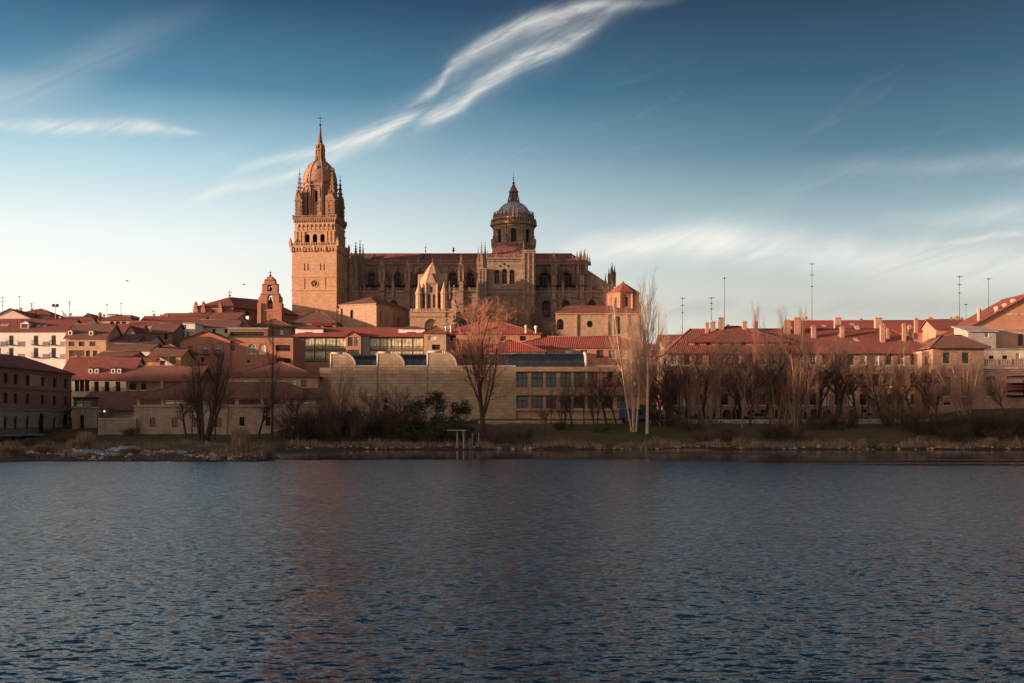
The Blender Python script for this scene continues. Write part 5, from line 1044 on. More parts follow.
# --- bell gable (espadana) of the convent
Yg = 350; o = root('bell_gable', 'tall orange stone bell gable with two stacked arches, left of the big tower', 'bell gable', P(258, 330, Yg)); q0 = P(258, 330, Yg); lx = lambda p: X(p, Yg) - q0.x; lz = lambda q: Z(q, Yg) - q0.z
mb = MB(); H1 = lz(298)
def arch_slab(mb, x0, x1, za, zc_, ops, dep=2.4):
    for yy, u, xo in ((0, (1, 0, 0), x0), (dep, (-1, 0, 0), x1)):
        mb.wall((xo, yy, za), u, x1 - x0, zc_ - za, ops if yy == 0 else [(x1 - x0 - c, b, x1 - x0 - a, d, *k) for a, b, c, d, *k in ops], dep / 2)
    mb.wall((x1, 0, za), (0, 1, 0), dep, zc_ - za); mb.wall((x0, dep, za), (0, -1, 0), dep, zc_ - za); mb.face([(x0, 0, zc_), (x1, 0, zc_), (x1, dep, zc_), (x0, dep, zc_)])
arch_slab(mb, lx(258.5), lx(281.5), -10, lz(310), [])
arch_slab(mb, lx(260.5), lx(279), lz(310) + .01, lz(293), [(lx(267.2) - lx(260.5), .3, lx(272.6) - lx(260.5), lz(294.8) - lz(310), 'arch')])
arch_slab(mb, lx(262), lx(277.5), lz(293) + .01, lz(283.5), [(lx(267.2) - lx(262), .6, lx(272) - lx(262), lz(284.6) - lz(293), 'arch')])
arch_slab(mb, lx(264.2), lx(275), lz(283.5) + .01, lz(279.5), []); arch_slab(mb, lx(266.8), lx(272.4), lz(279.5) + .01, lz(276.5), [])
for p in (259.5, 280): mb.box(lx(p) - .6, -.5, -10, lx(p) + .6, 2.9, lz(303)); pinnacle(mb, lx(p), 1.2, lz(303), lz(300), lz(295), 1.0)
for p, a, b in ((262.8, 292.5, 287), (276.5, 292.5, 287), (265.3, 283, 278), (273.8, 283, 278)): pinnacle(mb, lx(p), 1.2, lz(a), lz(a - 2), lz(b), .75)
for q in (310, 293.2, 283.6, 279.6): mb.box(lx(259.5 if q > 300 else 261 if q > 290 else 263 if q > 281 else 265.5), -.25, lz(q) - .3, lx(280.5 if q > 300 else 278.5 if q > 290 else 276.2 if q > 281 else 273.7), 2.65, lz(q) + .0)
wa = mb.build('wall', ['salmon_stone'], o)
mb = MB(); mb.tube((lx(269.6), 1.2, lz(276.5)), (lx(269.6), 1.2, lz(270)), .14, .06, 5); mb.box(lx(269.6) - .6, 1.1, lz(272.6), lx(269.6) + .6, 1.3, lz(272)); mb.ball((lx(269.6), 1.2, lz(275)), .4); mb.build('cross', ['iron'], o)
for q in (300, 288.2): mb = MB(); mb.lathe(lx(269.8), 1.2, [(.75, lz(q) - .9), (.5, lz(q) - .3), (.4, lz(q) + .4), (.1, lz(q) + .7)], 10, 0, 0, True); mb.box(lx(267.4), 1.1, lz(q) + .7, lx(272.2), 1.3, lz(q) + .95); mb.build('bell', ['iron'], o)
mb = MB(); pinnacle(mb, lx(285), 5, -10, lz(325), lz(312), 1.2); mb.build('pinnacle', ['salmon_stone'], o)

# --- glass gallery house
YG = 300; o = root('glass_gallery_house', 'glass fronted gallery house with red roof and white attic boxes below the cathedral', 'gallery', P(293, 372, YG)); q0 = P(293, 372, YG); lx = lambda p: X(p, YG) - q0.x; lz = lambda q: Z(q, YG) - q0.z
ww, zt = lx(424), lz(337); mb = MB(); mb.box(0, .6, -6, ww, 14, zt - .02); body = mb.build('wall', ['salmon_stone'], o)
cols = [293.3, 304.6, 314.6, 325.6, 336, 346.5]; cols2 = [369.5, 380, 391, 401.5, 412.5, 423.6]
def bays(cs, q1, q0_, style):
    for a, b in zip(cs, cs[1:]):
        mb = MB(); x0, x1, z0, z1 = lx(a), lx(b), lz(q0_), lz(q1); t = .13
        zs_ = z0 + (z1 - z0) * .28
        mb.face([(x0 + t, .07, zs_), (x1 - t, .07, zs_), (x1 - t, .07, z1 - t), (x0 + t, .07, z1 - t)], 1); mb.face([(x0 + t, .066, z0 + t), (x1 - t, .066, z0 + t), (x1 - t, .066, zs_), (x0 + t, .066, zs_)], 2)
        mb.box(x0 - t, 0, z0, x0 + t, .4, z1); mb.box(x0 + t, .02, z1 - t * 2, x1 - t, .4, z1); mb.box(x0 + t, .02, z0, x1 - t, .4, z0 + t * 2); mb.box(x0 + t, .03, zs_ - .05, x1 - t, .38, zs_ + .05)
        for i in (1, 2): x = x0 + (x1 - x0) * i / 3; mb.box(x - .035, .04, z0 + .26, x + .035, .34, z1 - .26)
        mb.build('gallery_bay', ['green_wood', 'blind_glass', 'green_glass'], o)
bays(cols, 337.6, 349.6, 0); bays(cols, 350.4, 362, 0); bays(cols2, 337.6, 349.6, 0); bays(cols2, 350.4, 362, 0)
mb = MB(); mb.box(-.1, -.1, lz(350.4) + .01, ww + .1, .5, lz(349.6) - .01); mb.box(-.1, -.15, -6, ww + .1, .58, lz(362) - .01); mb.build('plinth', ['orange_plaster'], o)
# projecting centre bay with its own gable and a brown upper pane
mb = MB(); x0, x1 = lx(347), lx(362); zt1 = lz(337.2); c = (x0 + x1) / 2
mb.wall((x0, -2, lz(362)), (1, 0, 0), x1 - x0, zt1 - lz(362), [(.5, 4.2, (x1 - x0) / 2 - .2, 6.6), ((x1 - x0) / 2 + .2, 4.2, x1 - x0 - .5, 6.6), (.5, .6, x1 - x0 - .5, 3.2)], .3); mb.wall((x1, -2, lz(362)), (0, 1, 0), 2.5, zt1 - lz(362)); mb.wall((x0, .5, lz(362)), (0, -1, 0), 2.5, zt1 - lz(362)); mb.face([(x0, -2, zt1), (x1, -2, zt1), (c, -2, lz(332.5))])
cb = mb.build('centre_bay', ['orange_plaster'], o)
for q, gm in (((.5, 4.2, (x1 - x0) / 2 - .2, 6.6), 'lamp_glow'), (((x1 - x0) / 2 + .2, 4.2, x1 - x0 - .5, 6.6), 'blind_glass'), ((.5, .6, x1 - x0 - .5, 3.2), 'glass')): window(q, (x0, -2, lz(362)), (1, 0, 0), .26, 'sash', None, .1).build('window', ['green_wood', 'brown_glass' if gm == 'lamp_glow' else gm], cb)
mb = MB(); mb.mesh([(x0 - .3, -2.3, zt1), (x1 + .3, -2.3, zt1), (c, -2.3, lz(332) + .1), (x0 - .3, 5, zt1), (x1 + .3, 5, zt1), (c, 5, lz(332) + .1)], [(0, 2, 5, 3), (2, 1, 4, 5)]); mb.build('gable_roof', ['bright_tiles'], o)
mb = MB(); q = (lx(361.5), lx(370)); mb.box(q[0], -.8, lz(362), q[1], .55, zt - .1); mb.build('stair_bay', ['glass'], o)
mb = MB(); zr = Z(327.5, YG + 8) - q0.z; mb.mesh([(-.5, -.8, zt), (ww + .5, -.8, zt), (ww + .5, 14.5, zt), (-.5, 14.5, zt), (3.5, 8, zr), (ww - 3.5, 8, zr), (-.5, -.8, zt + .2), (ww + .5, -.8, zt + .2), (ww + .5, 14.5, zt + .2), (-.5, 14.5, zt + .2)], [(6, 7, 5, 4), (7, 8, 5), (8, 9, 4, 5), (9, 6, 4), (3, 2, 1, 0), (0, 1, 7, 6), (1, 2, 8, 7), (3, 0, 6, 9)])
rf = mb.build('roof', ['bright_tiles'], o)
for p0, p1, qt, qb, s0, s1 in ((293.5, 321.5, 329, 333.5, 303, 311), (397.5, 424, 329, 336, 406, 415)):
    mb = MB(); x0, x1 = lx(p0), lx(p1); z0, z1 = lz(337), Z(qt, YG + 3) - q0.z; s = (X(s0, YG) - X(p0, YG), Z(333.4, YG) - q0.z - z0 - .1, X(s1, YG) - X(p0, YG), Z(330.8, YG) - q0.z - z0 - .1)
    mb.wall((x0, 2.6, z0), (1, 0, 0), x1 - x0, z1 - z0, [s], .2); mb.wall((x1, 2.6, z0), (0, 1, 0), 6, z1 - z0); mb.wall((x0, 8.6, z0), (0, -1, 0), 6, z1 - z0); mb.face([(x0, 2.6, z1), (x1, 2.6, z1), (x1, 8.6, z1), (x0, 8.6, z1)])
    at = mb.build('attic_box', ['white_plaster'], o); window(s, (x0, 2.6, z0), (1, 0, 0), .18, 'plain', None, .06).build('window', ['wood', 'glass'], at)
    mb = MB(); mb.mesh([(x0 - .4, 2.1, z1 + .01), (x1 + .4, 2.1, z1 + .01), (x1 + .4, 9, z1 + .01), (x0 - .4, 9, z1 + .01), ((x0 + x1) / 2 - 1, 5.6, z1 + 1.0), ((x0 + x1) / 2 + 1, 5.6, z1 + 1.0)], [(0, 1, 5, 4), (1, 2, 5), (2, 3, 4, 5), (3, 0, 4), (3, 2, 1, 0)]); mb.build('attic_roof', ['red_tiles'], at)

# --- museum with barrel roofs over stepped stone bays
YM = 214; o = root('museum', 'long stone museum with dark barrel vault roofs and stepped pale stone bays', 'museum', P(317, 425, YM)); q0 = P(317, 425, YM); lx = lambda p, d=0: X(p, YM + d) - q0.x; lz = lambda q: Z(q, YM) - q0.z
z_h, z_l = lz(353.3), lz(366.5)
def bay(pb, pf, pe, ztop, mt='museum_stone'):
    """a stone front whose parapet drops in a quarter round; a dark barrel vault shows over the low part"""
    xb, xf, xe = lx(pb), lx(pf), lx(pe); n = 12; th = .7; xs = xb + (xf - xb) * .5
    pr = [(xb + .12, ztop), (xs, ztop)] + [(xs + (xf - xs) * math.sin(t), z_l + (ztop - z_l) * math.cos(t)) for t in [math.pi / 2 * i / n for i in range(1, n + 1)]] + [(xe, z_l)]
    mb = MB(); mb.face([(xb + .12, 0, -6), (xe, 0, -6)] + [(a, 0, c) for a, c in reversed(pr)])
    for (a, c), (a1, c1) in zip(pr, pr[1:]): mb.face([(a, 0, c), (a1, 0, c1), (a1, th, c1), (a, th, c)])
    mb.face([(xb + .12, th, -6), (xb + .12, 0, -6), (xb + .12, 0, ztop), (xb + .12, th, ztop)]); mb.face([(xb + .12, th, -6), (xb + .12, th, ztop)] + [(a, th, c) for a, c in pr[1:]] + [(xe, th, -6)]); mb.box(xb - .02, .25, -6, xb + .119, th, ztop - .1)
    b = mb.build('stone_bay', [mt], o)
    mb = MB(); w_ = .24
    edge = [(xb + .12, z_l - .2), (xb + .12, ztop)] + pr[1:-1]
    for (a, c), (a1, c1) in zip(edge, edge[1:]): mb.tube((a, th / 2 - .2, c), (a1, th / 2 - .2, c1), w_, w_, 6)
    mb.build('gable_trim', ['concrete_trim'], b)
    mb = MB(); vp = [(3.6, ztop - .15)] + [(3.6 - 2.8 * math.sin(t), z_l + (ztop - .15 - z_l) * math.cos(t)) for t in [math.pi / 2 * i / n for i in range(1, n + 1)]]; x0 = xb + .3
    for (y0, a0), (y1, a1) in zip(vp, vp[1:]): mb.face([(x0, y1, a1), (xe, y1, a1), (xe, y0, a0), (x0, y0, a0)], 0, True)
    mb.face([(x0, 3.6, ztop - .15), (xe, 3.6, ztop - .15), (xe, 9, ztop - .3), (x0, 9, ztop - .3)]); mb.face([(xe, y_, a_) for y_, a_ in vp] + [(xe, 3.6, z_l)])
    mb.build('vault', ['zinc'], b)
    nseg = max(2, int((xe - xs) / 1.3))
    for i in range(1, nseg):
        x = xs + (xe - xs) * i / nseg; mb = MB()
        for (y0, a0), (y1, a1) in zip(vp, vp[1:]): mb.tube((x, y0, a0 + .02), (x, y1, a1 + .02), .05, .05, 4)
        mb.build('vault_seam', ['iron'], b)
    mb = MB(); mb.box(xf + .35, -.12, z_l + .004, xe - .02, .5, z_l + .22); mb.build('gutter', ['pale_metal'], b); return b
bay(330.5, 355.5, 377.2, lz(353.3)); bay(377.2, 404.5, 427.2, lz(352.6)); bay(427.2, 457, 516, lz(352))
# left return wall and the windowed wing
mb = MB(); mb.wall((0, 3, -6), (1, 0, 0), lx(330.5, 3) + .1, lz(367) + 6, []); mb.wall((0, 15, -6), (0, -1, 0), 12, lz(367) + 6, []); mb.face([(0, 3, lz(367)), (lx(332, 3), 3, lz(367)), (lx(332, 3), 15, lz(367)), (0, 15, lz(367))]); mb.build('stone_bay', ['museum_stone'], o)
mb = MB(); x0, x1 = lx(515.5), lx(640); z1 = lz(366.5)
win = [(lx(a) - x0, lz(q1) + 6, lx(b) - x0, lz(q0_) + 6) for q0_, q1 in ((372.5, 387), (396, 408)) for a, b in ((517.5, 527.5), (531.5, 543), (546, 556.5), (560.5, 571), (574, 585), (588, 598), (603, 613), (617, 627))]
mb.wall((x0, .4, -6), (1, 0, 0), x1 - x0, z1 + 6, win, .9); mb.wall((x1, .4, -6), (0, 1, 0), 14, z1 + 6); mb.box(x0, -.2, lz(371.6), x1 + .2, .396, lz(366.8)); mb.box(x0, -.1, lz(395.2), x1 + .1, .395, lz(388)); mb.box(x0, .05, lz(411), x1, .394, lz(408.6))
wing = mb.build('window_wing', ['terrace_stone'], o)
for q in win: window(q, (x0, .4, -6), (1, 0, 0), .85, 'sash', None, .1).build('window', ['iron', 'glass'], wing)
mb = MB(); pr = [(8, lz(352))] + [(8 - 3.4 - 4.5 * math.sin(t), z1 + (lz(352) - z1) * math.cos(t)) for t in [math.pi / 2 * i / 12 for i in range(13)]]; xe = lx(586)
for (y0, a0), (y1, a1) in zip(pr, pr[1:]): mb.face([(x0 - .5, y0, a0), (x0 - .5, y1, a1), (xe, y1, a1), (xe, y0, a0)][::-1], 0, True)
mb.face([(xe, y, a) for y, a in pr] + [(xe, 8, z1)]); v_ = mb.build('vault', ['zinc'], wing); v_.data.flip_normals()
mb = MB()
for (y0, a0), (y1, a1) in zip(pr, pr[1:]): mb.tube((xe + .1, y0, a0), (xe + .1, y1, a1), .38, .38, 6)
mb.build('gable_trim', ['concrete_trim'], wing)
mb = MB(); mb.box(x0, .3, z1 - .01, x1, 14, z1 + .3); mb.build('flat_roof', ['concrete'], wing)

# --- middle ground behind the museum
house('garden_pavilion', 'red roofed pavilion with white ball lamps on its ridge behind the tall bare tree', 'building', 435, 541, 333.5, 352, 305, 14, 'hip', 323, 'salmon_stone', 'bright_tiles', [(450, 335.5, 456, 341, 'dark'), (500, 336, 506, 341, 'dark'), (520, 336, 526, 341, 'dark')], inset=11)
for p, q, s_, lb in ((446, 327.5, .42, 'white stone ball on the pavilion roof, furthest left'), (451, 327, .36, 'white stone ball on the pavilion roof, second from left'), (526, 326.5, .42, 'white stone ball on the pavilion roof, right of the tall bare tree'), (536, 327.5, .55, 'white stone ball on the pavilion roof, furthest right and largest')):
    o = root('stone_ball', lb, 'finial', P(p, q, 305), 0, 'white balls on the pavilion'); mb = MB(); mb.ball((0, 0, 0), s_, 0, 12); mb.build('ball', ['white_paint'], o); mb = MB(); mb.lathe(0, 0, [(.35, -1.8), (.25, -s_ * .95)], 8); mb.build('pedestal', ['trim_stone'], o)
house('store_house', 'small dark roofed store with two black openings right of the glass gallery', 'building', 424, 446, 333, 356, 290, 10, 'hip', 326.5, 'tan_plaster', 'rust_tiles', [(428, 336, 436, 340, 'blind'), (432, 344.5, 440, 350, 'dark')])
house('long_hall', 'long orange hall with bright red roof and pale cornice behind the museum', 'hall', 508, 662, 347.2, 378, 246, 14, 'hip', 337.5, 'salmon_stone', 'bright_tiles', W((556, 569, 584, 600, 612, 624, 640, 654), 350, 358.5, 7, 'sash'), inset=9, frame='trim_stone', band=(347.9,))
house('low_hall', 'low hall with ridged red roof and lit cornice left of the long orange hall', 'hall', 478, 545, 351, 372, 238, 12, 'hip', 341, 'terrace_stone', 'bright_tiles', W((520, 530, 540), 353, 357, 4, 'sash'), inset=10, band=(351.6,))
house('house', 'dark roofed house with a sunlit side right of the white poplars', 'house', 664, 702, 345.5, 372, 240, 12, 'ridge', 336, 'brown_plaster', 'rust_tiles', W((672, 686), 350, 358, 5, 'dark'), over=.6)

# --- long red roofed block on the right
YB = 226; G1 = 'long red roofed block'
wn = [(668 + 12.6 * i + 3.0, a, 668 + 12.6 * i + 9.6, b, ('sash', 'dark', 'sash', 'shutter', 'dark', 'blind', 'sash', 'shutter', 'dark', 'brown', 'sash')[(i * 7 + k * 4 + i * i) % 11]) for k, (a, b) in enumerate(((354.5, 365), (374, 387.5), (394, 405))) for i in range(21)]
wn += [(668 + 25.2 * i + 4, 409.5, 668 + 25.2 * i + 13, 417.6, 'dark', 'arch') for i in range(10)] + [(668 + 25.2 * i + 17, 409.5, 668 + 25.2 * i + 23, 417.6, 'dark') for i in range(10)]
blk = house('apartment_block', 'long red roofed apartment block with many chimneys behind the bare riverside trees', 'apartment block', 668, 934, 351.5, 418, YB, 17, 'hip', 330, 'block_stone', 'red_tiles', wn, inset=6,
   ch=[(813.5, 326, 5.0, .3), (842, 326.5, 4.6, .3), (882.5, 324, 5.4, .2), (888, 328.5, 3, .28), (904, 324, 4, .22), (910, 325.5, 4.5, .34), (837.5, 317, 7.5, .62), (878, 317, 8, .62), (916, 318, 4, .6)], band=(352.8, 368.5, 390, 407.5), sky_=[(856, 341), (840, 335), (857, 326.5), (916, 341)], over=.8)
at = house('attic_storey', 'set back attic', 'attic storey', 690, 788, 340.5, 349, 228, 12, 'hip', 327.3, 'orange_plaster', 'red_tiles', [(695 + 11.5 * i, 341.5, 700 + 11.5 * i, 347.5, 'dark') for i in range(8)], inset=9, over=.8, below=2,
   ch=[(707, 322.5, 4, .4), (713, 321, 5.5, .4), (721, 317, 6, .4), (728, 325, 4, .5), (744.5, 321, 5, .4), (756, 321, 4, .5), (787, 319.5, 7, .4), (797, 317, 7.5, .4)])
adopt(blk, at, {'wall': 'attic_storey', 'roof': 'attic_roof'})
house('rear_block', 'deeper red roofed block whose ridge runs behind the chimneys of the long block', 'apartment block', 796, 950, 331, 360, 252, 14, 'ridge', 321.5, 'salmon_stone', 'bright_tiles', [], [(806, 316.5, 3), (861, 318.5, 3), (930, 317, 5)], sky_=[(852, 325), (824, 327)])
house('rear_house', 'small red roofed house with orange end wall behind the mansion roof', 'house', 936, 968, 329, 350, 244, 10, 'ridge', 320.5, 'orange_plaster', 'red_tiles', [], [(951, 317, 3), (957, 316, 4), (962, 318, 3)])
# --- corner mansion
YM2 = 206; man = house('corner_mansion', 'sandstone corner mansion with dark hipped roof and tall shuttered windows', 'mansion', 933, 984, 345.5, 410, YM2, 6, 'hip', 336.5, 'mansion_stone', 'brown_tiles', W((946.5, 965.5), 352.5, 363.5, 7.2, 'sash') + W((946.5, 965.5), 376.5, 396, 8.6, 'shutter') + W((947, 966), 402, 405, 6.5, 'dark'), inset=3, band=(347, 368.3, 370.2), over=.9, frame='wood')
house('balcony_house', 'narrow dark house with stacked balconies between long block and corner mansion', 'house', 922, 932.8, 353, 410, 208, 4, 'flat', 353, 'brown_plaster', 'concrete', [(925, 356, 930.5, 363.5, 'balcony'), (925, 372, 930.5, 381, 'balcony'), (925, 389, 930.5, 398, 'balcony')])
mw = house('mansion_wing', 'wing', 'wing', 984.05, 1050, 369, 408, YM2 + .3, 9, 'flat', 369, 'mansion_stone', 'concrete', W((991,), 376.5, 396, 9, 'shutter') + [(1007, 376, 1040, 398, 'open')], band=(370.4,), frame='wood')
adopt(man, mw, {'wall': 'terrace_wing', 'roof': 'terrace'})
mb = MB(); x0, x1 = X(984.3, YM2) - X(933, YM2), X(1050, YM2) - X(933, YM2); z0 = Z(368.6, YM2) - Z(410, YM2) + .45; balustrade(mb, [(x0, .35), (x1, .35)], z0, 1.35, .42); mb.build('balustrade', ['terrace_stone'], man)
mb = MB(); x0, x1 = X(1007, YM2) - X(933, YM2), X(1040, YM2) - X(933, YM2); z1, z2 = Z(377, YM2) - Z(410, YM2), Z(398, YM2) - Z(410, YM2); mb.box(x0, .62, z2, x1, .8, z1); mb.build('loggia_back', ['brown_plaster'], man)
for i, (a, b) in enumerate(((1007, 1023), (1024, 1040))):
    for q, mt_ in ((379, 'awning_stripe'), (386, 'awning_red'), (391, 'awning_stripe')):
        mb = MB(); x0, x1 = X(a, YM2) - X(933, YM2), X(b, YM2) - X(933, YM2); zt = Z(q, YM2) - Z(410, YM2); mb.mesh([(x0, .5, zt), (x1, .5, zt), (x1, -.3, zt - .75), (x0, -.3, zt - .75), (x1, -.3, zt - 1.1), (x0, -.3, zt - 1.1)], [(0, 3, 2, 1), (3, 5, 4, 2), (0, 1, 2, 3), (3, 2, 4, 5)]); mb.build('awning', [mt_], man)
house('terrace_house', 'cream house set back behind the balustraded terrace, right edge', 'house', 982, 1050, 350, 372, 217, 9, 'flat', 349, 'cream_plaster', 'concrete', W((991.5, 1005), 355.5, 361, 5, 'dark') + W((1018,), 353.5, 362, 4, 'sash'))
house('upper_terrace', 'pink rendered block with long window wall above the cream house', 'house', 982, 1060, 331, 352, 224, 9, 'flat', 330.5, 'pink_plaster', 'concrete', [(1018, 334, 1023, 346, 'shutter')])
house('gable_house', 'tall red gable house with a slanting roof and row of round chimneys, right edge', 'house', 950, 1100, 338, 372, 232, 15, 'gable', 297, 'orange_plaster', 'red_tiles', [(1009, 311.5, 1012, 314, 'dark'), (1015, 311.5, 1018, 314, 'dark'), (1021, 311.5, 1024, 314, 'dark')], gab=.56, over=.5)
for i, (p, q0_, q1_, s_) in enumerate(((980, 308, 316, 3.6), (998, 306, 316, 5), (1006.5, 303, 312, 5.4), (1015, 298.5, 308, 6))):
    o = bpy.data.objects['gable_house']; mb = MB(); Yq = 234; x, z0, z1 = X(p, Yq) - o.location.x, Z(q1_ + 6, Yq) - o.location.z, Z(q0_, Yq) - o.location.z; r_ = s_ / F * Yq / 2
    mb.lathe(x, 2.5, [(r_, z0), (r_, z1 - .6), (r_ * 1.25, z1 - .58), (r_ * 1.25, z1 - .25), (r_ * .7, z1)], 12); mb.build('chimney', ['pink_plaster'], o)
house('slate_penthouse', 'grey penthouse with lit side wall between mansion roof and gable house', 'house', 968, 996, 331.5, 350, 221, 7, 'shed', 327, 'grey_plaster', 'concrete', [(985, 333, 989, 337, 'sash')])

# --- masts and aerials on the roofs
def mast(p, top, bot, Y, label, kind=0, r=.07):
    z0 = Z(bot, Y); h = Z(top, Y) - z0; o = root('aerial_mast' , label, 'aerial', (X(p, Y), Y, z0), 0, 'roof aerials'); mb = MB()
    mb.tube((0, 0, 0), (0, 0, h), r, r * .6, 5); mb.build('pole', ['mast_metal'], o)
    arms = [(.97, 1.3), (.80, .8), (.62, .55)] if kind == 0 else [(.98, .9)] if kind == 1 else [(.96, .5), (.9, .9), (.8, .6)]
    for t, w_ in arms:
        mb = MB(); mb.tube((-w_ * .5, 0, h * t), (w_ * .5, 0, h * t), .05, .05, 4)
        for i in range(6): x = -w_ * .5 + w_ * i / 5; mb.tube((x, -.35, h * t), (x, .35, h * t), .025, .025, 3)
        mb.box(-.12, -.1, h * t - .18, .12, .1, h * t + .05); mb.build('antenna', ['mast_metal'], o)
for a in ((682.5, 297, 338, 244, 'aerial mast above the dark house right of the white poplars'), (711.5, 297, 328, 234, 'short aerial mast above the left attic chimneys'), (724.5, 277, 330, 235, 'slender aerial mast just right of the capped attic chimney', 1), (812, 262, 326, 255, 'tallest aerial mast rising from the middle of the long block'), (959.5, 275, 322, 247, 'aerial mast with arms behind the mansion roof'), (966, 304, 322, 247, 'short bare mast beside the armed mast', 1, .05), (988.5, 278, 314, 238, 'thin mast by the smallest round chimney', 1),
          (2.5, 297, 320, 332, 'aerial at the far left end of the skyline'), (19.5, 296, 314, 338, 'aerial over the pale gable on the left skyline', 1), (31.5, 303, 312, 350, 'short aerial over the many chimneyed pink house'), (69.5, 301, 320, 320, 'aerial with side arms between two skyline trees', 2), (107, 304, 318, 326, 'thin aerial over the red awning house', 1), (121, 303, 318, 334, 'thin aerial beside the boxy grey attic', 1), (153.5, 311, 319, 340, 'stub aerial on the long red skyline roof', 1)): mast(*a)
# twin lamp mast behind the white block
o = root('floodlight_mast', 'pale mast with two lamp heads standing behind the white apartment house', 'floodlight', P(55.5, 322, 285)); mb = MB(); h = Z(305, 285) - Z(322, 285); mb.tube((0, 0, -8), (0, 0, h), .1, .07, 6); mb.tube((-.55, 0, h - .5), (.55, 0, h - .5), .05, .05, 4); mb.build('pole', ['pale_metal'], o)
for s_ in (-1, 1): mb = MB(); mb.box(s_ * .5 - .28, -.3, h - .45, s_ * .5 + .28, .2, h + .25); mb.build('lamp_head', ['iron'], o)
# lit wall lamp by the shed
for p, lb in ((97.4, 'small unlit post lamp at the end of the stone annex'), (102, 'small lit lamp glowing on the shed wall')):
    o = root('wall_lamp', lb, 'lamp', P(p, 420, 190)); mb = MB(); h = Z(411.5, 190) - Z(420, 190); mb.tube((0, 0, -2), (0, 0, h), .06, .05, 5); mb.tube((0, 0, h), (.35, 0, h + .15), .04, .04, 4); mb.build('post', ['iron'], o)
    mb = MB(); mb.lathe(.4, 0, [(.1, h - .12), (.2, h + .0), (.14, h + .16), (.03, h + .24)], 8); mb.build('lantern', ['lamp_glow' if p > 100 else 'pale_metal'], o)
# wall under the lamps with a pale cracked coping
low_wall('quay_wall', 'stone quay wall with pale ragged coping left of the riverside hall', 98, 136, 187, 419, 440, 'river_stone')

# --- jetty of white posts at the water's edge
Yj = 167.5; o = root('jetty', 'white post jetty with flat top plank standing in the water', 'jetty', (X(448, Yj), Yj, 0)); lx = lambda p: X(p, Yj) - o.location.x
mb = MB(); mb.box(lx(447.5), -.5, Z(430.8, Yj), lx(466), .9, Z(429.8, Yj)); mb.build('plank', ['weathered_white'], o)
for p in (457.3, 463.6): mb = MB(); mb.lathe(lx(p), .1, [(.13, -1.5), (.13, Z(430.9, Yj))], 8); mb.build('post', ['weathered_white'], o)
o = root('mooring_frame', 'pair of thin pale stakes right of the white jetty', 'frame', (X(472, 169), 169, .3)); 
for p, b in ((472.4, 433), (478.6, 432.5)): mb = MB(); x = X(p, 169) - o.location.x; mb.lathe(x, 0, [(.08, -1), (.07, Z(b, 169) - .3)], 6); mb.build('stake', ['weathered_white'], o)

# --- parked vehicles along the promenade
def car(p, Y, label, paint, L=4.3, H=1.45, van=False, rot=0):
    o = root('parked_van' if van else 'parked_car', label, 'van' if van else 'car', (X(p, Y), Y, ground(X(p, Y), Y) + .02), R(rot), 'cars parked along the river road'); h = L / 2; w_ = .88 if not van else .98
    if van: side = [(-h, .35), (h, .35), (h, 1.0), (h - .15, 1.25), (h - .9, H - .02), (h - 1.2, H), (-h + .1, H), (-h, H - .15)]
    else: side = [(-h, .3), (h, .3), (h, .72), (h - .25, .84), (h - 1.15, .92), (h - 1.9, H), (-h + 1.0, H), (-h + .25, .98), (-h, .86)]
    mb = MB(); ins = lambda z: w_ - max(0, (z - .9)) * .22
    A = [(x, -ins(z), z) for x, z in side]; B = [(x, ins(z), z) for x, z in side]; n = len(side); mb.face(A); mb.face(B[::-1])
    for i in range(n): j = (i + 1) % n; mb.face([A[j], A[i], B[i], B[j]])
    b = mb.build('body', [paint], o)
    wz0, wz1 = (1.15, H - .2) if van else (.96, H - .1)
    for s_ in (-1, 1):
        mb = MB(); f = lambda x, z: (x, s_ * (ins(z) + .006), z); x0, x1 = (-h + .5, h - 1.0) if not van else (h - 1.9, h - .75); q = [f(x0 + (.25 if not van else 0), wz0), f(x1 - (.3 if not van else 0), wz0), f(x1 - (.8 if not van else .3), wz1), f(x0 + (.5 if not van else 0), wz1)]
        mb.face(q if s_ < 0 else q[::-1]); mb.build('side_window', ['glass'], o)
        for x in (-h + .8, h - .85): mb = MB(Matrix.Translation((x, s_ * (w_ - .1), .33)) @ Matrix.Rotation(R(90), 4, 'X')); mb.lathe(0, 0, [(.2, -.12), (.33, -.11), (.33, .11), (.2, .12)], 14); mb.build('wheel', ['tyre'], o)
    for s_ in (-1, 1): mb = MB(); mb.box(h - .06, s_ * .62 - .16, .6, h + .02, s_ * .62 + .16, .74); mb.build('headlight', ['pale_metal'], o)
    return o
for a in ((633, 199, 'blue grey van parked behind the left white poplar', 'car_blue', 5, 2.3, True), (652, 200.5, 'dark blue car parked behind the right white poplar', 'car_blue'), (703, 201, 'black car parked before the left part of the long block', 'car_dark'), (738, 201, 'first of two dark cars under the capped attic chimney', 'car_dark'), (759, 201.5, 'grey car beside the dark one before the long block', 'car_grey'), (872, 203, 'small grey car parked by the garage arches', 'car_grey'), (664, 201.5, 'pale van parked right of the white poplars', 'car_white', 4.8, 2.1, True)): car(*a)
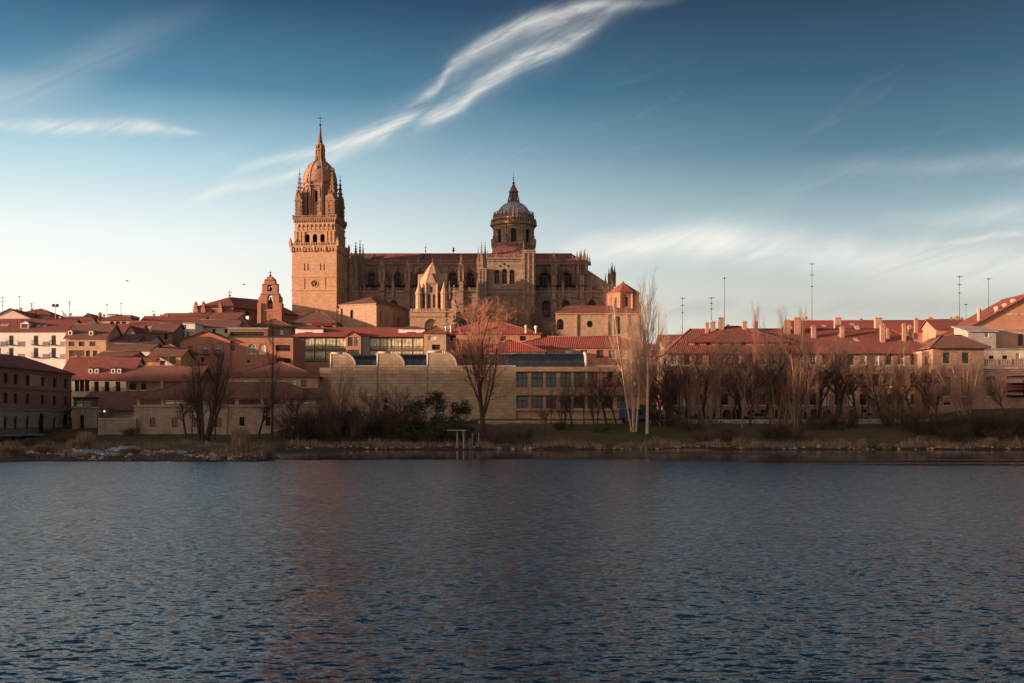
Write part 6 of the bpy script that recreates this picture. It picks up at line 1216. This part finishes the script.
# --- two birds in flight
for p, q, lb in ((127, 281, 'small dark bird gliding over the left skyline'), (244, 284.5, 'small dark bird gliding near the bell gable')):
    o = root('bird', lb, 'bird', P(p, q, 230), .3); mb = MB(); mb.loft([[(x, r_ * math.cos(a), r_ * math.sin(a)) for a in [math.pi / 3 * i for i in range(6)]] for x, r_ in ((-.3, .02), (-.1, .07), (.1, .075), (.2, .05), (.27, .045), (.36, .01))], 0, True)
    mb.mesh([(-.3, -.08, 0), (-.3, .08, 0), (-.55, .14, .0), (-.55, -.14, 0)], [(0, 1, 2, 3), (3, 2, 1, 0)])
    for s_ in (-1, 1): mb.mesh([(.12, s_ * .04, .04), (-.1, s_ * .04, .04), (-.06, s_ * .4, .16), (.1, s_ * .4, .17), (-.16, s_ * .85, .06), (-.06, s_ * .85, .07)], [(0, 1, 2, 3), (3, 2, 1, 0), (3, 2, 4, 5), (5, 4, 2, 3)])
    mb.build('body', ['bird_feather'], o)
# ------------------------------------------------------------------ bare winter trees
def rv(rg, s): return Vector((rg.uniform(-s, s), rg.uniform(-s, s), rg.uniform(-s, s)))
def limb(mb, pts, rad, n):
    rings = []
    for i, p in enumerate(pts):
        d = (pts[min(i + 1, len(pts) - 1)] - pts[max(i - 1, 0)]).normalized(); a = d.cross(Vector((.3, .9, .2))).normalized(); b = d.cross(a)
        rings.append([p + (a * math.cos(2 * math.pi * k / n) + b * math.sin(2 * math.pi * k / n)) * rad[i] for k in range(n)])
    mb.loft(rings, 0, n > 4, False, False)
def grow(rg, wood, twig, p, d, L, r, lv, spec):
    nl = spec['levels']; seg = 5 if lv == 0 else 4 if lv < nl - 1 else 2; pts = [p.copy()]; rad = [r]; q = p.copy(); dd = d.normalized()
    rend = r * spec['taper'] if lv < nl else r * .4
    for i in range(seg):
        dd = (dd + rv(rg, spec['wob']) + Vector((0, 0, spec['up'][min(lv, len(spec['up']) - 1)]))).normalized(); q = q + dd * (L / seg); pts.append(q.copy()); rad.append(r + (rend - r) * (i + 1) / seg)
    limb(wood if lv <= spec['wood'] else twig, pts, rad, 8 if lv == 0 else 5 if lv <= spec['wood'] else 3)
    if lv >= nl: return
    n = spec['n'][lv]; s0 = spec['start'][lv]
    for k in range(n):
        t = s0 + (1 - s0) * (k + rg.uniform(.1, .9)) / n; i = min(seg - 1, int(t * seg)); f = t * seg - i; b = pts[i].lerp(pts[i + 1], f); ax = (pts[i + 1] - pts[i]).normalized()
        side = ax.cross(rv(rg, 1)).normalized(); an = R(spec['ang'][lv] * rg.uniform(.65, 1.3)); nd = ax * math.cos(an) + side * math.sin(an)
        rr = (r + (rend - r) * t) * spec['rr'][lv]
        grow(rg, wood, twig, b, nd, L * spec['lr'][lv] * rg.uniform(.7, 1.15) * (1 - spec['fall'][lv] * t), rr, lv + 1, spec)
SPEC = {
 'spread': dict(levels=5, wood=1, taper=.55, wob=.16, up=[.05, .1, .06, .04, .03], n=[8, 7, 6, 5, 4], start=[.38, .25, .2, .15, .1], ang=[38, 42, 44, 42, 38], lr=[.78, .62, .58, .6, .6], fall=[.15, .35, .3, .3, .2], rr=[.55, .58, .55, .6, .7]),
 'bigspread': dict(levels=5, wood=1, taper=.5, wob=.13, up=[.05, .13, .08, .05, .03], n=[11, 8, 6, 5, 4], start=[.30, .22, .2, .15, .1], ang=[36, 40, 44, 42, 38], lr=[1.02, .55, .55, .6, .6], fall=[.25, .35, .3, .3, .2], rr=[.5, .55, .55, .6, .7]),
 'tall': dict(levels=4, wood=1, taper=.3, wob=.06, up=[.08, .22, .16, .08], n=[22, 8, 6, 5], start=[.22, .15, .1, .1], ang=[34, 34, 36, 34], lr=[.36, .48, .55, .6], fall=[.55, .4, .3, .2], rr=[.34, .5, .6, .7]),
 'poplar': dict(levels=4, wood=0, taper=.22, wob=.03, up=[.06, .25, .22, .12], n=[24, 9, 6, 4], start=[.22, .2, .1, .1], ang=[27, 26, 27, 28], lr=[.42, .44, .48, .55], fall=[.45, .3, .3, .2], rr=[.45, .55, .68, .85]),
 'plume': dict(levels=4, wood=1, taper=.2, wob=.03, up=[.06, .3, .25, .12], n=[60, 8, 7, 5], start=[.22, .15, .1, .1], ang=[24, 22, 26, 28], lr=[.17, .5, .55, .6], fall=[.1, .3, .3, .2], rr=[.3, .55, .6, .7]),
 'stem': dict(levels=4, wood=1, taper=.3, wob=.07, up=[.03, .12, .1, .06], n=[14, 7, 5, 4], start=[.25, .15, .1, .1], ang=[26, 30, 32, 34], lr=[.36, .5, .55, .6], fall=[.45, .35, .3, .2], rr=[.42, .5, .6, .7]),
 'bush': dict(levels=3, wood=0, taper=.4, wob=.2, up=[.05, .1, .06], n=[8, 7, 6], start=[.15, .1, .1], ang=[36, 40, 40], lr=[.6, .55, .55], fall=[.3, .3, .2], rr=[.6, .65, .7]),
}
def tree_mesh(kind, seed, H, r, stems=1, lean=0, tmin=.011, spread=.25):
    rg = random.Random(seed); wood, twig = MB(), MB(); sp = SPEC[kind]
    for k in range(stems):
        a = 2 * math.pi * (k + rg.uniform(-.25, .25)) / stems; ln = R(lean * rg.uniform(.35, 1.2)); h = H * rg.uniform(.75, 1) if stems > 1 else H
        d = Vector((math.cos(a) * math.sin(ln), math.sin(a) * math.sin(ln), math.cos(ln))); frac = {'spread': .42, 'bigspread': .46, 'tall': .95, 'poplar': .86, 'plume': .96, 'stem': .82, 'bush': .55}[kind]
        grow(rg, wood, twig, Vector((math.cos(a) * spread * (stems > 1), math.sin(a) * spread * (stems > 1), -.4)), d, h * frac, r * rg.uniform(.8, 1.1) if stems > 1 else r, 0, sp)
    return wood, twig, H
TREES = {}
def make_tree(key, name, kind, seed, H, r, bark, twigm, **kw):
    wd, tw, H = tree_mesh(kind, seed, H, r, **kw)
    mw = wd.build('trunk', [bark]); mt = tw.build('crown', [twigm]); zs = sorted(p.z for p in tw.v); top = zs[int(len(zs) * .995)] if zs else H
    TREES[key] = (name, mw.data, mt.data, top)
    for o in (mw, mt): bpy.data.objects.remove(o)
def put_tree(key, p, base_q, top_q, Y, label, group=None, rot=None, wide=1.0, barkm=None, gz=None):
    name, mw, mt, top = TREES[key]; x = X(p, Y); z0 = ground(x, Y) if base_q is None else Z(base_q, Y)
    h = Z(top_q, Y) - z0; s = h / top; o = root(name, label, 'bush' if 'bush' in name or 'shrub' in name else 'tree', (x, Y, z0), rot if rot is not None else random.uniform(0, 6.28), group); o.scale = (s * wide, s * wide, s)
    for nm, me in (('trunk', mw), ('crown', mt)): c = bpy.data.objects.new(nm, me); COL.objects.link(c); c.parent = o
    return o
random.seed(11)
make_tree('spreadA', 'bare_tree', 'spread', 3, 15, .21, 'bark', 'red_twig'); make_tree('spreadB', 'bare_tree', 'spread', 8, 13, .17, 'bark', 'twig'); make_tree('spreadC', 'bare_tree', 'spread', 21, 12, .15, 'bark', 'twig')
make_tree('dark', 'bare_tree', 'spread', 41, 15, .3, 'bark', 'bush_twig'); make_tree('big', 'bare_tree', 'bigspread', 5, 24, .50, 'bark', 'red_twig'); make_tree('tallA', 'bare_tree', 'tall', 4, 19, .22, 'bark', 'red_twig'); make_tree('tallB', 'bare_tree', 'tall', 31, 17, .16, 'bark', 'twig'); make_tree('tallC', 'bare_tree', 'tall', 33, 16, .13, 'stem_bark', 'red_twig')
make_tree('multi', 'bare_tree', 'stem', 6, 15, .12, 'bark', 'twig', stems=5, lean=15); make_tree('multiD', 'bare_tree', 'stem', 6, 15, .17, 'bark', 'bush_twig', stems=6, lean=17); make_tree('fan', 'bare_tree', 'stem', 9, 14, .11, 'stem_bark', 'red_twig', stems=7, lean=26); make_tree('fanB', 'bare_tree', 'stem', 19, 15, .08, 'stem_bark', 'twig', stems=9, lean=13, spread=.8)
make_tree('white', 'white_poplar', 'poplar', 2, 28, .30, 'pale_bark', 'poplar_twig'); make_tree('whiteM', 'white_poplar', 'poplar', 7, 27, .19, 'pale_bark', 'poplar_twig', stems=5, lean=8, spread=.35)
make_tree('plume', 'poplar', 'plume', 12, 26, .22, 'stem_bark', 'red_twig'); make_tree('slim', 'poplar', 'poplar', 14, 22, .14, 'stem_bark', 'poplar_twig')
make_tree('thicketA', 'bare_bush', 'bush', 1, 5, .05, 'bark', 'bush_twig', stems=12, lean=38, spread=.5); make_tree('thicketB', 'bare_bush', 'bush', 2, 6, .06, 'bark', 'bush_twig', stems=16, lean=26, spread=.7); make_tree('thicketC', 'brown_bush', 'bush', 3, 5, .05, 'bark', 'twig', stems=14, lean=34, spread=.6)
BT = 'bare trees along the bank'
# left bank
put_tree('multiD', 204, None, 340, 170, 'bare dark tree forking low in front of the riverside hall', BT, 0.4, 1.45)
put_tree('spreadC', 186, None, 378, 176, 'thin bare tree left of the low forked tree by the riverside hall', BT)
put_tree('tallA', 272, None, 312, 176, 'tall slim bare tree rising before the salmon palace to the bell gable', BT, 1)
put_tree('tallB', 215, None, 344, 176, 'slim bare tree just right of the low forked tree, before the salmon gable', BT)
put_tree('tallC', 227, None, 362, 178, 'thin bare tree between the forked tree and the tall slim one', BT)
put_tree('tallB', 192, None, 356, 178, 'thin upright bare tree just left of the low forked tree', BT)
put_tree('tallC', 284, None, 356, 177, 'thin bare tree right of the tall slim one, before the glass gallery end', BT)
put_tree('spreadB', 258, None, 382, 180, 'small dark bare tree left of the tall slim one, before the hall windows', BT)
put_tree('spreadC', 296, None, 380, 181, 'small bare tree at the right end of the riverside hall', BT)
put_tree('fan', 335, None, 362, 186, 'fan shaped pale twigged tree before the first museum bay', BT, .2, 1.3)
put_tree('fan', 392, None, 380, 188, 'low fan shaped bare tree before the seam of the second museum bay', BT, 2.2, 1.2)
put_tree('tallC', 356, None, 376, 188, 'thin bare tree between the two fan shaped trees', BT)
put_tree('spreadC', 372, None, 384, 186, 'low bare tree before the second museum bay', BT)
put_tree('spreadB', 398, None, 386, 188, 'low bare tree between second and third museum bays', BT)
# the big tree by the jetty and the rows right of it
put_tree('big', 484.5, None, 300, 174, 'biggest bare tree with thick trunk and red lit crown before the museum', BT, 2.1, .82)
put_tree('spreadC', 545, None, 398, 181, 'low leaning bare tree under the museum windows, right of the big tree', BT)
put_tree('spreadB', 572, None, 376, 186, 'dark bare tree before the middle windows of the museum wing', BT)
put_tree('multi', 596, None, 366, 183, 'many stemmed bare tree before the right end of the museum wing', BT, 2)
put_tree('spreadB', 617, None, 372, 190, 'dark bare tree just left of the white poplars', BT)
for p, q, k, Y, lb in ((530, 384, 'tallC', 190, 'thin bare tree at the left end of the museum windows'), (551, 378, 'tallB', 190, 'slim bare tree before the second museum window'), (563, 384, 'multi', 187, 'many stemmed bare tree before the middle museum windows'), (584, 368, 'tallB', 189, 'tall slim bare tree right of the museum vault end'), (606, 360, 'spreadA', 190, 'broad bare tree at the right end of the museum wing'), (626, 352, 'tallC', 193, 'slim bare tree behind the left white poplar'), (655, 356, 'spreadB', 196, 'bare tree behind the straight white poplar'), (667, 350, 'tallB', 196, 'slim bare tree right of the slimmest poplar'), (661, 362, 'spreadA', 200, 'broad bare tree behind the slimmest poplar'), (643, 372, 'spreadB', 199, 'dark bare tree between the two white poplars'), (670, 372, 'multi', 195, 'many stemmed bare tree before the left corner of the long block')): put_tree(k, p, None, q, Y, lb, BT, None, 1.2)
put_tree('whiteM', 634, None, 276, 184, 'white barked poplar of several stems fanning up beside the cathedral apse', 'white poplars', .5)
put_tree('white', 647, None, 266, 182, 'straight single stemmed white barked poplar, tallest tree of the bank', 'white poplars', 1.2)
put_tree('slim', 660, None, 290, 189, 'slimmest pale poplar right of the straight white one', 'white poplars', .3)
row_ = []; rgr = random.Random(23); kinds = ['spreadB', 'tallB', 'multi', 'tallC', 'spreadA', 'fanB', 'tallB', 'spreadC', 'multi', 'tallC', 'spreadB', 'fan', 'tallB']
for i in range(37):
    p = 672 + 7.05 * i + rgr.uniform(-2.4, 2.4); near = abs(p - 786) < 16; k = 'fanB' if near and i % 2 else kinds[(i * 5 + i * i) % 13]
    row_.append((p, rgr.choice((330, 338, 344, 350, 356, 364)) + rgr.uniform(-3, 3) - (14 if near else 0) + (8 if p > 905 else 0), k, rgr.uniform(188, 204) if not near else rgr.uniform(187, 194)))
row_.append((742, 328, 'tallC', 187)); row_.append((716.5, 338, 'tallC', 190)); row_.sort()
ordn = ['first', 'second', 'third', 'fourth', 'fifth', 'sixth', 'seventh', 'eighth', 'ninth', 'tenth', 'eleventh', 'twelfth', 'thirteenth', 'fourteenth', 'fifteenth', 'sixteenth', 'seventeenth', 'eighteenth', 'nineteenth', 'twentieth'] + ['twenty-' + k for k in ('first', 'second', 'third', 'fourth', 'fifth', 'sixth', 'seventh', 'eighth', 'ninth')] + ['thirtieth'] + ['thirty-' + k for k in ('first', 'second', 'third', 'fourth', 'fifth', 'sixth', 'seventh', 'eighth', 'ninth')] + ['fortieth']
look = {'tallB': 'slim dark bare tree', 'tallC': 'slim pale bare tree', 'spreadA': 'broad bare tree', 'spreadB': 'dark bare tree', 'spreadC': 'small bare tree', 'multi': 'many stemmed bare tree', 'fan': 'fan shaped pale twigged tree', 'fanB': 'pale stemmed bare clump'}
for (p, q, k, Y), n_ in zip(row_, ordn): put_tree(k, p, None, q, Y, wide=1.15, label=f'{look[k]}, {n_} from the white poplars in the long block row', group='row of bare trees before the long block')
for p, q, Y, lb in ((758.5, 299, 203, 'feathery poplar top left of two others above the long block roof'), (778.5, 303, 205, 'middle one of three feathery poplar tops above the long block roof'), (800, 303, 204, 'feathery poplar right of two others above the long block roof')): put_tree('plume', p, None, q, Y, lb, 'three plume poplars', None, 1.15)
put_tree('fan', 966, None, 345, 186, 'bare spreading tree in front of the corner mansion windows', BT, 1)
put_tree('spreadC', 936, None, 372, 186, 'thin bare tree at the left corner of the mansion', BT); put_tree('spreadB', 1006, None, 372, 188, 'bare tree before the striped awnings, right edge', BT)
# trees up the hill by the cathedral
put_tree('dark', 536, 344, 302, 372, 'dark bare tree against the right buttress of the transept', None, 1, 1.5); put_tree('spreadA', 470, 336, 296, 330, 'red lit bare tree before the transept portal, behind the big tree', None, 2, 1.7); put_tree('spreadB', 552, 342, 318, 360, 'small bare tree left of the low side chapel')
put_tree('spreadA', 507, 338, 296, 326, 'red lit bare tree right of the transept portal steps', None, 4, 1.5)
# undergrowth
for p, q, k, Y, lb in ((66, 431, 'thicketC', 160, 'dry brown bush under the mill walkway, left one'), (30, 437, 'thicketA', 150, 'low dark bush at the left end of the weir'), (130, 425, 'thicketB', 186, 'rusty scrub against the quay wall'), (320, 402, 'thicketB', 180, 'dark thicket at the foot of the fan shaped tree'), (345, 408, 'thicketA', 176, 'dark scrub right below the first museum bay'),
  (300, 405, 'thicketB', 178, 'dark thicket at the right end of the riverside hall'), (366, 398, 'thicketB', 180, 'dark tangled bush before the second museum bay'), (400, 405, 'thicketB', 178, 'bare tangle between the evergreens'), (500, 425, 'thicketA', 172, 'grey scrub around the foot of the big tree'), (470, 425, 'thicketC', 173, 'brown scrub left of the big tree trunk'), (524, 428, 'thicketA', 178, 'low scrub right of the big tree'),
  (665, 400, 'thicketB', 190, 'dark thicket right of the white poplars'), (690, 412, 'thicketA', 184, 'dark bush below the left end of the long block'), (704, 428, 'thicketC', 174, 'dense bush on the shore below the black car'), (728, 424, 'thicketB', 176, 'tangled bush on the shore under the capped attic chimney'), (772, 420, 'thicketB', 178, 'bush among the pale stems below the plume poplars'), (790, 418, 'thicketC', 178, 'brown bush at the foot of the pale stemmed clumps'), (815, 410, 'thicketB', 186, 'dark bush right of the pale stemmed clumps'),
  (842, 404, 'thicketC', 188, 'brown bush before the middle of the long block'), (900, 400, 'thicketC', 188, 'brown lit bush before the right end of the long block'), (925, 408, 'thicketB', 182, 'dark bush on the slope below the mansion corner'), (945, 412, 'thicketB', 180, 'dark thicket on the slope under the mansion'), (968, 410, 'thicketA', 179, 'wide dark bush under the mansion tree'), (985, 408, 'thicketB', 179, 'dark thicket under the mansion wing'), (1003, 408, 'thicketB', 178, 'dark thicket below the striped awnings'), (1022, 402, 'thicketB', 180, 'dark thicket at the right edge of the bank'),
  (955, 424, 'thicketA', 174, 'low scrub at the water below the mansion'), (1000, 428, 'thicketA', 174, 'low scrub at the water, right edge'), (606, 425, 'thicketA', 184, 'low scrub beside the museum wing lawn'), (560, 420, 'thicketB', 186, 'dark scrub under the middle museum windows')):
    put_tree(k, p, None, q, Y, lb, 'bushes of the bank', None, 1.25)
# evergreens: leaf clumps spread through an uneven crown
def leafy(name, label, p, base_q, top_q, Y, wpx, mt, seed, cone=False, n=4200, cat='bush', group=None):
    rg = random.Random(seed); x = X(p, Y); z0 = ground(x, Y) if base_q is None else Z(base_q, Y); H = Z(top_q, Y) - z0; rw = wpx / F * Y / 2; o = root(name, label, cat, (x, Y, z0), 0, group)
    mb = MB(); 
    for k in range(1 if cone else 5): a = rg.uniform(0, 6.28); mb.tube((0, 0, -.4), (math.cos(a) * rw * .3 * (not cone), math.sin(a) * rw * .3 * (not cone), H * .75), .09, .03, 5)
    mb.build('trunk', ['bark'], o); mb = MB(); cl = []
    for k in range(30 if cone else 22):
        t = rg.random() ** .8; a = rg.uniform(0, 6.28); 
        if cone: rr = rw * (1 - t) ** .75 * rg.uniform(.3, .9); cl.append((Vector((math.cos(a) * rr, math.sin(a) * rr, H * (.06 + .9 * t))), rw * .45 * (1.1 - t)))
        else: rr = rw * math.sqrt(rg.random()) * (1 - .55 * t * t); cl.append((Vector((math.cos(a) * rr, math.sin(a) * rr, H * (.08 + .80 * t * rg.uniform(.75, 1.1)))), rw * rg.uniform(.25, .55)))
    for k in range(n):
        c, r_ = cl[k % len(cl)]; d = rv(rg, 1).normalized() * r_ * rg.uniform(.35, 1.1); d.z *= .8; q = c + d; s_ = rg.uniform(.05, .14) * (1 if not cone else .9); a, b = rv(rg, 1).normalized() * s_, rv(rg, 1).normalized() * s_
        mb.face([q - a, q + b, q + a, q - b])
    mb.build('crown', [mt], o); return o
for a in (('evergreen_bush', 'dark evergreen bush left of the jetty, before the second museum seam', 416, None, 394, 184, 30, 'leaf', 1), ('evergreen_bush', 'tallest dark evergreen bush before the third museum bay', 434, None, 386, 182, 30, 'leaf', 2), ('evergreen_bush', 'dark evergreen bush between the jetty and the big tree', 460, None, 398, 180, 26, 'leaf', 3), ('evergreen_bush', 'low dark evergreen spreading behind the jetty posts', 446, None, 416, 174, 40, 'leaf', 4), ('evergreen_bush', 'low dark evergreen left of the jetty slope', 414, None, 418, 175, 34, 'leaf', 5), ('evergreen_bush', 'olive green bush under the second museum bay', 392, None, 404, 180, 22, 'olive_leaf', 6)): leafy(*a)
leafy('conifer', 'small dark columnar conifer before the seam of museum bays', 386, None, 396, 183, 14, 'cypress_leaf', 8, True, cat='tree'); leafy('conifer', 'dark ivy clad stump tree right of the dark thicket', 352, None, 408, 182, 20, 'leaf', 9, cat='tree')
for p, t_, lb in ((447, 306, 'tallest dark cypress between lantern tower and transept'), (454.5, 313, 'middle dark cypress right of the lantern tower'), (461, 315, 'shortest dark cypress, nearest the transept')): leafy('cypress', lb, p, 333, t_, 372, 8.5, 'cypress_leaf', int(p), True, 1500, 'tree', 'cypresses by the old cathedral')
for p, t_, w_, lb in ((35.5, 311, 5, 'small dark conifer before the pink house on the left skyline'),): leafy('conifer', lb, p, 323, t_, 305, w_, 'cypress_leaf', 77, True, 900, 'tree')
for p, t_, w_, lb in ((64, 311, 9, 'open flat topped pine on the left skyline'), (71, 309.5, 6, 'narrow dusky tree beside the flat topped pine'), (100, 313.5, 5, 'roof garden bush on the red awning house')): leafy('roof_tree' if p > 90 else 'pine_tree', lb, p, 324, t_, 312, w_, 'olive_leaf', int(p), False, 260, 'tree')
leafy('shrub', 'grey green shrub at the foot of the low side chapel', 556, 344, 331, 375, 26, 'olive_leaf', 90)
# dry grass along the water, reeds and clumps
def blades(name, spots, mt, seed, kind='stuff'):
    rg = random.Random(seed); mb = MB()
    for x, y, h, s_, n in spots:
        for k in range(n):
            a, b = x + rg.gauss(0, s_), y + rg.gauss(0, s_ * .5); z = ground(a, b); hh = h * rg.uniform(.5, 1.1) * max(.35, 1 - ((a - x) / (2.4 * s_)) ** 2); t = rg.uniform(0, 6.28); w_ = rg.uniform(.02, .05); l = Vector((rg.gauss(0, .22), rg.gauss(0, .22), 0)) * hh
            c, d = math.cos(t) * w_, math.sin(t) * w_; mb.face([(a - c, b - d, z - .05), (a + c, b + d, z - .05), Vector((a + c * .7, b + d * .7, z + hh * .6)) + l * .35, Vector((a, b, z + hh)) + l, Vector((a - c * .7, b - d * .7, z + hh * .6)) + l * .35])
    return tag(mb.build(name, [mt]), kind=kind)
rg = random.Random(4); sp = []
for k in range(340):
    p = rg.uniform(290, 1040)
    if 846 < p < 905 and rg.random() < .6: continue
    Y = rg.uniform(168.0, 171.0); sp.append((X(p, Y), Y, rg.uniform(.5, 1.25) * (1 + .5 * math.sin(p * .07)), rg.uniform(.4, 1.1), 26))
blades('dry_grass', sp, 'reed', 1)
sp = []
for k in range(260):
    p = rg.uniform(-30, 292); Y = rg.uniform(116, 165); sp.append((X(p, Y), Y, rg.uniform(.3, .9), rg.uniform(.4, 1.2), 26))
for k in range(60): p = rg.uniform(560, 725); Y = rg.uniform(158, 167); 
blades('bank_weeds', sp, 'dry_stalk', 2)
sp = []
for k in range(500): p = rg.uniform(300, 1040); Y = rg.uniform(172, 191); sp.append((X(p, Y), Y, rg.uniform(.12, .35), rg.uniform(.8, 1.8), 14))
blades('lawn_grass', sp, 'lawn_leaf', 3)
def reed_clump(p, Y, h, wpx, label, mt='reed', n=700, lean=.16):
    rg = random.Random(int(p * 7)); x = X(p, Y); z = ground(x, Y); o = root('reed_clump', label, 'reeds', (x, Y, z), 0, 'dry reed clumps'); mb = MB(); rw = wpx / F * Y / 2
    for k in range(n):
        a = rg.uniform(0, 6.28); r_ = rw * .7 * math.sqrt(rg.random()); px_, py_ = math.cos(a) * r_, math.sin(a) * r_ * .7; hh = h * rg.uniform(.55, 1.05) * (1 - .35 * (r_ / rw) ** 2); l = Vector((px_ * .35 + rg.gauss(0, lean), py_ * .35 + rg.gauss(0, lean), 0)); t = rg.uniform(0, 6.28); w_ = rg.uniform(.018, .045); c, d = math.cos(t) * w_, math.sin(t) * w_
        mb.face([(px_ - c, py_ - d, -.1), (px_ + c, py_ + d, -.1), Vector((px_ + c, py_ + d, hh * .6)) + l * .4, Vector((px_, py_, hh)) + l, Vector((px_ - c, py_ - d, hh * .6)) + l * .4])
    mb.build('stalks', [mt], o); return o
reed_clump(86, 142, 2.6, 20, 'round tawny reed clump below the stone annex'); reed_clump(73, 140, 1.6, 12, 'small reed clump leaning left of the round tawny one'); reed_clump(241, 136, 3.0, 21, 'tall straw coloured reed clump below the riverside hall', n=1100, lean=.1)
reed_clump(12, 124, 1.3, 30, 'low brown reed mound at the far left water edge', 'dry_stalk'); reed_clump(44, 126, 1.1, 22, 'brown weed mound left of the white rapids', 'dry_stalk'); reed_clump(269, 124, 1.2, 14, 'brown mound near the tip of the spit', 'dry_stalk'); reed_clump(287, 124, 1.0, 10, 'last brown mound on the spit tip', 'dry_stalk'); reed_clump(132, 128, .9, 26, 'brown weeds between the white rapids', 'dry_stalk')
reed_clump(862, 168.3, 1.7, 10, 'pale reed tuft sticking out on the right shore'); reed_clump(886, 168.5, .9, 8, 'lone small reed tuft right of the pale one'); reed_clump(990, 168.5, 1.6, 9, 'pale reed tuft below the mansion wing'); reed_clump(688, 162.5, 1.0, 60, 'long low reed mound standing off the shore below the long block', n=1500); reed_clump(640, 164, .8, 50, 'long low reed mound below the white poplars', n=1200)

# stones and mud lumps along the waterline
rg = random.Random(31); mb = MB()
for k in range(620):
    if k < 340: p = rg.uniform(-40, 296); Y = 117.5 + abs(rg.gauss(0, 5)) + (4 * math.sin(p * .05) + 4)
    else: p = rg.uniform(292, 1050); Y = 168.2 + abs(rg.gauss(0, .8)) - .5
    x = X(p, Y); z = ground(x, Y); r_ = rg.uniform(.10, .34) * (1.3 if rg.random() < .12 else .8); n = 7; h = r_ * rg.uniform(.5, 1.1)
    rings = [[(x + r_ * q * rg.uniform(.75, 1.2) * math.cos(6.283 * i / n), Y + r_ * q * rg.uniform(.75, 1.2) * math.sin(6.283 * i / n), z - .08 + h * t) for i in range(n)] for q, t in ((1, 0), (.95, .5), (.5, .95))]
    mb.loft(rings, 0, False, False, True)
tag(mb.build('rubble', ['river_stone']), kind='stuff')
